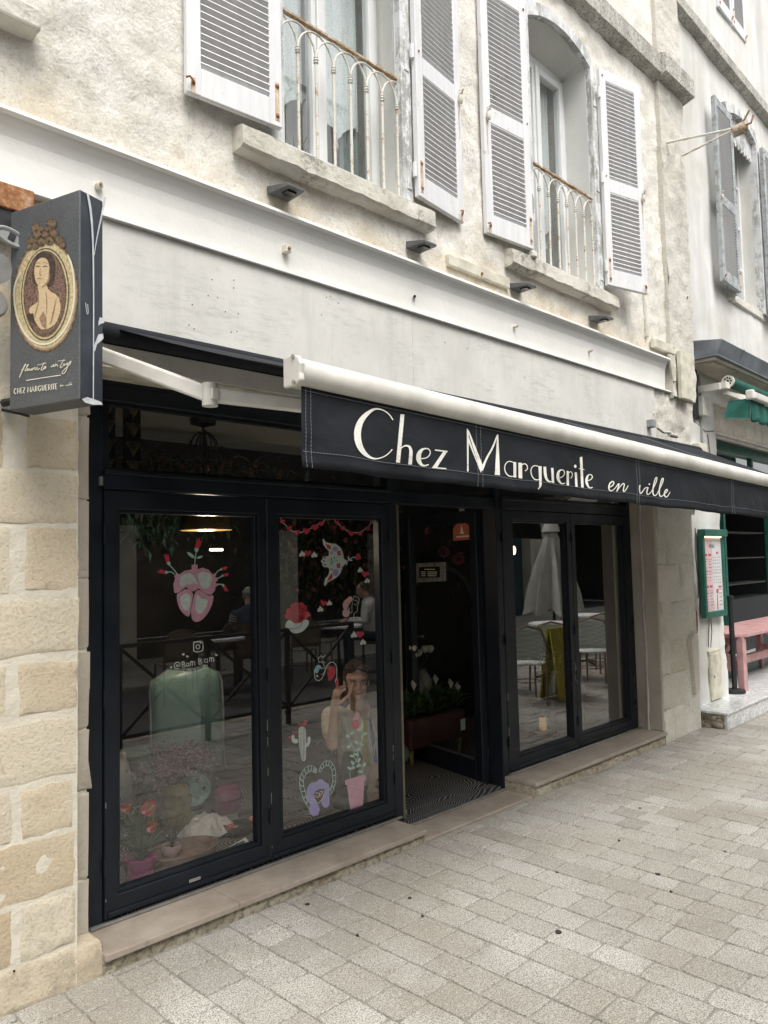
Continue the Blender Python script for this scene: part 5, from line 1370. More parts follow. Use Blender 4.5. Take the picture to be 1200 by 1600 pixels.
def caps(txt, xs_, y0, slope, h, mb, T, w1, w2, lift):
    for ch, (a, b_) in zip(txt, xs_):
        for k, s_ in enumerate(CAPS[ch]):
            pts = [(a + (b_ - a) * u, y0 + slope * (a + (b_ - a) * u) - h * (1 - v)) for u, v in s_]
            T.line(mb, pts, w1 if k == 0 else w2, lift, 0, 1 if ch in 'CGU' else 0)
caps('CHEZMARGUERITE', [(28, 72), (88, 128), (140, 178), (180, 220), (262, 318), (325, 378), (388, 428), (436, 494), (505, 548), (560, 604), (612, 655), (668, 680), (682, 726), (732, 768)], 722, -.118, 92, mb, T, 14, 9, .0025)
L_ = lambda p, w=7, sm=2: T.line(mb, p, w, .0025, 0, sm)
L_([(815, 588), (835, 570), (822, 560), (815, 585), (840, 582), (848, 560), (850, 585), (860, 560), (868, 582), (878, 578)]); L_([(908, 565), (920, 580), (932, 560), (940, 578), (955, 572), (985, 505), (965, 545), (965, 572), (985, 560), (1012, 500), (990, 545), (990, 568), (1015, 555), (1018, 540), (1002, 552), (1020, 565)])
mb.build('sign_capitals', [mt['cream_print']], SG)
# torn white edging and scuffs on the narrow side
def sedge(px, py):
    r = ray(px, py); nrm = sx; P0 = sgn(SW, 0, 0); t = nrm.dot(P0 - CAM) / nrm.dot(r); return CAM + r * t
T = Trace(0, 300, 4.447, sedge, sx); mb = MB()
T.line(mb, [(603, 12, 14), (625, 120, 16), (640, 300, 12), (645, 600, 9), (645, 1000, 8), (643, 1440, 8)], 10, .004, 0); T.line(mb, [(726, 35, 14), (705, 150, 14), (675, 280, 9), (655, 400, 5), (650, 440, 4)], 10, .004, 0)
T.fill(mb, [(680, 900), (690, 870), (715, 880), (722, 910), (700, 915), (680, 930)], .003, 0); T.fill(mb, [(640, 1090), (660, 1040), (680, 990), (712, 985), (715, 1020), (670, 1060), (655, 1110)], .003, 0)
T.fill(mb, [(565, 1440), (600, 1425), (650, 1440), (700, 1460), (710, 1480), (640, 1478), (590, 1465)], .003, 0); T.line(mb, [(590, 770), (600, 850), (610, 850), (605, 780)], 4, .003, 0)
mb.build('torn_edging', mt['torn_film'], SG)
MB().tube([sgn(-.10, .05, z0s + .05), sgn(.05, .05, z0s + .05)], .016, 8).build('sign_bracket', mt['black_iron'], SG)
MB().box(.9, 1.02, -.07, .0, z0s - .03, z0s + .03).build('sign_bracket', mt['black_iron'], SG, bevel=.004)
# rusty housing and floodlight left of the sign
RH = thing('rusty_housing', 'rusty flat metal housing on the wall above the left end of the box sign', 'housing', (.9, 0, 3.0))
MB().box(.3, 1.13, -.10, .0, 3.03, 3.13).build('casing', mt['rust'], RH, bevel=.004); MB().box(.3, 1.10, -.09, .0, 2.965, 3.03).build('underside', mt['black_iron'], RH)
FLD = thing('floodlight', 'grey round floodlight on a slotted bracket at the left edge beside the box sign', 'lamp', tuple(W(0, 440, -.08)))
c = W(-17, 425, -.12); MB().tube([c, c + Vector((-.01, -.04, .0)), c + Vector((0, -.09, -.01))], [.05, .062, .055], 18).build('lamp_head', mt['grey_plastic'], FLD, smooth=True)
c2 = W(-18, 478, -.12); MB().tube([c2, c2 + Vector((0.0, -.05, 0)), c2 + Vector((.01, -.07, 0))], [.055, .055, .045], 18).build('lamp_head', mt['grey_plastic'], FLD, smooth=True)
c = W(18, 371, -.16)
br_ = MB(); M = Matrix.Translation(c) @ Matrix.Rotation(R(18), 4, 'Y')
br_.tube([M @ Vector((.055 * math.cos(t), 0, .026 * math.sin(t))) for t in [2 * math.pi * k / 24 for k in range(25)]], .009, 8); br_.box(-.045, .045, -.004, .006, -.018, .018, 0, M); br_.box(-.012, .012, -.0065, -.0035, -.014, .014, 1, M)
br_.build('bracket', [mt['grey_plastic'], mt['black_iron']], FLD)
# narrow cables
MB().tube([W(2, 640, -.03), W(30, 646, -.04), W(45, 650, -.02)], .006, 6).build('cable', mt['black_iron'], FLD)

# ================================================================== WALL LAMPS ABOVE THE BEAM
def wall_lamp(X, label):
    t = thing('wall_lamp', label, 'lamp', (X, 0, 3.55), 'small grey wedge lamps above the beam')
    z0 = 3.545
    MB().add([(X - .07, .0, z0 + .005), (X + .07, .0, z0 + .005), (X + .055, -.155, z0 - .0), (X - .055, -.155, z0 - .0), (X - .07, .0, z0 + .048), (X + .07, .0, z0 + .048), (X + .055, -.155, z0 + .016), (X - .055, -.155, z0 + .016)],
             [(3, 2, 1, 0), (4, 5, 6, 7), (0, 1, 5, 4), (1, 2, 6, 5), (2, 3, 7, 6), (3, 0, 4, 7)]).build('lamp_body', mt['grey_lamp_metal'], t, bevel=.004, seg=2)
    MB().box(X - .028, X + .028, -.125, -.07, z0 - .010, z0 + .004).build('lens', mt['glazed_dark'], t, bevel=.002)
for X, l in ((2.40, 'grey wedge wall lamp below the left upstairs window, nearest the box sign'), (3.43, 'grey wedge wall lamp under the right end of the larger window sill'), (4.50, 'grey wedge wall lamp just right of the cream bracket plate'), (5.60, 'farthest grey wedge wall lamp, under the right end of the small window sill')): wall_lamp(X, l)
# small floodlight and bracket above the awning's right part
SL = thing('small_floodlight', 'small pale floodlight on a bent bracket just above the black awning cloth', 'lamp', (6.9, 0, 2.75))
p = W(1016, 663, -.03); MB().box(p.x - .035, p.x + .035, -.07, 0, p.z - .03, p.z + .04).build('box', mt['grey_plastic'], SL, bevel=.005)
MB().tube([p + Vector((0.02, -.05, -.03)), p + Vector((.1, -.07, -.07)), p + Vector((.22, -.08, -.06))], .012, 8).tube([p + Vector((.2, -.08, -.08)), p + Vector((.3, -.10, -.09))], .022, 8).build('arm', mt['cable_grey'], SL, smooth=True)

# ================================================================== NEIGHBOURING HOUSE
NB = thing('neighbouring_house', 'pale rendered house to the right with peeling grey shutters and a green shopfront', 'building', (7.6, .12, 0))
TH = R(1.5); bd_ = Vector((math.cos(TH), math.sin(TH), 0)); bn = Vector((-math.sin(TH), math.cos(TH), 0)); B0 = Vector((7.6, .12, 0))
BM = Matrix((bd_, bn, Vector((0, 0, 1)))).transposed().to_4x4()         # local (u along, v into the wall, z)
NBL = thing('x', None, None)                                            # throw-away, keeps the name register tidy
bpy.data.objects.remove(NBL)
NB.rotation_euler = (0, 0, TH); ORG.pop(NB.name)                        # parts below are written in house coordinates
GR = mt['grey_render']
wl = MB()
wu0, wu1 = 1.50, 2.46                                                   # window opening
wz0, wz1 = 4.66, 6.80
wl.box(-.28, wu0, .03, .5, 3.30, 12).box(wu1, 9, .03, .5, 3.30, 12).box(wu0, wu1, .03, .5, 3.30, wz0).box(wu0, wu1, .03, .5, wz1 + .12, 12)
wl.build('wall', GR, NB)
def skin(u0, u1, z0, z1, step=.06, holes=(), seed=0, mat=GR, amp=.006, big=.02):
    nx = int((u1 - u0) / step); nz = int((z1 - z0) / step); vs = []; fs = []
    for j in range(nz + 1):
        for i in range(nx + 1):
            X = u0 + (u1 - u0) * i / nx; Z = z0 + (z1 - z0) * j / nz; p = Vector((X, seed, Z))
            vs.append((X, -amp * noise.fractal(p * 6, .8, 2, 4) - big * noise.noise(p * 1.1), Z))
    for j in range(nz):
        for i in range(nx):
            X = u0 + (u1 - u0) * (i + .5) / nx; Z = z0 + (z1 - z0) * (j + .5) / nz
            if any(a < X < b and c < Z < d for a, b, c, d in holes): continue
            a = j * (nx + 1) + i; fs.append((a, a + 1, a + nx + 2, a + nx + 1))
    return MB().add(vs, fs).build('wall_plaster', mat, NB, smooth=True)
skin(-.30, 8.5, 3.55, 7.40, holes=[(wu0 - .04, wu1 + .04, wz0 - .03, wz1 + .12)], seed=21)
skin(-.30, 8.5, 7.45, 10.5, step=.12, seed=22)
skin(-.30, .74, .0, 3.60, step=.05, seed=23, amp=.012)
MB().box(-.28, .74, .03, .5, -.1, 3.6).build('pier', GR, NB)
o = band(-.3, 8.5, 7.36, 7.52, .09, mt['stringcourse_stone'], seed=5, parent=NB)
# upstairs window
cs_ = MB(); cw = .10
cs_.box(wu0 - cw, wu0, -.06, .03, wz0 - .05, wz1).box(wu1, wu1 + cw, -.06, .03, wz0 - .05, wz1)
for k in range(10):
    u0 = 2 * k / 10 - 1; u1 = 2 * (k + 1) / 10 - 1; f = lambda u, o: ((wu0 + wu1) / 2 + u * ((wu1 - wu0) / 2 + o), -.06, wz1 + .12 * (1 - u * u) + o)
    cs_.prism([f(u0, 0), f(u1, 0), f(u1, cw), f(u0, cw)], (0, .09, 0))
cs_.build('window_casing', mt['peeling_paint'], NB)
vl = MB(); n = 18
for k in range(n):                      # cut-out wooden valance under the arch
    u0 = wu0 + (wu1 - wu0) * k / n; u1 = wu0 + (wu1 - wu0) * (k + .8) / n; vl.box(u0, u1, .0, .02, wz1 - .20 - .03 * (k % 2), wz1 + .12)
vl.build('pelmet', mt['peeling_paint'], NB)
wf = MB(); wf.box(wu0, wu0 + .06, .16, .22, wz0, wz1 + .05).box(wu1 - .06, wu1, .16, .22, wz0, wz1 + .05).box(wu0 + .06, wu1 - .06, .16, .22, wz1 - .02, wz1 + .12).box((wu0 + wu1) / 2 - .05, (wu0 + wu1) / 2 + .05, .15, .22, wz0, wz1)
for k in range(1, 4): wf.box(wu0 + .06, (wu0 + wu1) / 2 - .05, .165, .205, wz0 + k * .53, wz0 + k * .53 + .03); wf.box((wu0 + wu1) / 2 + .05, wu1 - .06, .165, .205, wz0 + k * .53, wz0 + k * .53 + .03)
wf = wf.build('window', mt['white_pvc'], NB)
MB().add([(wu0 + .06, .19, wz0), (wu1 - .06, .19, wz0), (wu1 - .06, .19, wz1), (wu0 + .06, .19, wz1)], [(0, 1, 2, 3)]).build('pane', GLASS2, wf)
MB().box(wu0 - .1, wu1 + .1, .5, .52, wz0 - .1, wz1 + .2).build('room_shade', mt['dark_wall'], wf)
MB().box(wu0 - .14, wu1 + .14, -.03, .15, wz0 - .12, wz0 - .02).build('window_sill', SILLM, NB, bevel=.01)
SLATS_W = {}
ORG[NB.name] = Vector((0, 0, 0))
m = N('grey_shutter_paint').geo()
g = m.noise(1, 6, .7, co=m.scaled((20, 20, 3.0)))
m.base(m.mix(m.ramp(m.noise(12, 7, .8), [(.5, 0.), (.58, 1.)]), m.ramp(g, [(.3, (.34, .37, .38)), (.7, (.46, .49, .50))]), (.24, .25, .25))).rough(.75); m.bump(g, .3, .005)
shutter(NB, (wu0 - .05, -.12), (wu0 - .62, -.13), wz0 - .04, wz1 - .08, th=.045, mat=mt['grey_shutter_paint'], name='shutter', mid=.42)
shutter(NB, (wu1 + .03, -.13), (wu1 + .60, -.15), wz0 - .06, wz1 - .06, th=.045, mat=mt['grey_shutter_paint'], mid=.42)
for zz in (wz0 + .3, wz1 - .2): MB().tube([(wu1 + .05, -.11, zz), (wu1 + .05, -.11, zz + .1)], .018, 8).build('hinge', mt['rust'], NB)
for (a, b) in ((1.48, 1.93), (1.95, 2.42)):
    shutter(NB, (a, -.03), (b, -.03), 8.12, 10.1, th=.035, mid=.5, hook=False)
ORG.pop(NB.name)
# zinc-clad canopy over the neighbour's shop
cn = MB()
cn.prism([(.02, -.01, 3.60), (.02, -.315, 3.60), (.02, -.375, 3.745), (.02, -.01, 3.80)], (7, 0, 0)); cn.box(.012, 7.03, -.33, -.01, 3.588, 3.604)
CN = cn.build('canopy', mt['zinc'], NB, bevel=.004)
for u in (.62, 1.55, 2.5, 3.5): MB().prism([(u, -.317, 3.60), (u, -.377, 3.745), (u, -.385, 3.745), (u, -.325, 3.60)], (.012, 0, 0)).build('canopy_seam', mt['zinc'], CN)
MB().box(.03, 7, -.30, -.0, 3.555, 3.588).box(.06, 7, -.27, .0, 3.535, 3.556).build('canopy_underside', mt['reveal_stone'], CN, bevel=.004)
MB().prism([(.0, -.02, 3.62), (.0, -.06, 3.62), (.0, -.02, 3.86)], (.01, 0, 0)).build('canopy_flashing', mt['zinc'], CN)
# lintel of cracked stones above the green shopfront
rnd = random.Random(12)
MB().box(.74, 8, .10, .5, 2.98, 3.56).build('lintel', GR, NB)
u = .76
while u < 3.6:
    L = rnd.uniform(.28, .5)
    for z0, z1 in ((3.0, 3.22), (3.235, 3.5)): sd_ += 1; block(NB, mt['pale_ashlar'], u, u + L - .015, z0, z1, .10, sd_, rough=.015, proud=.01)
    u += L
MB().box(.74, 8, .12, .16, 2.94, 2.985).build('lintel_drip', mt['cable_grey'], NB)
# green timber shopfront with transom and two lit lamps behind
gf = MB(); YS = .40
gf.box(.74, 8, YS - .16, YS - .10, 2.84, 2.95); gf.box(.74, 8, YS - .13, YS - .06, 2.40, 2.48)
for u in (.74, 1.42, 2.7, 4.2): gf.box(u, u + .06, YS - .13, YS - .06, 2.40, 2.9)
for u in (1.50, 1.93, 3.6, 4.6): gf.box(u, u + .06, YS - .02, YS + .04, .155, 2.42)
gf.box(.78, 8, YS - .02, YS + .04, .155, .34)
GF = gf.build('green_shopfront', mt['green_paint'], NB, bevel=.004)
for a, b in ((.80, 1.42), (1.48, 2.7), (2.76, 4.2)):
    MB().add([(a, YS - .10, 2.48), (b, YS - .10, 2.48), (b, YS - .10, 2.84), (a, YS - .10, 2.84)], [(0, 1, 2, 3)]).build('pane', GLASS, GF)
for a, b in ((.80, 1.50),):
    MB().add([(a, YS + .01, .34), (b, YS + .01, .34), (b, YS + .01, 2.40), (a, YS + .01, 2.40)], [(0, 1, 2, 3)]).build('pane', GLASS, GF)
MB().box(.5, 8, 2.9, 3.0, 0, 3).box(.5, 8, .45, 3, 2.95, 3.0).box(.5, .74, .45, 3, 0, 3).box(7.9, 8, .45, 3, 0, 3).build('shop_wall', simple('black_room', (.010, .011, .013), .8, .2, 4, 0), NB)
for u, z_ in ((3.0, 2.62), (4.4, 2.66)):
    b_ = MB().ball((u, .9, z_), .035, 10).build('ceiling_bulb', BULB2, NB, smooth=True)
simple('counter_grey2', (.07, .07, .065), .7, .1, 6, .05)
# counter shelves inside
for z_ in (1.95, 1.55, 1.15): MB().box(2.1, 6, 1.2, 1.5, z_, z_ + .02).build('shelf', mt['counter_grey2'], NB)
MB().box(2.1, 6, 1.1, 1.5, .155, .95).build('counter', simple('counter_grey', (.025, .028, .03), .6, .1, 6, .05), NB, bevel=.01)
# marble platform
mb = MB(); mb.box(-.22, 9, -.335, 2.8, .132, .155); mb.build('platform_slab', mt['marble'], NB, bevel=.004)
u = -.19
for L in (1.1, 1.15, 1.1, 1.2, 1.2, 1.3): MB().box(u, u + L - .004, -.318, -.29, -.03, .131).build('platform_tile', mt['marble'], NB, bevel=.002); u += L
MB().box(-.188, 8.9, -.289, 2.8, -.1, .131).build('platform_base', mt['plinth_stone'], NB)
bk = MB(); rnd = random.Random(4)
for k in range(16): bk.ball((-.195 + rnd.uniform(-.012, .0), rnd.uniform(-.27, .04), rnd.uniform(.0, .12)), (rnd.uniform(.010, .02), rnd.uniform(.02, .05), rnd.uniform(.015, .035)), 6)
bk.build('broken_edge', mt['plinth_stone'], NB)
# meter box door, switch boxes, conduit
MB().box(.24, .52, -.028, .0, .165, .63).build('meter_door', mt['cream_paint'], NB, bevel=.006)
MB().box(.225, .535, -.02, .005, .635, .66).build('meter_door_frame', mt['cream_paint'], NB)
MB().tube([(.31, -.03, .40), (.31, -.034, .40)], .010, 8).build('meter_lock', mt['black_iron'], NB)
MB().tube([(.30, -.02, 3.5), (.32, -.025, 3.2), (.31, -.02, 3.02), (.33, -.02, 2.6)], .014, 8).build('conduit', mt['grey_plastic'], NB)
MB().box(.14, .25, -.03, -.01, 3.02, 3.55).build('dark_cable_duct', mt['black_iron'], NB, bevel=.006)
MB().box(.24, .40, -.08, -.0, 3.06, 3.26).build('junction_box', mt['cable_grey'], NB, bevel=.008)
MB().box(.06, .26, -.09, -.0, 2.46, 2.76).build('junction_box', mt['cream_paint'], NB, bevel=.008)
MB().tube([(.27, -.05, 2.60), (.40, -.07, 2.66), (.42, -.10, 2.64)], .006, 6).build('hook', mt['rusty_white_iron'], NB)
crk = MB()
for pts in ([(.30, 1.00), (.27, .86), (.24, .70)], [(.05, 1.9), (.02, 1.6), (.06, 1.35), (.03, 1.2)], [(.15, 3.0), (.45, 2.92), (.68, 2.95)], [(.5, 2.9), (.56, 2.6)]): crk.tube([(a, -.010, z_) for a, z_ in pts], .004, 5)
crk.build('crack', mt['dark_wall'], NB, kind='stuff')

def Bw(u, v, z): return B0 + bd_ * u + bn * v + Vector((0, 0, z))
# ------------------------------------------------------------------ menu board
ME = thing('menu_board', 'tall green framed menu case with pink and white price list beside the green shopfront', 'menu board', tuple(Bw(.36, -.04, 1.0)), rz=TH, world=False)
mw, mh = .58, .84
f = MB(); t = .055
f.box(-mw / 2, -mw / 2 + t, -.03, .02, 0, mh).box(mw / 2 - t, mw / 2, -.03, .02, 0, mh).box(-mw / 2 + t, mw / 2 - t, -.03, .02, 0, t * 1.1).box(-mw / 2 - .004, mw / 2 + .03, -.06, .02, mh - .02, mh + .05)
f.build('case', mt['green_paint'], ME, bevel=.005)
pw = mw / 2 - t
MB().box(-pw, -.015, -.012, -.006, t, mh - .02).build('menu_sheet', simple('menu_pink', (.80, .58, .60), .6, .03, 5, 0), ME)
MB().box(-.013, pw, -.012, -.006, t, mh - .02).build('menu_sheet', mt['paper_white'], ME)
tx = MB(); rnd = random.Random(7); red = 0; y_ = -.0135
def mark(x0, x1, z0, z1, m_): tx.box(x0, x1, y_, -.012, z0, z1, m_)
for x0 in (-pw + .02, -pw + .12):
    for zc_ in (.62, .30): mark(x0, x0 + .07, zc_, zc_ + .022, 0); mark(x0, x0 + .08, zc_ - .035, zc_ - .031, 0)
    for z_ in [.56, .53, .50, .46, .43, .40, .37, .24, .21, .18, .15, .12]:
        w_ = rnd.uniform(.03, .075); xx = x0 + rnd.uniform(0, .01)
        while w_ > .008: q = rnd.uniform(.006, .018); mark(xx, xx + q, z_, z_ + rnd.uniform(.006, .011), 1); xx += q + .004; w_ -= q + .004
for x0 in (.0, .055, .11, .165):
    for z_ in [.60, .57, .54, .50, .47, .44, .40, .37, .34]: q = rnd.uniform(.018, .036); mark(x0 + .005, x0 + q, z_, z_ + .008, 1)
for z_ in (.27, .23, .19, .15, .11): mark(.13, .20, z_, z_ + .008, 1)
mark(.06, .085, .07, .22, 0); mark(.055, .11, .235, .28, 0); mark(.12, .19, .29, .31, 0); mark(.10, .15, .64, .662, 0)
T = Trace(0, 0, 1, lambda a, b_: Vector((a, -.0136, b_)), (0, -1, 0))      # heading letters, in board coordinates
def seg(pts, w_): 
    for p, q in zip(pts[:-1], pts[1:]): tx.beam((p[0], -.0132, p[1]), (q[0], -.0132, q[1]), .0012, w_, 1, up=(0, 0, 1) if abs(p[0] - q[0]) > abs(p[1] - q[1]) else (1, 0, 0))
xx = -.085
for ch in 'MENU':
    G_ = {'M': [(0, 0), (0, 1), (.5, .3), (1, 1), (1, 0)], 'E': [(1, 0), (0, 0), (0, .5), (.8, .5), (0, .5), (0, 1), (1, 1)], 'N': [(0, 0), (0, 1), (1, 0), (1, 1)], 'U': [(0, 1), (0, 0), (1, 0), (1, 1)]}[ch]
    seg([(xx + a * .026, .70 + b_ * .038) for a, b_ in G_], .006); xx += .036
tx.build('menu_print', [simple('menu_red', (.62, .06, .10), .6, .05, 9, 0), simple('menu_grey', (.28, .25, .26), .6, .1, 9, 0)], ME)
lt = MB().box(-pw, pw, -.024, -.014, mh - .032, mh - .022).build('case_lamp', emis('menu_lamp', (1, .72, .40), 2.2), ME)
MB().add([(-pw, -.026, t), (pw, -.026, t), (pw, -.026, mh - .04), (-pw, -.026, mh - .04)], [(0, 1, 2, 3)]).build('pane', GLASS3, ME)
MB().tube([(-.10, -.0, .0), (-.115, -.01, -.14), (-.14, 0, -.30)], .004, 5).build('cable', mt['black_iron'], ME)

# ------------------------------------------------------------------ black barrier post
PO = thing('barrier_post', 'black round post with disc foot standing on the marble platform by the wall end', 'post', (8.50, .13, .155))
MB().lathe([(0, 0), (.105, 0), (.11, .012), (.105, .035), (.03, .045), (0, .05)], (8.50, .13, .155), 24).build('foot', mt['black_iron'], PO, smooth=True)
MB().lathe([(.027, .04), (.027, 1.0), (.034, 1.0), (.034, 1.03), (.0, 1.04)], (8.50, .13, .155), 14).build('pole', mt['black_iron'], PO, smooth=True)

# ------------------------------------------------------------------ pink table
PT = thing('pink_table', 'pink painted plank table with a clipped corner on the marble platform', 'table', (9.6, .35, .155))
zt = .77; x0, x1, y0, y1 = 8.47, 11.2, .03, .66; n = 5; pw_ = (y1 - y0) / n
for k in range(n):
    a = y0 + k * pw_ + .003; b = y0 + (k + 1) * pw_ - .003; c0 = max(0, .20 - (a - y0)) ; c1 = max(0, .20 - (b - y0)); d0 = max(0, .2 - (y1 - a)); d1 = max(0, .2 - (y1 - b))
    MB().prism([(x0 + max(c0, d0), a, zt - .035), (x1, a, zt - .035), (x1, b, zt - .035), (x0 + max(c1, d1), b, zt - .035)], (0, 0, .035)).build('plank', mt['pink_paint'], PT, bevel=.003)
for X in (8.66, 10.6):
    for Y in (.10, .59): MB().box(X - .05, X + .05, Y - .035, Y + .035, .155, zt - .036).build('leg', mt['pink_paint'], PT, bevel=.004)
    MB().box(X - .03, X + .03, .135, .555, zt - .13, zt - .036).build('apron', mt['pink_paint'], PT); MB().box(X - .03, X + .03, .135, .555, .36, .45).build('cross_rail', mt['pink_paint'], PT)
MB().box(8.71, 10.55, .31, .37, .36, .45).build('stretcher', mt['pink_paint'], PT)
for s_ in (1, -1): MB().beam((8.70 if s_ > 0 else 10.56, .35, .45), (9.1 if s_ > 0 else 10.16, .35, zt - .05), .05, .07).build('brace', mt['pink_paint'], PT)
MB().beam((8.66, .13, .42), (8.66, .5, .70), .04, .06).build('brace', mt['pink_paint'], PT)

# ------------------------------------------------------------------ green awning of the neighbour
GA = thing('green_awning', 'rolled green awning with scalloped valance under the zinc canopy', 'awning', (8.9, -.1, 3.3))
MB().tube([(8.03, -.15, 3.395), (12, -.05, 3.395)], .055, 18).build('roll', mt['green_fabric'], GA, smooth=True)
wh = MB(); c = Vector((8.02, -.15, 3.395))
wh.tube([c + Vector((-.03, 0, 0)), c + Vector((0, 0, 0))], .062, 20)
for k in range(8): a = k * math.pi / 4; wh.tube([c + Vector((-.033, .035 * math.cos(a), .035 * math.sin(a))), c + Vector((-.029, .035 * math.cos(a), .035 * math.sin(a)))], .010, 8, 1)
wh.tube([c + Vector((-.034, 0, 0)), c + Vector((-.028, 0, 0))], .014, 10, 1); wh.build('roll_end', [mt['awning_white'], mt['black_iron']], GA)
MB().box(7.86, 7.90, -.12, .13, 3.30, 3.37).box(7.90, 8.0, -.17, -.10, 3.31, 3.38).build('arm_bracket', mt['awning_white'], GA, bevel=.005)
MB().beam((8.0, -.10, 3.30), (8.55, -.30, 3.17), .03, .05).beam((8.2, -.1, 3.30), (8.6, -.34, 3.2), .03, .05).build('arm', mt['awning_white'], GA, bevel=.006)
MB().beam((8.10, -.335, 3.235), (12, -.235, 3.235), .07, .075).box(8.04, 8.10, -.375, -.295, 3.185, 3.285).build('front_bar', mt['awning_white'], GA, bevel=.015, seg=2)
vs = []; fs = []; nx = 110; nz = 6
for j in range(nz + 1):
    v = j / nz
    for i in range(nx + 1):
        X = 8.06 + 4 * i / nx; sc_ = .045 * abs(math.sin(X * math.pi / .26))
        Z = 3.205 - (.235 - .045 + sc_) * v; vs.append((X, -.32 + .025 * (X - 8) - .022 * math.sin(X * 26) * v - .01 * v, Z))
for j in range(nz):
    for i in range(nx): a = j * (nx + 1) + i; fs.append((a, a + nx + 1, a + nx + 2, a + 1))
MB().add(vs, fs).build('valance', mt['green_fabric'], GA, smooth=True, solid=.003)
MB().prism([(8.06, -.33, 3.20), (8.06, -.12, 3.20), (7.98, -.10, 3.02), (8.05, -.33, 2.99)], (.004, 0, 0)).build('side_flap', mt['green_fabric'], GA)

# ------------------------------------------------------------------ rusty double-rod bracket with insulator
RB = thing('wall_bracket', 'rusty two-rod iron bracket with old insulators, jutting from the pilaster', 'bracket', (7.1, -.05, 5.5))
tip = Vector((7.2, -.66, 5.545))
for p in (W(1042, 223, -.05), W(1065, 244, -.05)):
    pts = [p.lerp(tip, k / 14) for k in range(15)]; MB().tube(pts, [.011 + .002 * math.sin(k * 2.1) for k in range(15)], 7).build('rod', mt['rusty_white_iron'], RB)
MB().tube([tip + Vector((-.02, .05, -.035)), tip + Vector((.02, -.05, -.01))], [.05, .055], 10).tube([tip + Vector((.06, .0, 0)), tip + Vector((.09, -.03, .03))], .035, 10).build('insulator', simple('old_porcelain', (.42, .34, .24), .6, .3, 40, .2), RB, smooth=True)
MB().tube([tip + Vector((0, 0, 0)), tip + Vector((.0, -.06, .06)), tip + Vector((0, -.1, .12))], .009, 7).tube([tip + Vector((0, 0, 0)), tip + Vector((.06, -.09, .03)), tip + Vector((.07, -.11, .10))], .010, 7).build('hook', mt['rust'], RB)

# ================================================================== THINGS IN THE SHOP
def put(px, py, z=FL): return G(px, py, z)
def plant_tuft(mb, c, n, h, spread, r=.003, seed=0, m=0, lean=(0, 0)):
    rr = random.Random(seed)
    for k in range(n):
        a = rr.uniform(0, 6.28); s_ = spread * rr.uniform(.2, 1); hh = h * rr.uniform(.5, 1)
        e = Vector((math.cos(a) * s_ + lean[0], math.sin(a) * s_ + lean[1], hh)); c = Vector(c)
        mb.tube([c, c + Vector((e.x * .35, e.y * .35, hh * .6)), c + e], [r, r, r * .3], 4, m)
def leaf(mb, c, d, L, wd, m=0, fold=.25):
    c = Vector(c); d = Vector(d).normalized(); s_ = d.cross(Vector((0, 0, 1)));
    if s_.length < .1: s_ = Vector((1, 0, 0))
    s_.normalize(); u = s_.cross(d)
    a, b, e = c, c + d * L * .5, c + d * L - u * L * .15
    mb.add([a, b + s_ * wd / 2 + u * wd * fold, e, b - s_ * wd / 2 + u * wd * fold, b], [(0, 1, 4), (1, 2, 4), (4, 2, 3), (0, 4, 3)], m)
def foliage(name, c, ext, n, mats, L=(.05, .12), seed=0, parent=None, wd=.35, down=0.0, blobs=0, bmat=None):
    rr = random.Random(seed); mb = MB()
    for k in range(n):
        p = Vector(c) + Vector((rr.gauss(0, .45) * ext[0], rr.gauss(0, .45) * ext[1], rr.gauss(0, .45) * ext[2]))
        d = Vector((rr.uniform(-1, 1), rr.uniform(-1, 1), rr.uniform(-1, .8) - down)); l = rr.uniform(*L)
        leaf(mb, p, d, l, l * wd, rr.randrange(len(mats) - blobs) if blobs else rr.randrange(len(mats)))
        if blobs and rr.random() < .03: mb.ball(p, rr.uniform(.012, .03), 6, len(mats) - 1)
    return mb.build(name, mats, parent)

# magenta pot with red anthurium
p = put(218, 1378); t = thing('anthurium_pot', 'magenta pot of red anthurium and grassy stems at the left window corner', 'potted plant', tuple(p))
MB().lathe([(0, 0), (.060, 0), (.078, .10), (.084, .125), (.074, .128), (.070, .10), (0, .10)], p, 22).build('pot', mt['magenta_glaze'], t, smooth=True)
mb = MB(); plant_tuft(mb, p + Vector((0, 0, .1)), 46, .36, .13, .003, 2); plant_tuft(mb, p + Vector((0, 0, .1)), 30, .16, .16, .004, 3); mb.build('stems', mt['leaf_green'], t)
for px, py, y, r_ in ((231, 1264, p.y - .03, .045), (235, 1292, p.y - .02, .034), (196, 1262, p.y, .03)):
    c = W(px, py, y); mb = MB(); T_ = []
    for k in range(16):
        a = 2 * math.pi * k / 16; rr_ = r_ * (1 + .25 * math.cos(a * 1.0 - .5)) ; T_.append(c + Vector((rr_ * math.cos(a), .012 * math.cos(2 * a), rr_ * .9 * math.sin(a))))
    mb.add([c] + T_, [(0, i + 1, (i + 1) % 16 + 1) for i in range(16)], 0); mb.tube([c + Vector((0, -.01, -.005)), c + Vector((.01, -.03, .02))], [.006, .004], 6, 1)
    mb.tube([c, c + Vector((-.01, .02, -.15)), p + Vector((0, 0, .1))], .003, 5, 2); mb.build('flower', [mt['red_flower'], mt['yellow_plastic'], mt['leaf_green']], t)
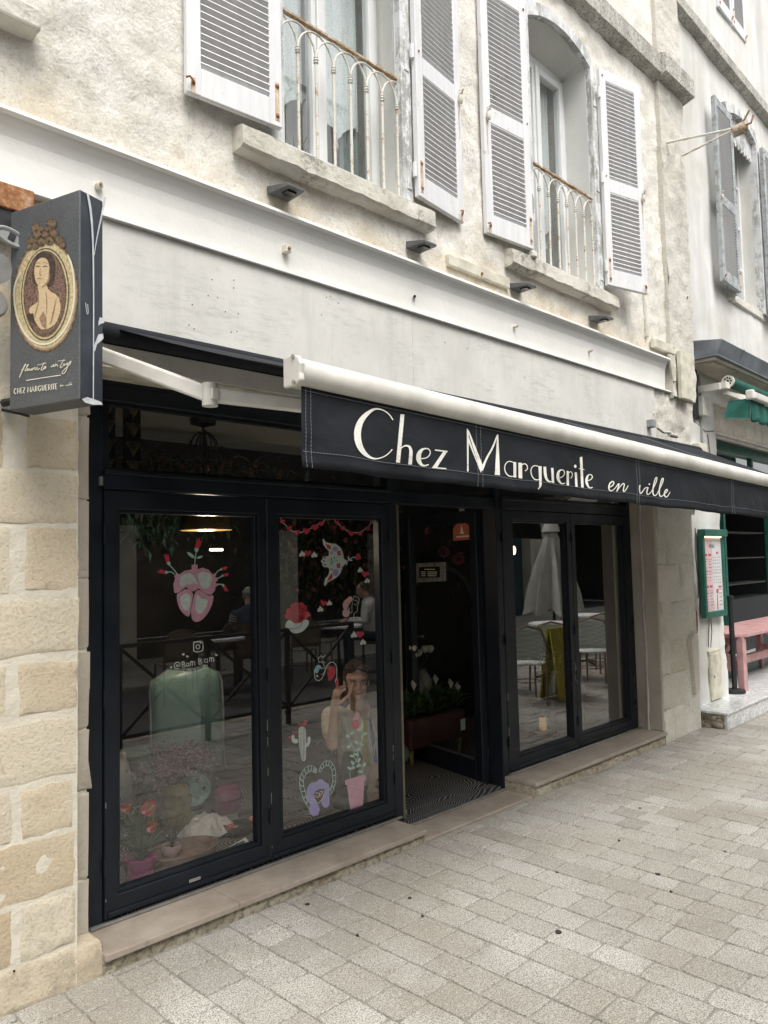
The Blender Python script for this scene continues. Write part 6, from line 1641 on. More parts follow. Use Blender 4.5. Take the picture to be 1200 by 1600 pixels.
# terracotta tray, little pink bowl
p = put(285, 1345); t = thing('oval_tray', 'long brown oval terracotta tray on the carpet', 'tray', tuple(p))
MB().lathe([(0, .0), (.15, .0), (.185, .07), (.175, .072), (.145, .012), (0, .012)], p, 28, 0, 1.15, .8).build('tray_body', mt['terracotta_tray'], t, smooth=True)
p = put(268, 1336, FL + .015); t = thing('small_pink_bowl', 'small pink ceramic bowl with a sprig, in the brown tray', 'bowl', tuple(p))
MB().lathe([(0, 0), (.035, 0), (.055, .03), (.05, .055), (.042, .056), (.045, .03), (0, .03)], p, 20).build('bowl', mt['pink_ceramic'], t, smooth=True)
mb = MB(); plant_tuft(mb, p + Vector((0, 0, .04)), 14, .16, .09, .005, 5); mb.build('sprig', mt['leaf_dark'], t)
# olive vase with dried mauve bouquet
p = put(262, 1330); p.y += .22; p.x += .20; t = thing('olive_vase', 'big olive glazed vase behind the tray holding a cloud of dried mauve flowers', 'vase', tuple(p))
MB().lathe([(0, 0), (.09, 0), (.115, .06), (.115, .28), (.10, .32), (.085, .34), (.09, .36), (.08, .36), (.075, .34), (.09, .3), (.1, .1), (0, .08)], p, 26).build('vase_body', mt['olive_glaze'], t, smooth=True)
mb = MB(); rr = random.Random(9); q = p + Vector((-.02, -.02, .42))
for k in range(1300):
    d = Vector((rr.gauss(0, .10), rr.gauss(0, .07), rr.gauss(0, .05))); mb.ball(q + d, rr.uniform(.005, .011), 4)
for k in range(50):
    d = Vector((rr.gauss(0, .12), rr.gauss(0, .07), rr.gauss(0, .05))); mb.tube([p + Vector((0, 0, .33)), q + d], .0012, 3)
mb.build('dried_flowers', mt['mauve_dried'], t, kind='stuff')
# towel
p = put(320, 1305); t_vs = []; n = 26
for j in range(n + 1):
    for i in range(n + 1):
        u = i / n - .5; v = j / n - .5; q = Vector((u * 6, v * 6, 2)); hgt = max(0, .10 * (1 - (abs(u) * 1.9) ** 2) * (1 - (abs(v) * 1.9) ** 2)) + .045 * abs(noise.noise(q)) + .02 * noise.noise(q * 2.3)
        r_ = 1 + .3 * noise.noise(Vector((u * 3, v * 3, 8)))
        t_vs.append((p.x + u * .34 * r_, p.y + v * .26 * r_, FL + .004 + max(0, hgt)))
o = MB().add(t_vs, [(j * (n + 1) + i, j * (n + 1) + i + 1, (j + 1) * (n + 1) + i + 1, (j + 1) * (n + 1) + i) for j in range(n) for i in range(n)]).build('crumpled_cloth', mt['cloth_white'], None, smooth=True, solid=.003)
tag(o, 'crumpled white cloth lying on the wave carpet behind the glass', 'cloth')
# paper sheet and two markers, open pencil box
p = put(360, 1334); o = MB().prism([(p.x - .13, p.y - .03, FL + .003), (p.x + .14, p.y - .02, FL + .003), (p.x + .17, p.y + .10, FL + .02), (p.x - .05, p.y + .05, FL + .003)], (0, 0, .001)).build('paper_sheet', mt['paper_white'])
tag(o, 'white sheet of paper under the two markers by the glass', 'paper')
def marker(a, b, capm, bodym, label, r=.008):
    a = Vector(a); b = Vector(b); t = thing('marker_pen', label, 'marker', tuple(a), 'paint markers lying on the carpet')
    d = b - a; MB().tube([a, a + d * .62], r, 10).build('barrel', bodym, t, smooth=True); MB().tube([a + d * .62, b], r * 1.25, 10).tube([a + d * .98, a + d * 1.03], r * .6, 8).build('cap', capm, t, smooth=True)
marker(p + Vector((.05, .02, .014)), p + Vector((-.09, .0, .018)), mt['pink_plastic'], mt['black_iron'], 'marker with a pink cap lying on the white paper')
marker(p + Vector((-.03, .03, .015)), p + Vector((.12, .045, .02)), mt['green_paint'], mt['black_iron'], 'marker with a green cap lying on the white paper')
p = put(375, 1308); t = thing('pencil_box', 'open clear box of coloured markers behind the paper', 'box', tuple(p))
MB().box(p.x - .05, p.x + .22, p.y, p.y + .008, FL, FL + .06).box(p.x - .05, p.x + .22, p.y + .12, p.y + .128, FL, FL + .06).box(p.x - .05, p.x + .22, p.y, p.y + .12, FL, FL + .008).box(p.x - .05, p.x - .042, p.y, p.y + .12, FL, FL + .06).box(p.x + .212, p.x + .22, p.y, p.y + .12, FL, FL + .06).build('box_body', mt['glazed_dark'], t)
marker(p + Vector((.02, .05, .07)), p + Vector((-.08, .0, .075)), mt['coral_plastic'], mt['black_iron'], 'marker with a coral cap resting on the rim of the clear box', .011)
marker(p + Vector((.22, .06, .07)), p + Vector((.10, .03, .075)), mt['coral_plastic'], mt['yellow_plastic'], 'yellow marker with a coral cap across the clear box', .011)
# white vase at the far left, wood off-cut, magenta planter
p = put(190, 1300); p.y += .25; p.x += .1; t = tag(MB().lathe([(0, 0), (.07, 0), (.09, .1), (.075, .24), (.05, .33), (.045, .36), (0, .36)], p + Vector((0, 0, .05)), 22).build('white_vase', mt['cloth_white'], None, smooth=True), 'tall white vase half hidden by the left window frame', 'vase')
p = put(368, 1285); p.y += .1; t = thing('magenta_planter', 'round magenta planter on a white saucer at the back of the left window', 'planter', tuple(p))
MB().lathe([(0, .04), (.08, .05), (.10, .12), (.09, .18), (.07, .2), (0, .2)], p, 22).build('pot', mt['magenta_glaze'], t, smooth=True); MB().lathe([(0, 0), (.075, 0), (.08, .045), (0, .045)], p, 22).build('saucer', mt['cloth_white'], t, smooth=True)
# mint green scooter, front towards the window
SC = thing('mint_scooter', 'mint green scooter front with spoked hub wheel standing inside the shop', 'scooter', (2.72, 1.25, FL))
yy = 1.2; L0, L1 = W(243, 1100, yy), W(357, 1100, yy); cx = (L0.x + L1.x) / 2; hw = (L1.x - L0.x) / 2; ztp = W(300, 1045, yy).z; zbt = .30
pts = [(cx - hw * .88, zbt), (cx - hw, zbt + .15), (cx - hw, ztp - .16), (cx - hw * .85, ztp - .05), (cx - hw * .5, ztp), (cx + hw * .5, ztp), (cx + hw * .85, ztp - .05), (cx + hw, ztp - .16), (cx + hw, zbt + .15), (cx + hw * .88, zbt)]
q = []; nsh = 12; vs = []; fs = []
for j in range(nsh + 1):
    v = j / nsh; Z = zbt + (ztp - zbt) * v; hwz = hw * (1 + .14 * max(0, 1 - v * 3.2) ** 1.5) * math.sqrt(max(.12, 1 - max(0, (v - .80) / .215) ** 3.5))
    for i in range(11):
        u = i / 5 - 1; vs.append((cx + hwz * u, yy + .10 * u * u - .03 * math.sin(v * 3.1) - .05 * max(0, 1 - abs(u) * 3.5) * min(1, (1 - v) * 3), Z))
for j in range(nsh):
    for i in range(10): a = j * 11 + i; fs.append((a, a + 1, a + 12, a + 11))
LS = MB().add(vs, fs).build('leg_shield', mt['mint_enamel'], SC, smooth=True, solid=.012)
ring = [Vector(vs[j * 11]) for j in range(nsh + 1)] + [Vector(vs[nsh * 11 + i]) for i in range(1, 11)] + [Vector(vs[j * 11 + 10]) for j in range(nsh - 1, -1, -1)]
MB().tube([r_ + Vector((0, -.008, 0)) for r_ in ring], .007, 6).build('chrome_trim', mt['steel'], LS, smooth=True)
c = W(307, 1135, yy - .04); MB().tube([c + Vector((0, .02, 0)), c + Vector((0, -.01, 0))], .035, 16).build('horn_badge', mt['dark_wood'], SC, smooth=True)
c = W(303, 1231, yy - .18)
MB().lathe([(0, 0)], (0, 0, 0), 4).v
wm = Matrix.Translation(c) @ Matrix.Rotation(R(90), 4, 'X') @ Matrix.Rotation(R(0), 4, 'Y')
def lathe_m(prof, M, n, mat, name, parent):
    mb = MB().lathe(prof, (0, 0, 0), n); mb.v = [tuple(M @ Vector(v)) for v in mb.v]; return mb.build(name, mat, parent, smooth=True)
wm = Matrix.Translation(c) @ Matrix.Rotation(R(-25), 4, 'Z') @ Matrix.Rotation(R(90), 4, 'X')
WHL = lathe_m([(.09, -.04), (.125, -.035), (.135, 0), (.125, .035), (.09, .04)], wm, 28, mt['tyre'], 'wheel', SC)
lathe_m([(0, .045), (.03, .045), (.035, .03), (.07, .03), (.092, .042), (.098, .036), (.098, -.03), (0, -.03)], wm, 28, mt['mint_enamel'], 'rim', WHL)
hl = MB()
for k in range(5): a = k * 1.2566; hl.tube([wm @ Vector((.055 * math.cos(a), .055 * math.sin(a), .032)), wm @ Vector((.055 * math.cos(a), .055 * math.sin(a), .036))], .013, 8)
hl.build('rim_hole', mt['tyre'], WHL)
for s_ in (-1, 1): MB().lathe([(0, -.03), (.05, .0), (.055, .6), (0, .6)], (0, 0, 0), 6).v
MB().box(cx - .16, cx + .16, yy + .05, yy + .85, .32, .38).build('floorboard', mt['mint_enamel'], SC, smooth=True)

# pendant lamp with glass dome, black chandelier, dried flower ceiling
c = W(322, 803, .95); t = thing('pendant_lamp', 'amber glass dome pendant lamp at the top of the left shop window', 'lamp', tuple(c + Vector((0, 0, .6))))
MB().lathe([(.02, .05), (.10, .03), (.15, -.03), (.16, -.09), (.155, -.10), (.145, -.03), (.09, .02)], c, 26).build('shade', simple('amber_glass', (.12, .085, .035), .15, .2, 8, 0), t, smooth=True)
pl = bpy.data.lights.new('pendant_light', 'POINT'); pl.energy = 9; pl.color = (1, .80, .58); pl.shadow_soft_size = .05
plo = bpy.data.objects.new('pendant_light', pl); COL.objects.link(plo); plo.parent = t; plo.location = (0, 0, -.75)
MB().ball(c + Vector((0, 0, -.02)), .022, 12).build('bulb', BULB2, t, smooth=True); MB().tube([c, (c.x, c.y, 2.62)], .004, 6).build('cord', mt['black_iron'], t)
c = W(318, 700, .62); t = thing('iron_chandelier', 'small black wrought iron hanging lamp behind the transom glass', 'chandelier', (c.x, c.y, 2.62))
mb = MB(); mb.lathe([(0, 0), (.075, -.0), (.07, -.03), (.03, -.04), (0, -.05)], (c.x, c.y, W(318, 655, .62).z), 18); mb.tube([(c.x, c.y, 2.62), (c.x, c.y, 2.10)], .007, 7)
for k in range(4):
    a = k * math.pi / 4; mb.tube([Vector((c.x, c.y, c.z + .0)) + Vector((.08 * math.cos(a) * math.sin(u), .08 * math.sin(a) * math.sin(u), .09 * math.cos(u))) for u in [2 * math.pi * q / 16 for q in range(17)]], .005, 6)
mb.ball((c.x, c.y, 2.13), (.012, .012, .03), 8); mb.build('cage', mt['black_iron'], t)
t = foliage('dried_garland', (2.45, 1.05, 2.22), (.75, .30, .10), 800, [mt['dried_twig'], mt['leaf_teal'], mt['dried_twig'], mt['leaf_dark'], mt['dried_twig']], (.06, .16), 3, wd=.22, down=.2)
tag(t, 'dense brown and teal dried foliage hung under the ceiling behind the transom', 'foliage', kind='stuff')
t = foliage('hanging_flowers', (2.6, 1.9, 2.0), (.9, .2, .25), 500, [mt['leaf_dark'], mt['leaf_teal'], mt['leaf_dark']], (.05, .12), 5, wd=.3, down=.5)
tag(t, 'dark hanging greenery at the top of the left shop windows', 'foliage', kind='stuff')
for (px, py, y), l in (((338, 859, 1.9), 'slim lit tube lamp glowing in the dark behind the painted heart'), ((803, 860, .9), 'warm lit wall bulb at the left edge of the right shop window')):
    c = W(px, py, y); o = MB().tube([c + Vector((-.055, 0, 0)), c + Vector((.055, 0, 0))], .010, 8).build('lit_lamp', BULB, None, smooth=True) if y > 1 else MB().ball(c, (.018, .018, .04), 10).build('lit_lamp', BULB, None, smooth=True)
    tag(o, l, 'lamp')

# seen through the door
mir = thing('arched_mirror', 'large arched mirror with a dark green rim behind the door glass', 'mirror', tuple(W(690, 1150, 2.0)))
c = W(692, 1030, 1.9); mb = MB(); rim = [(c.x + .50 * math.cos(a), 1.9, 1.15 + .42 * math.sin(a)) for a in [math.pi * k / 20 for k in range(21)]]; rim = [(c.x + .5, 1.9, FL)] + rim + [(c.x - .5, 1.9, FL)]
mb.tube(rim, .022, 8); mb.build('rim', simple('mirror_rim', (.05, .07, .05), .5, .2, 8, 0), mir, smooth=True)
MB().add([tuple(r_) for r_ in rim], [tuple(range(len(rim)))]).build('mirror_glass', simple('mirror_dark', (.02, .022, .022), .12, .05, 3, 0), mir)
c = door_uv(674, 895)[0]; 
o = thing('notice_frame', 'small ornate silver frame with a black notice hung on the door glass', 'picture frame', tuple(DM @ Vector((c.x, 0, c.z))))
A = [DM @ Vector((door_uv(*q)[0].x, S * .014, door_uv(*q)[0].z)) for q in ((651, 880), (697, 878), (697, 908), (652, 910))]; Bq = [DM @ Vector((door_uv(*q)[0].x, S * .022, door_uv(*q)[0].z)) for q in ((658, 886), (689, 885), (689, 902), (658, 903))]
dn = (DM.to_3x3() @ Vector((0, S, 0)))
MB().prism(A, -dn * .012).build('frame', simple('silver_leaf', (.20, .20, .18), .5, .3, 40, .2), o, bevel=.004); MB().prism(Bq, -dn * .008).build('notice', mt['glazed_dark'], o)
mb = MB()
for k, (y_, a, b_) in enumerate(((889, 666, 683), (893, 661, 668), (893, 671, 686), (896, 661, 668), (896, 671, 686), (899, 661, 668), (899, 671, 685))):
    q = [DM @ Vector((door_uv(*z_)[0].x, S * .0235, door_uv(*z_)[0].z)) for z_ in ((a, y_), (b_, y_), (b_, y_ + 1), (a, y_ + 1))]; mb.add(q, [(0, 1, 2, 3)])
mb.build('notice_lines', mt['cream_print'], o)
# planter with peace lilies, vase of white roses
p = put(690, 1185); PL = thing('lily_planter', 'maroon bench planter full of peace lilies just inside the door', 'planter', tuple(p))
zb = FL + .12; MB().box(p.x - .38, p.x + .30, p.y - .02, p.y + .30, zb, zb + .24).build('trough', mt['maroon_leather'], PL, bevel=.03, seg=3)
for a, b_ in ((-.33, .02), (.25, .02), (-.33, .26), (.25, .26)): MB().tube([(p.x + a, p.y + b_, FL), (p.x + a, p.y + b_, zb + .01)], [.012, .02], 8).build('leg', mt['gold_leaf'], PL)
rr = random.Random(4); mb = MB()
for k in range(190):
    q = Vector((p.x + rr.uniform(-.36, .28), p.y + rr.uniform(.02, .26), zb + .22)); leaf(mb, q + Vector((0, 0, rr.uniform(0, .10))), (rr.uniform(-1, 1), rr.uniform(-1, .6), rr.uniform(.1, 1.1)), rr.uniform(.12, .22), rr.uniform(.04, .065))
mb.build('leaves', mt['leaf_green'], PL)
for k in range(6):
    q = Vector((p.x + rr.uniform(-.2, .3), p.y + rr.uniform(.02, .2), zb + .36 + rr.uniform(0, .12))); mb = MB(); leaf(mb, q, (rr.uniform(-.4, .4), -.1, 1), .10, .05); mb.tube([q, q - Vector((0, 0, .2))], .002, 4, 1); mb.build('lily', [mt['white_flower'], mt['leaf_green']], PL)
q = W(724, 1132, p.y - .03); MB().box(q.x - .028, q.x + .028, p.y - .028, p.y - .024, q.z - .045, q.z + .045).build('price_tag', mt['paper_white'], PL)
p = W(659, 1092, 1.25); t = thing('rose_vase', 'rough grey vase of cream roses beside the lily planter', 'vase', (p.x, p.y, FL))
MB().lathe([(0, 0), (.08, 0), (.095, .06), (.09, .16), (.055, .22), (.04, .235), (.045, .25), (0, .245)], (p.x, p.y, p.z), 20).build('vase_body', mt['grey_ceramic'], t, smooth=True)
MB().box(p.x - .12, p.x + .12, p.y - .12, p.y + .12, FL, p.z).build('stand', mt['dark_wood'], t, bevel=.005)
for k, (px, py) in enumerate(((645, 1013), (654, 1020), (664, 1014), (672, 1014), (648, 1024))):
    c = W(px, py, p.y - .03); mb = MB()
    mb.ball(c, (.030, .030, .032), 10)
    for q in range(7): a = q * .9; mb.ball(c + Vector((.016 * math.cos(a), .016 * math.sin(a), .006)), (.018, .018, .024), 7)
    mb.tube([c, (p.x, p.y, p.z + .23)], .003, 4, 1); mb.build('rose', [mt['white_flower'], mt['leaf_green']], t, smooth=True)
t = foliage('flower_wall', (4.7, 2.2, 1.75), (.95, .06, .55), 1400, [mt['foliage_flower_wall'], mt['leaf_dark'], mt['dried_twig'], mt['pink_flower']], (.05, .13), 9, wd=.35, down=.4, blobs=1)
tag(t, 'dark wall of hanging leaves and small pink flowers behind the door', 'flower wall', kind='stuff')
for px, py, r_ in ((694, 862, .05), (716, 872, .06), (668, 830, .03)):
    c = W(px, py, 1.35); mb = MB(); rr = random.Random(px)
    for k in range(26): d = Vector((rr.gauss(0, 1), rr.gauss(0, 1), rr.gauss(0, 1))).normalized(); leaf(mb, c + d * r_ * .3, d + Vector((0, 0, .3)), r_ * .9, r_ * .9, 0, .4)
    mb.tube([c, c + Vector((.05, .1, .5))], .003, 4, 1)
    tag(mb.build('pink_peony', [mt['pink_flower'], mt['leaf_dark']]), {694: 'left one of the two large pink peonies hanging below the tower sticker', 716: 'right and larger pink peony below the tower sticker', 668: 'small pink blossom high on the dark flower wall'}[px], 'flower', 'pink blossoms behind the door')
# right window display
p = put(865, 1150); t = thing('ball_bouquet', 'tall glass vase with a round knot of leaves behind the right window', 'vase', (p.x, p.y, FL))
c = W(857, 1035, p.y); foliage('leaf_ball', tuple(c), (.12, .12, .12), 260, [mt['leaf_dark'], mt['leaf_green'], mt['grey_ceramic']], (.04, .09), 12, t)
MB().lathe([(.05, 0), (.035, .05), (.045, .3), (.07, .42)], (p.x, p.y, FL + .25), 16).build('glass_body', GLASS2, t, smooth=True); MB().lathe([(0, 0), (.16, 0), (.16, .02), (.03, .03), (.03, .25), (.16, .25), (.16, .26), (0, .26)], (p.x, p.y, FL), 20).build('side_table', mt['dark_wood'], t, smooth=True)
p = W(848, 1128, .9); t = thing('brass_lantern', 'small lit amber lantern low in the right shop window', 'lantern', (p.x, p.y, FL))
MB().tube([p + Vector((0, 0, -.07)), p + Vector((0, 0, .05))], .032, 4).build('amber_glass', emis('amber_glow', (.55, .34, .12), .22), t); MB().box(p.x - .06, p.x + .06, p.y - .06, p.y + .06, p.z - .09, p.z - .07).box(p.x - .05, p.x + .05, p.y - .05, p.y + .05, p.z + .05, p.z + .065).tube([p + Vector((.05, 0, .04)), p + Vector((.11, 0, .02)), p + Vector((.11, 0, -.04)), p + Vector((.05, 0, -.06))], .006, 6).build('lantern_frame', mt['gold_leaf'], t)
MB().box(p.x - .09, p.x + .09, p.y - .09, p.y + .09, FL, p.z - .09).build('plinth', mt['dark_wood'], t)
p = put(945, 1135); p.y += .3; t = thing('pampas_vase', 'pale fluted vase of feathery pampas grass in the far right window pane', 'vase', (p.x, p.y, FL))
MB().lathe([(0, 0), (.09, 0), (.10, .3), (.08, .42), (.06, .45), (0, .45)], p, 18).build('vase_body', mt['grey_ceramic'], t, smooth=True); mb = MB()
for k in range(9):
    rr = random.Random(k); c = Vector((p.x, p.y, FL + .4)); e = c + Vector((rr.uniform(-.25, .25), rr.uniform(-.2, .1), rr.uniform(.45, .85))); mb.tube([c, c.lerp(e, .6), e], .003, 4)
    for q in range(60): z_ = rr.uniform(.6, 1); b_ = c.lerp(e, z_); mb.tube([b_, b_ + Vector((rr.uniform(-.05, .05), rr.uniform(-.05, .05), rr.uniform(.0, .07)))], [.002, .0006], 3)
mb.build('pampas', mt['dried_twig'], t)

# ================================================================== PEOPLE
def capsule(mb, P, r, n=12, m=0):
    P = [Vector(p) for p in P]; mb.tube(P, r, n, m)
    rr = r if isinstance(r, (list, tuple)) else [r] * len(P)
    for p, q in zip(P, rr): mb.ball(p, q, n, m)
def fuse(name, mb, mat, parent, vox=.008, label=None):
    me = mb.mesh(name, mat); o = link(name, me, parent, label=label)
    rm = o.modifiers.new('remesh', 'REMESH'); rm.mode = 'VOXEL'; rm.voxel_size = vox; rm.use_smooth_shade = True
    s_ = o.modifiers.new('smooth', 'SMOOTH'); s_.factor = .5; s_.iterations = 3
    return o
def frame(p, fwd, up=(0, 0, 1)):
    f = Vector(fwd).normalized(); u = Vector(up); s_ = f.cross(u).normalized(); u = s_.cross(f)
    M = Matrix((s_, -f, u)).transposed().to_4x4(); M.translation = Vector(p); return M    # local -Y is forward
def head(mb, M):
    B = lambda c, r, n=14: mb.add(*ballm(c, r, n, M))
    B((0, .012, .035), (.074, .092, .088)); B((0, -.018, -.028), (.060, .072, .078)); B((0, -.050, -.078), (.026, .026, .022)); B((0, -.030, -.062), (.046, .045, .035))
    B((0, -.062, .038), (.055, .030, .022)); B((0, -.088, -.018), (.013, .016, .014)); mb.tube([M @ Vector((0, -.084, .022)), M @ Vector((0, -.100, -.014))], [.008, .012], 8)
    for s_ in (-1, 1): B((s_ * .034, -.066, -.018), (.022, .020, .020)); B((s_ * .074, .012, -.004), (.010, .020, .030)); B((s_ * .011, -.086, -.022), (.009, .010, .008))
    B((0, -.082, -.046), (.024, .012, .008)); B((0, -.080, -.056), (.020, .012, .008))
def ballm(c, r, n, M):
    t = MB().ball(c, r, n); return [M @ Vector(v) for v in t.v], t.f
def face_bits(parent, M):
    for s_ in (-1, 1):
        e = MB(); e.add(*ballm((s_ * .029, -.076, .008), (.0115, .008, .0060), 10, M), 0); e.add(*ballm((s_ * .029, -.0835, .008), (.0050, .003, .0050), 8, M), 1)
        e.build('eye', [mt['white_cotton'], mt['brown_hair']], parent, smooth=True)
        MB().tube([M @ Vector((s_ * .014, -.088, .026)), M @ Vector((s_ * .030, -.088, .032)), M @ Vector((s_ * .046, -.074, .026))], [.0028, .0034, .002], 6).build('eyebrow', mt['brown_hair'], parent, smooth=True)
    MB().tube([M @ Vector((-.022, -.086, -.050)), M @ Vector((0, -.096, -.049)), M @ Vector((.022, -.086, -.050))], [.003, .0062, .003], 8).build('lips', mt['lip'], parent, smooth=True)
def hand(mb, wrist, fwd, palm_n, curl=.9, pinch=True):
    """palm and five separate fingers; fwd = direction of the hand, palm_n = palm normal"""
    f = Vector(fwd).normalized(); nrm = Vector(palm_n); nrm = (nrm - f * nrm.dot(f)).normalized(); s_ = f.cross(nrm)
    w_ = Vector(wrist); capsule(mb, [w_, w_ + f * .04], [.024, .026]);
    for k in (-1, 0, 1): capsule(mb, [w_ + f * .025 + s_ * k * .018, w_ + f * .078 + s_ * k * .024], [.017, .014])
    L = [.068, .078, .074, .058]
    for k in range(4):
        b_ = w_ + f * (.082 - .006 * abs(k - 1.3)) + s_ * (-.033 + .022 * k); a = 0; P = [b_]; c = curl * (1 - .12 * (3 - k) * (1 if pinch else 0)); seg_ = [.46, .31, .23]
        for q in range(3): a += c * (.55, .75, .5)[q]; P.append(P[-1] + (f * math.cos(a) + nrm * math.sin(a)) * L[k] * seg_[q])
        capsule(mb, P, [.0095, .009, .008, .007], 8)
    b_ = w_ + f * .028 - s_ * .028; P = [b_, b_ + (f * .7 - s_ * .7 + nrm * .35) * .042, b_ + (f * 1.3 - s_ * .55 + nrm * .95) * .058, b_ + (f * 1.7 - s_ * .1 + nrm * 1.2) * .062]
    capsule(mb, P, [.013, .011, .0095, .008], 8)

# --- woman painting the window from inside
def Wq(px, py, y): return W(px, py, y)
PW = thing('person', 'woman in a beige linen shirt crouching behind the glass with a raised coral marker', 'person', tuple(W(560, 1245, .72) * 1))
PW.location.z = FL; ORG[PW.name] = Vector(PW.location)
hd = Wq(557, 1067, .47); look = Vector((-.55, -.85, -.03))
neck = Wq(562, 1108, .54); chest = Wq(556, 1140, .57); belly = Wq(560, 1185, .64); pel = Wq(566, 1225, .72); pel.z = max(pel.z, .30)
shR = Wq(518, 1120, .56); shL = Wq(594, 1122, .56)                # her right shoulder is on the left of the picture
elR = Wq(519, 1163, .40); haR = Wq(523, 1102, .345)
elL = Wq(588, 1185, .52); haL = Wq(580, 1230, .44)
b = MB(); M = frame(hd, look); head(b, M)
capsule(b, [neck + Vector((0, 0, -.03)), hd + Vector((.0, .015, -.06))], [.055, .048]); capsule(b, [neck, chest], [.07, .10])
capsule(b, [shR, elR], [.047, .038]); capsule(b, [elR, haR], [.037, .024]); capsule(b, [shL, elL], [.045, .038]); capsule(b, [elL, haL], [.036, .024])
tipm = Wq(526, 1062, .285)
hand(b, haR, (tipm - haR) * .5 + Vector((0, -.02, .05)), Vector((1, -.5, .2)), 1.0); hand(b, haL, (.0, -.3, -1), (-.6, -.6, 0), .5)
body = fuse('body', b, mt['skin'], PW, .006)
face_bits(body, M)
hr = MB()
hr.add(*ballm((0, .03, .055), (.083, .090, .085), 16, M)); hr.add(*ballm((0, .075, .10), (.042, .042, .042), 12, M))
for s_ in (-1, 1): hr.add(*ballm((s_ * .060, .03, .020), (.022, .055, .055), 10, M)); hr.add(*ballm((s_ * .040, -.045, .098), (.040, .030, .022), 10, M))
fuse('hair', hr, mt['brown_hair'], body, .008)
sh = MB(); capsule(sh, [neck + Vector((0, .03, -.04)), chest, belly, pel], [.085, .135, .135, .15], 16)
capsule(sh, [shR + Vector((.03, 0, 0)), chest], [.07, .11]); capsule(sh, [shL - Vector((.03, 0, 0)), chest], [.07, .11])
capsule(sh, [shR, shR.lerp(elR, .55)], [.068, .062]); capsule(sh, [shL, shL.lerp(elL, .6)], [.066, .060])
fuse('shirt', sh, mt['beige_linen'], PW, .010)
lg = MB(); kR = pel + Vector((-.22, -.16, .12)); kL = pel + Vector((.16, -.20, .06)); capsule(lg, [pel + Vector((-.08, 0, 0)), kR], [.10, .07]); capsule(lg, [kR, Vector((kR.x + .02, kR.y + .14, FL + .06))], [.065, .045]); capsule(lg, [pel + Vector((.08, 0, 0)), kL], [.10, .07]); capsule(lg, [kL, Vector((kL.x, kL.y + .22, FL + .06))], [.065, .045])
for kx in (kR, kL): capsule(lg, [Vector((kx.x, kx.y + .16, FL + .04)), Vector((kx.x - .02, kx.y - .02, FL + .03))], [.04, .03])
fuse('trousers', lg, mt['leaf_dark'], PW, .012)
lan = MB(); lan.tube([neck + Vector((-.07, -.04, .0)), chest + Vector((-.02, -.15, -.05)), chest + Vector((.0, -.16, -.14)), chest + Vector((.03, -.15, -.05)), neck + Vector((.07, -.04, .0))], .004, 6); lan.build('lanyard', mt['white_cotton'], PW)
# striped strap of the shirt front
for k, (dx, mm) in enumerate(((-.055, 'yellow_plastic'), (-.020, 'white_cotton'), (.010, 'blue_plastic'), (.035, 'white_cotton'))):
    MB().tube([neck + Vector((dx * .6, -.075, -.06)), chest + Vector((dx, -.138, -.04)), belly + Vector((dx, -.145, 0))], .019, 6).build('shirt_stripe', mt[mm], PW, smooth=True)
marker(haR + (tipm - haR) * .55 + Vector((.03, .02, .0)), tipm, mt['coral_plastic'], mt['coral_plastic'], 'coral marker held against the glass by the crouching woman', .008)

# ================================================================== ACROSS THE STREET (seen in the panes, and from a step aside)
TER = bpy.data.objects.new('terrace_kerb', None); bpy.data.objects.remove(TER)
MB().box(-6, 30, -9.0, -6.2, -.1, .02).build('opposite_pavement', mt['far_paver'], None, kind='structure')
MB().box(-6, 30, -3.40, -3.262, -.2, .004).build('kerb', mt['plinth_stone'], None, kind='structure')
OP = thing('opposite_house', 'cream house across the street with dark café openings below and blue shutters above', 'building', (8, -9.0, 0))
yo = -9.0
op = MB(); op.box(-5, 26, yo - .5, yo, 3.1, 7.4)
for a, b_ in ((-5, -3.6), (-.8, -.3), (2.6, 3.1), (6.0, 6.5), (9.6, 10.1), (12.6, 13.2), (16.9, 17.7), (18.6, 20.0), (25.2, 26)): op.box(a, b_, yo - .5, yo, 0, 3.1)
op.build('wall', mt['cream_wall'], OP)
MB().box(-5, 26, yo - 4, yo - 3.9, 0, 3.1).box(-5, 26, yo - 4, yo - .5, 3.0, 3.1).box(25.9, 26, yo - 4, yo - .5, 0, 3.1).box(-5, -4.9, yo - 4, yo - .5, 0, 3.1).build('cafe_interior', mt['dark_wall'], OP)
MB().box(-5, 12.6, yo, yo + .9, 2.86, 2.92).build('canopy', mt['glazed_dark'], OP)
for a, b_ in ((17.7, 18.6),):
    d = MB().box(a, b_, yo - .35, yo - .30, 0, 3.1).build('door', mt['teal_wood'], OP)
    for q in (0, 1):
        for z0, z1 in ((.25, 1.2), (1.35, 2.4)): MB().box(a + .1 + q * .38, a + .42 + q * .38, yo - .30, yo - .28, z0, z1).build('door_panel', mt['teal_wood'], d, bevel=.01)
for a in (-3, 0, 3, 6, 9, 12.5, 15.5, 18.5):
    wv_ = MB().box(a, a + 1.0, yo - .02, yo + .005, 4.0, 6.2).build('window', mt['glazed_dark'], OP)
    for s_ in (-.52, 1.02): MB().box(a + s_, a + s_ + .5, yo + .006, yo + .045, 4.0, 6.2).build('shutter', mt['teal_wood'], wv_, bevel=.005)
MB().box(-5, 26, yo - .6, yo + .1, 7.4, 7.6).build('cornice', mt['cream_wall'], OP)

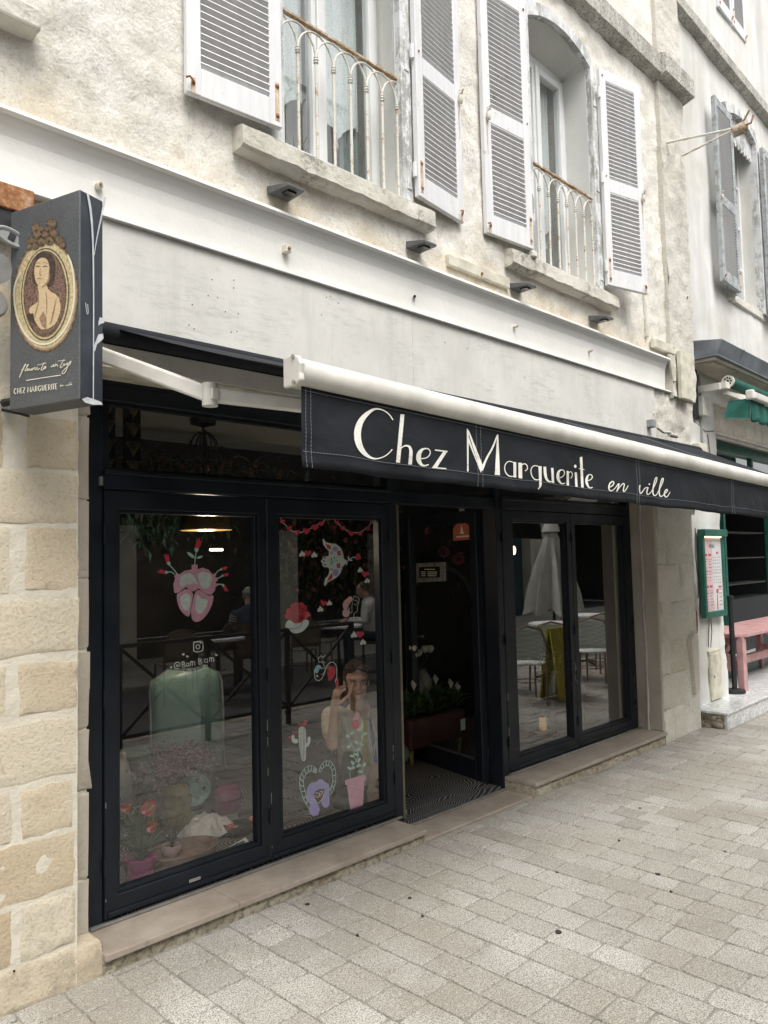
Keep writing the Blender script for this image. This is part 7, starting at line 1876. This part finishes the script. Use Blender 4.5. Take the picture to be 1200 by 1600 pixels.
# crossed-brace street railing
RL = thing('street_railing', 'dark iron street railing with crossed braces facing the left shop windows', 'railing', (4.4, -2.74, 0))
for X in (3.12, 4.0, 4.95, 5.85): MB().box(X - .022, X + .022, -2.762, -2.718, -.02, .94).build('post', mt['black_iron'], RL, bevel=.003)
MB().box(3.10, 5.87, -2.765, -2.715, .94, .975).build('top_rail', mt['black_iron'], RL, bevel=.003); MB().box(3.10, 5.87, -2.755, -2.725, .16, .19).build('bottom_rail', mt['black_iron'], RL)
for a, b_ in ((3.14, 3.98), (4.02, 4.93), (4.97, 5.83)):
    MB().beam((a, -2.74, .18), (b_, -2.74, .93), .014, .028).build('brace', mt['black_iron'], RL); MB().beam((a, -2.735, .93), (b_, -2.735, .18), .014, .028).build('brace', mt['black_iron'], RL)

# bistro chairs: bent cane frame, woven seat and back
def chair_proto(weave, cane, label):
    t = thing('bistro_chair', label, 'chair', (0, 0, 0), 'woven bistro chairs on the terraces')
    fm = MB()
    arch_ = [(-.20, .20, 0), (-.20, .19, .45), (-.20, .23, .72), (-.15, .25, .84), (0, .255, .88), (.15, .25, .84), (.20, .23, .72), (.20, .19, .45), (.20, .20, 0)]
    fm.tube(arch_, .012, 7)
    fm.build('back_frame', cane, t, smooth=True)
    for s_ in (-1, 1): MB().tube([(s_ * .19, -.18, .45), (s_ * .20, -.21, 0)], .012, 7).build('leg', cane, t, smooth=True)
    MB().lathe([(0, .44), (.20, .44), (.215, .455), (.20, .47), (0, .47)], (0, 0, 0), 20).build('seat', weave, t, smooth=True)
    vs = []; fs = []
    for j in range(6):
        for i in range(9):
            u = i / 8 - .5; v = j / 5; hw_ = .20 * (1 - .35 * max(0, v - .6) ** 1.2 * 2); vs.append((2 * u * hw_, .22 + .025 * v - .02 * (1 - 4 * u * u), .50 + .36 * v - .05 * (4 * u * u) * v))
    for j in range(5):
        for i in range(8): a = j * 9 + i; fs.append((a, a + 1, a + 10, a + 9))
    MB().add(vs, fs).build('back_panel', weave, t, smooth=True, solid=.008)
    MB().tube([(.15 * math.cos(a), .15 * math.sin(a), .24) for a in [2 * math.pi * k / 16 for k in range(17)]], .006, 5).build('stretcher_ring', cane, t)
    return t
m = N('woven_dark').geo(); ck = m.node('ShaderNodeTexChecker'); ck.inputs['Scale'].default_value = 60; m.t.links.new(m.co, ck.inputs['Vector']); ck.inputs[1].default_value = (.30, .25, .17, 1); ck.inputs[2].default_value = (.04, .03, .025, 1); m.base(ck.outputs[0]).rough(.5)
simple('cane_tan', (.24, .16, .08), .5, .2, 12, .05)
PA = chair_proto(mt['sett_pattern_rattan'], mt['cane_tan'], 'white and green woven bistro chair nearest the right window')
first = [True]
spotsA = [(7.42, -1.50, .9, 'white and green woven bistro chair nearest the shop, left of the yellow board'), (8.05, -1.62, .8, 'white and green woven bistro chair right of the yellow board'), (8.80, -1.48, .95, 'white and green woven bistro chair at the near side of the round table'), (9.45, -1.75, .8, 'white and green woven bistro chair behind the round table'), (10.1, -1.9, .9, 'white and green woven bistro chair midway along the terrace'), (11.0, -2.1, .8, 'white and green woven bistro chair near the end of the terrace'), (11.4, -2.2, .6, 'farthest white and green woven bistro chair, below the parasol')]
for k, (X, Y, a, l) in enumerate(spotsA):
    c = PA if k == 0 else copy_tree(PA)
    c.location = (X, Y, 0); c.rotation_euler = (0, 0, a); c['label'] = l
PB = chair_proto(mt['woven_dark'], mt['dark_wood'], 'x')
for k, (X, Y, a, l) in enumerate([(4.9, -4.9, .2, 'dark woven bistro chair behind the railing, first from the left'), (5.7, -5.3, -.5, 'dark woven bistro chair beside the seated grey-haired man'), (6.8, -4.8, .4, 'dark woven bistro chair in the middle of the far terrace'), (7.7, -5.4, 2.6, 'dark woven bistro chair turned towards the café'), (8.9, -5.0, -.2, 'dark woven bistro chair right of the person in white'), (10.2, -5.6, 1.0, 'dark woven bistro chair at the right end of the far terrace')]):
    c = PB if k == 0 else copy_tree(PB)
    c.location = (X, Y, 0); c.rotation_euler = (0, 0, a); c['label'] = l
def bistro_table(X, Y, label):
    t = thing('bistro_table', label, 'table', (X, Y, 0), 'round bistro tables')
    MB().lathe([(0, .72), (.34, .72), (.345, .735), (.34, .75), (0, .75)], (X, Y, 0), 26).build('table_top', mt['paper_white'], t, smooth=True)
    MB().lathe([(.02, .03), (.018, .70), (.05, .72)], (X, Y, 0), 10).build('pedestal', mt['black_iron'], t, smooth=True)
    for k in range(3): a = k * 2.09; MB().beam((X, Y, .05), (X + .26 * math.cos(a), Y + .26 * math.sin(a), .015), .03, .025).build('foot', mt['black_iron'], t)
for a in ((7.75, -2.35, 'round white bistro table beside the yellow board'), (9.1, -2.2, 'round white bistro table between the woven chairs'), (10.6, -2.6, 'round white bistro table at the end of the near terrace'), (5.3, -4.6, 'round white bistro table in front of the grey-haired man'), (7.3, -4.6, 'round white bistro table in front of the person in white'), (9.6, -4.9, 'farthest round white bistro table across the street')): bistro_table(*a)
# yellow A-board
AB = thing('yellow_board', 'plain yellow folding board standing among the woven chairs', 'board', (7.8, -1.28, 0))
MB().prism([(7.62, -1.20, .02), (8.0, -1.20, .02), (8.0, -1.30, .82), (7.62, -1.30, .82)], (0, -.02, 0)).build('panel', mt['yellow_plastic'], AB); MB().prism([(7.62, -1.46, .02), (8.0, -1.46, .02), (8.0, -1.33, .82), (7.62, -1.33, .82)], (0, -.02, 0)).build('panel', mt['yellow_plastic'], AB)
# closed parasol
UX, UY = 11.45, -3.7
UM = thing('closed_parasol', 'closed cream canvas parasol standing on the terrace across the setts', 'parasol', (UX, UY, 0))
MB().lathe([(0, 0), (.28, 0), (.28, .06), (.04, .08), (.024, .1), (.024, 2.22), (0, 2.26)], (UX, UY, 0), 16).build('pole', mt['dark_wood'], UM, smooth=True)
vs = []; fs = []; n = 48
for j in range(13):
    v = j / 12; z_ = 2.20 - 1.42 * v
    for i in range(n):
        a = 2 * math.pi * i / n; r_ = ((.05 + .36 * v ** .9)) * (1 + .34 * math.cos(a * 8) * min(1, v * 2)); zz = z_ - .12 * v * (math.cos(a * 8) * .5 + .5) * (v > .9); vs.append((UX + r_ * math.cos(a), UY + r_ * math.sin(a), zz))
for j in range(12):
    for i in range(n): fs.append((j * n + i, j * n + (i + 1) % n, (j + 1) * n + (i + 1) % n, (j + 1) * n + i))
CNV = MB().add(vs, fs).build('canopy', mt['parasol_canvas'], UM, smooth=True)
MB().lathe([(.04, .16), (.12, .06), (.17, -.06), (.15, -.07)], (UX, UY, 2.14), 16).build('vent_cap', mt['parasol_canvas'], CNV, smooth=True)

def seated(X, Y, rz, label, top, hairm, stripes=False):
    t = thing('person', label, 'person', (X, Y, 0), rz=rz, world=False)
    b = MB(); M = frame((0, -.10, 1.20), (0, -1, -.15)); head(b, M)
    capsule(b, [(0, .0, 1.02), (0, -.06, 1.14)], [.055, .05]); capsule(b, [(0, .06, .62), (0, .02, .85), (0, .0, 1.0)], [.12, .13, .10], 14)
    for s_ in (-1, 1):
        capsule(b, [(s_ * .19, 0, .97), (s_ * .24, -.08, .72)], [.045, .038]); capsule(b, [(s_ * .24, -.08, .72), (s_ * .16, -.32, .74)], [.036, .025]); hand(b, (s_ * .15, -.34, .75), (-s_ * .2, -1, 0), (0, 0, -1), .5)
    fuse('body', b, mt['skin'], t, .012)
    face_bits(t, M); hr = MB(); hr.add(*ballm((0, .03, .05), (.082, .092, .085), 12, M)); fuse('hair', hr, hairm, t, .012)
    s2 = MB(); capsule(s2, [(0, .08, .52), (0, .06, .62), (0, .02, .85), (0, .0, .99)], [.14, .15, .155, .12], 14)
    for s_ in (-1, 1): capsule(s2, [(s_ * .10, 0, .97), (s_ * .19, 0, .97), (s_ * .24, -.07, .74), (s_ * .18, -.28, .745)], [.09, .065, .055, .042])
    top_o = fuse('top', s2, top, t, .012)
    if stripes:
        st_ = MB()
        for s_ in (-1, 1):
            for k in range(7): a = Vector((s_ * .19, 0, .97)).lerp(Vector((s_ * .24, -.07, .74)), k / 7); d = Vector((s_ * .05, -.07, -.23)).normalized(); st_.tube([a, a + d * .014], .066 - .001 * k, 14)
        st_.build('sleeve_stripes', mt['white_cotton'], top_o)
    l = MB()
    for s_ in (-1, 1): capsule(l, [(s_ * .09, .08, .52), (s_ * .11, -.36, .52), (s_ * .11, -.34, .10)], [.09, .07, .05]); capsule(l, [(s_ * .11, -.32, .05), (s_ * .12, -.46, .04)], [.045, .038])
    fuse('trousers', l, mt['denim'], t, .014)
    s = MB().box(-.20, .20, -.12, .22, .40, .435); [s.box(a - .015, a + .015, b_ - .015, b_ + .015, 0, .40) for a in (-.18, .18) for b_ in (-.10, .20)]; s.box(-.2, .2, .23, .25, .435, .85)
    c = thing('plain_chair', 'plain dark chair under the ' + ('grey-haired man' if stripes else 'person in white'), 'chair', (X, Y, 0), rz=rz, world=False); s.build('chair_frame', mt['dark_wood'], c, bevel=.004)
seated(6.1, -5.05, .5, 'grey-haired man in a dark top with striped sleeves seated across the street', mt['denim'], mt['grey_hair'], True)
seated(8.2, -4.9, -.8, 'dark-haired person in a white top seated across the street', mt['white_cotton'], mt['brown_hair'])

# ================================================================== the house further left (outside the frame, for views from a step aside)
LH = thing('left_house', 'plain pale rendered house adjoining on the left beyond the box sign', 'building', (-3, 0, 0))
MB().box(-7, .18, .0, 6, -.1, 9).build('wall', mt['grey_render'], LH)
for a in (-5.6, -2.6):
    wv_ = MB().box(a, a + 1.0, -.02, .01, 3.9, 5.8).build('window', mt['glazed_dark'], LH)
    for s_ in (-.52, 1.02): MB().box(a + s_, a + s_ + .5, -.06, -.022, 3.9, 5.8).build('shutter', mt['shutter_paint'], wv_, bevel=.005)
    d = MB().box(a - .2, a + 1.2, -.03, .01, .0, 2.5).build('door', mt['teal_wood'], LH)
    for q in (0, 1): MB().box(a - .1 + q * .65, a + .45 + q * .65, -.045, -.03, .2, 2.3).build('door_panel', mt['teal_wood'], d, bevel=.01)
MB().box(.181, .30, .012, 5.0, -.1, 9.0).box(.30, 7.4, WT, 6.0, 2.75, 9.0).build('rear_block', mt['grey_render'], BLD)
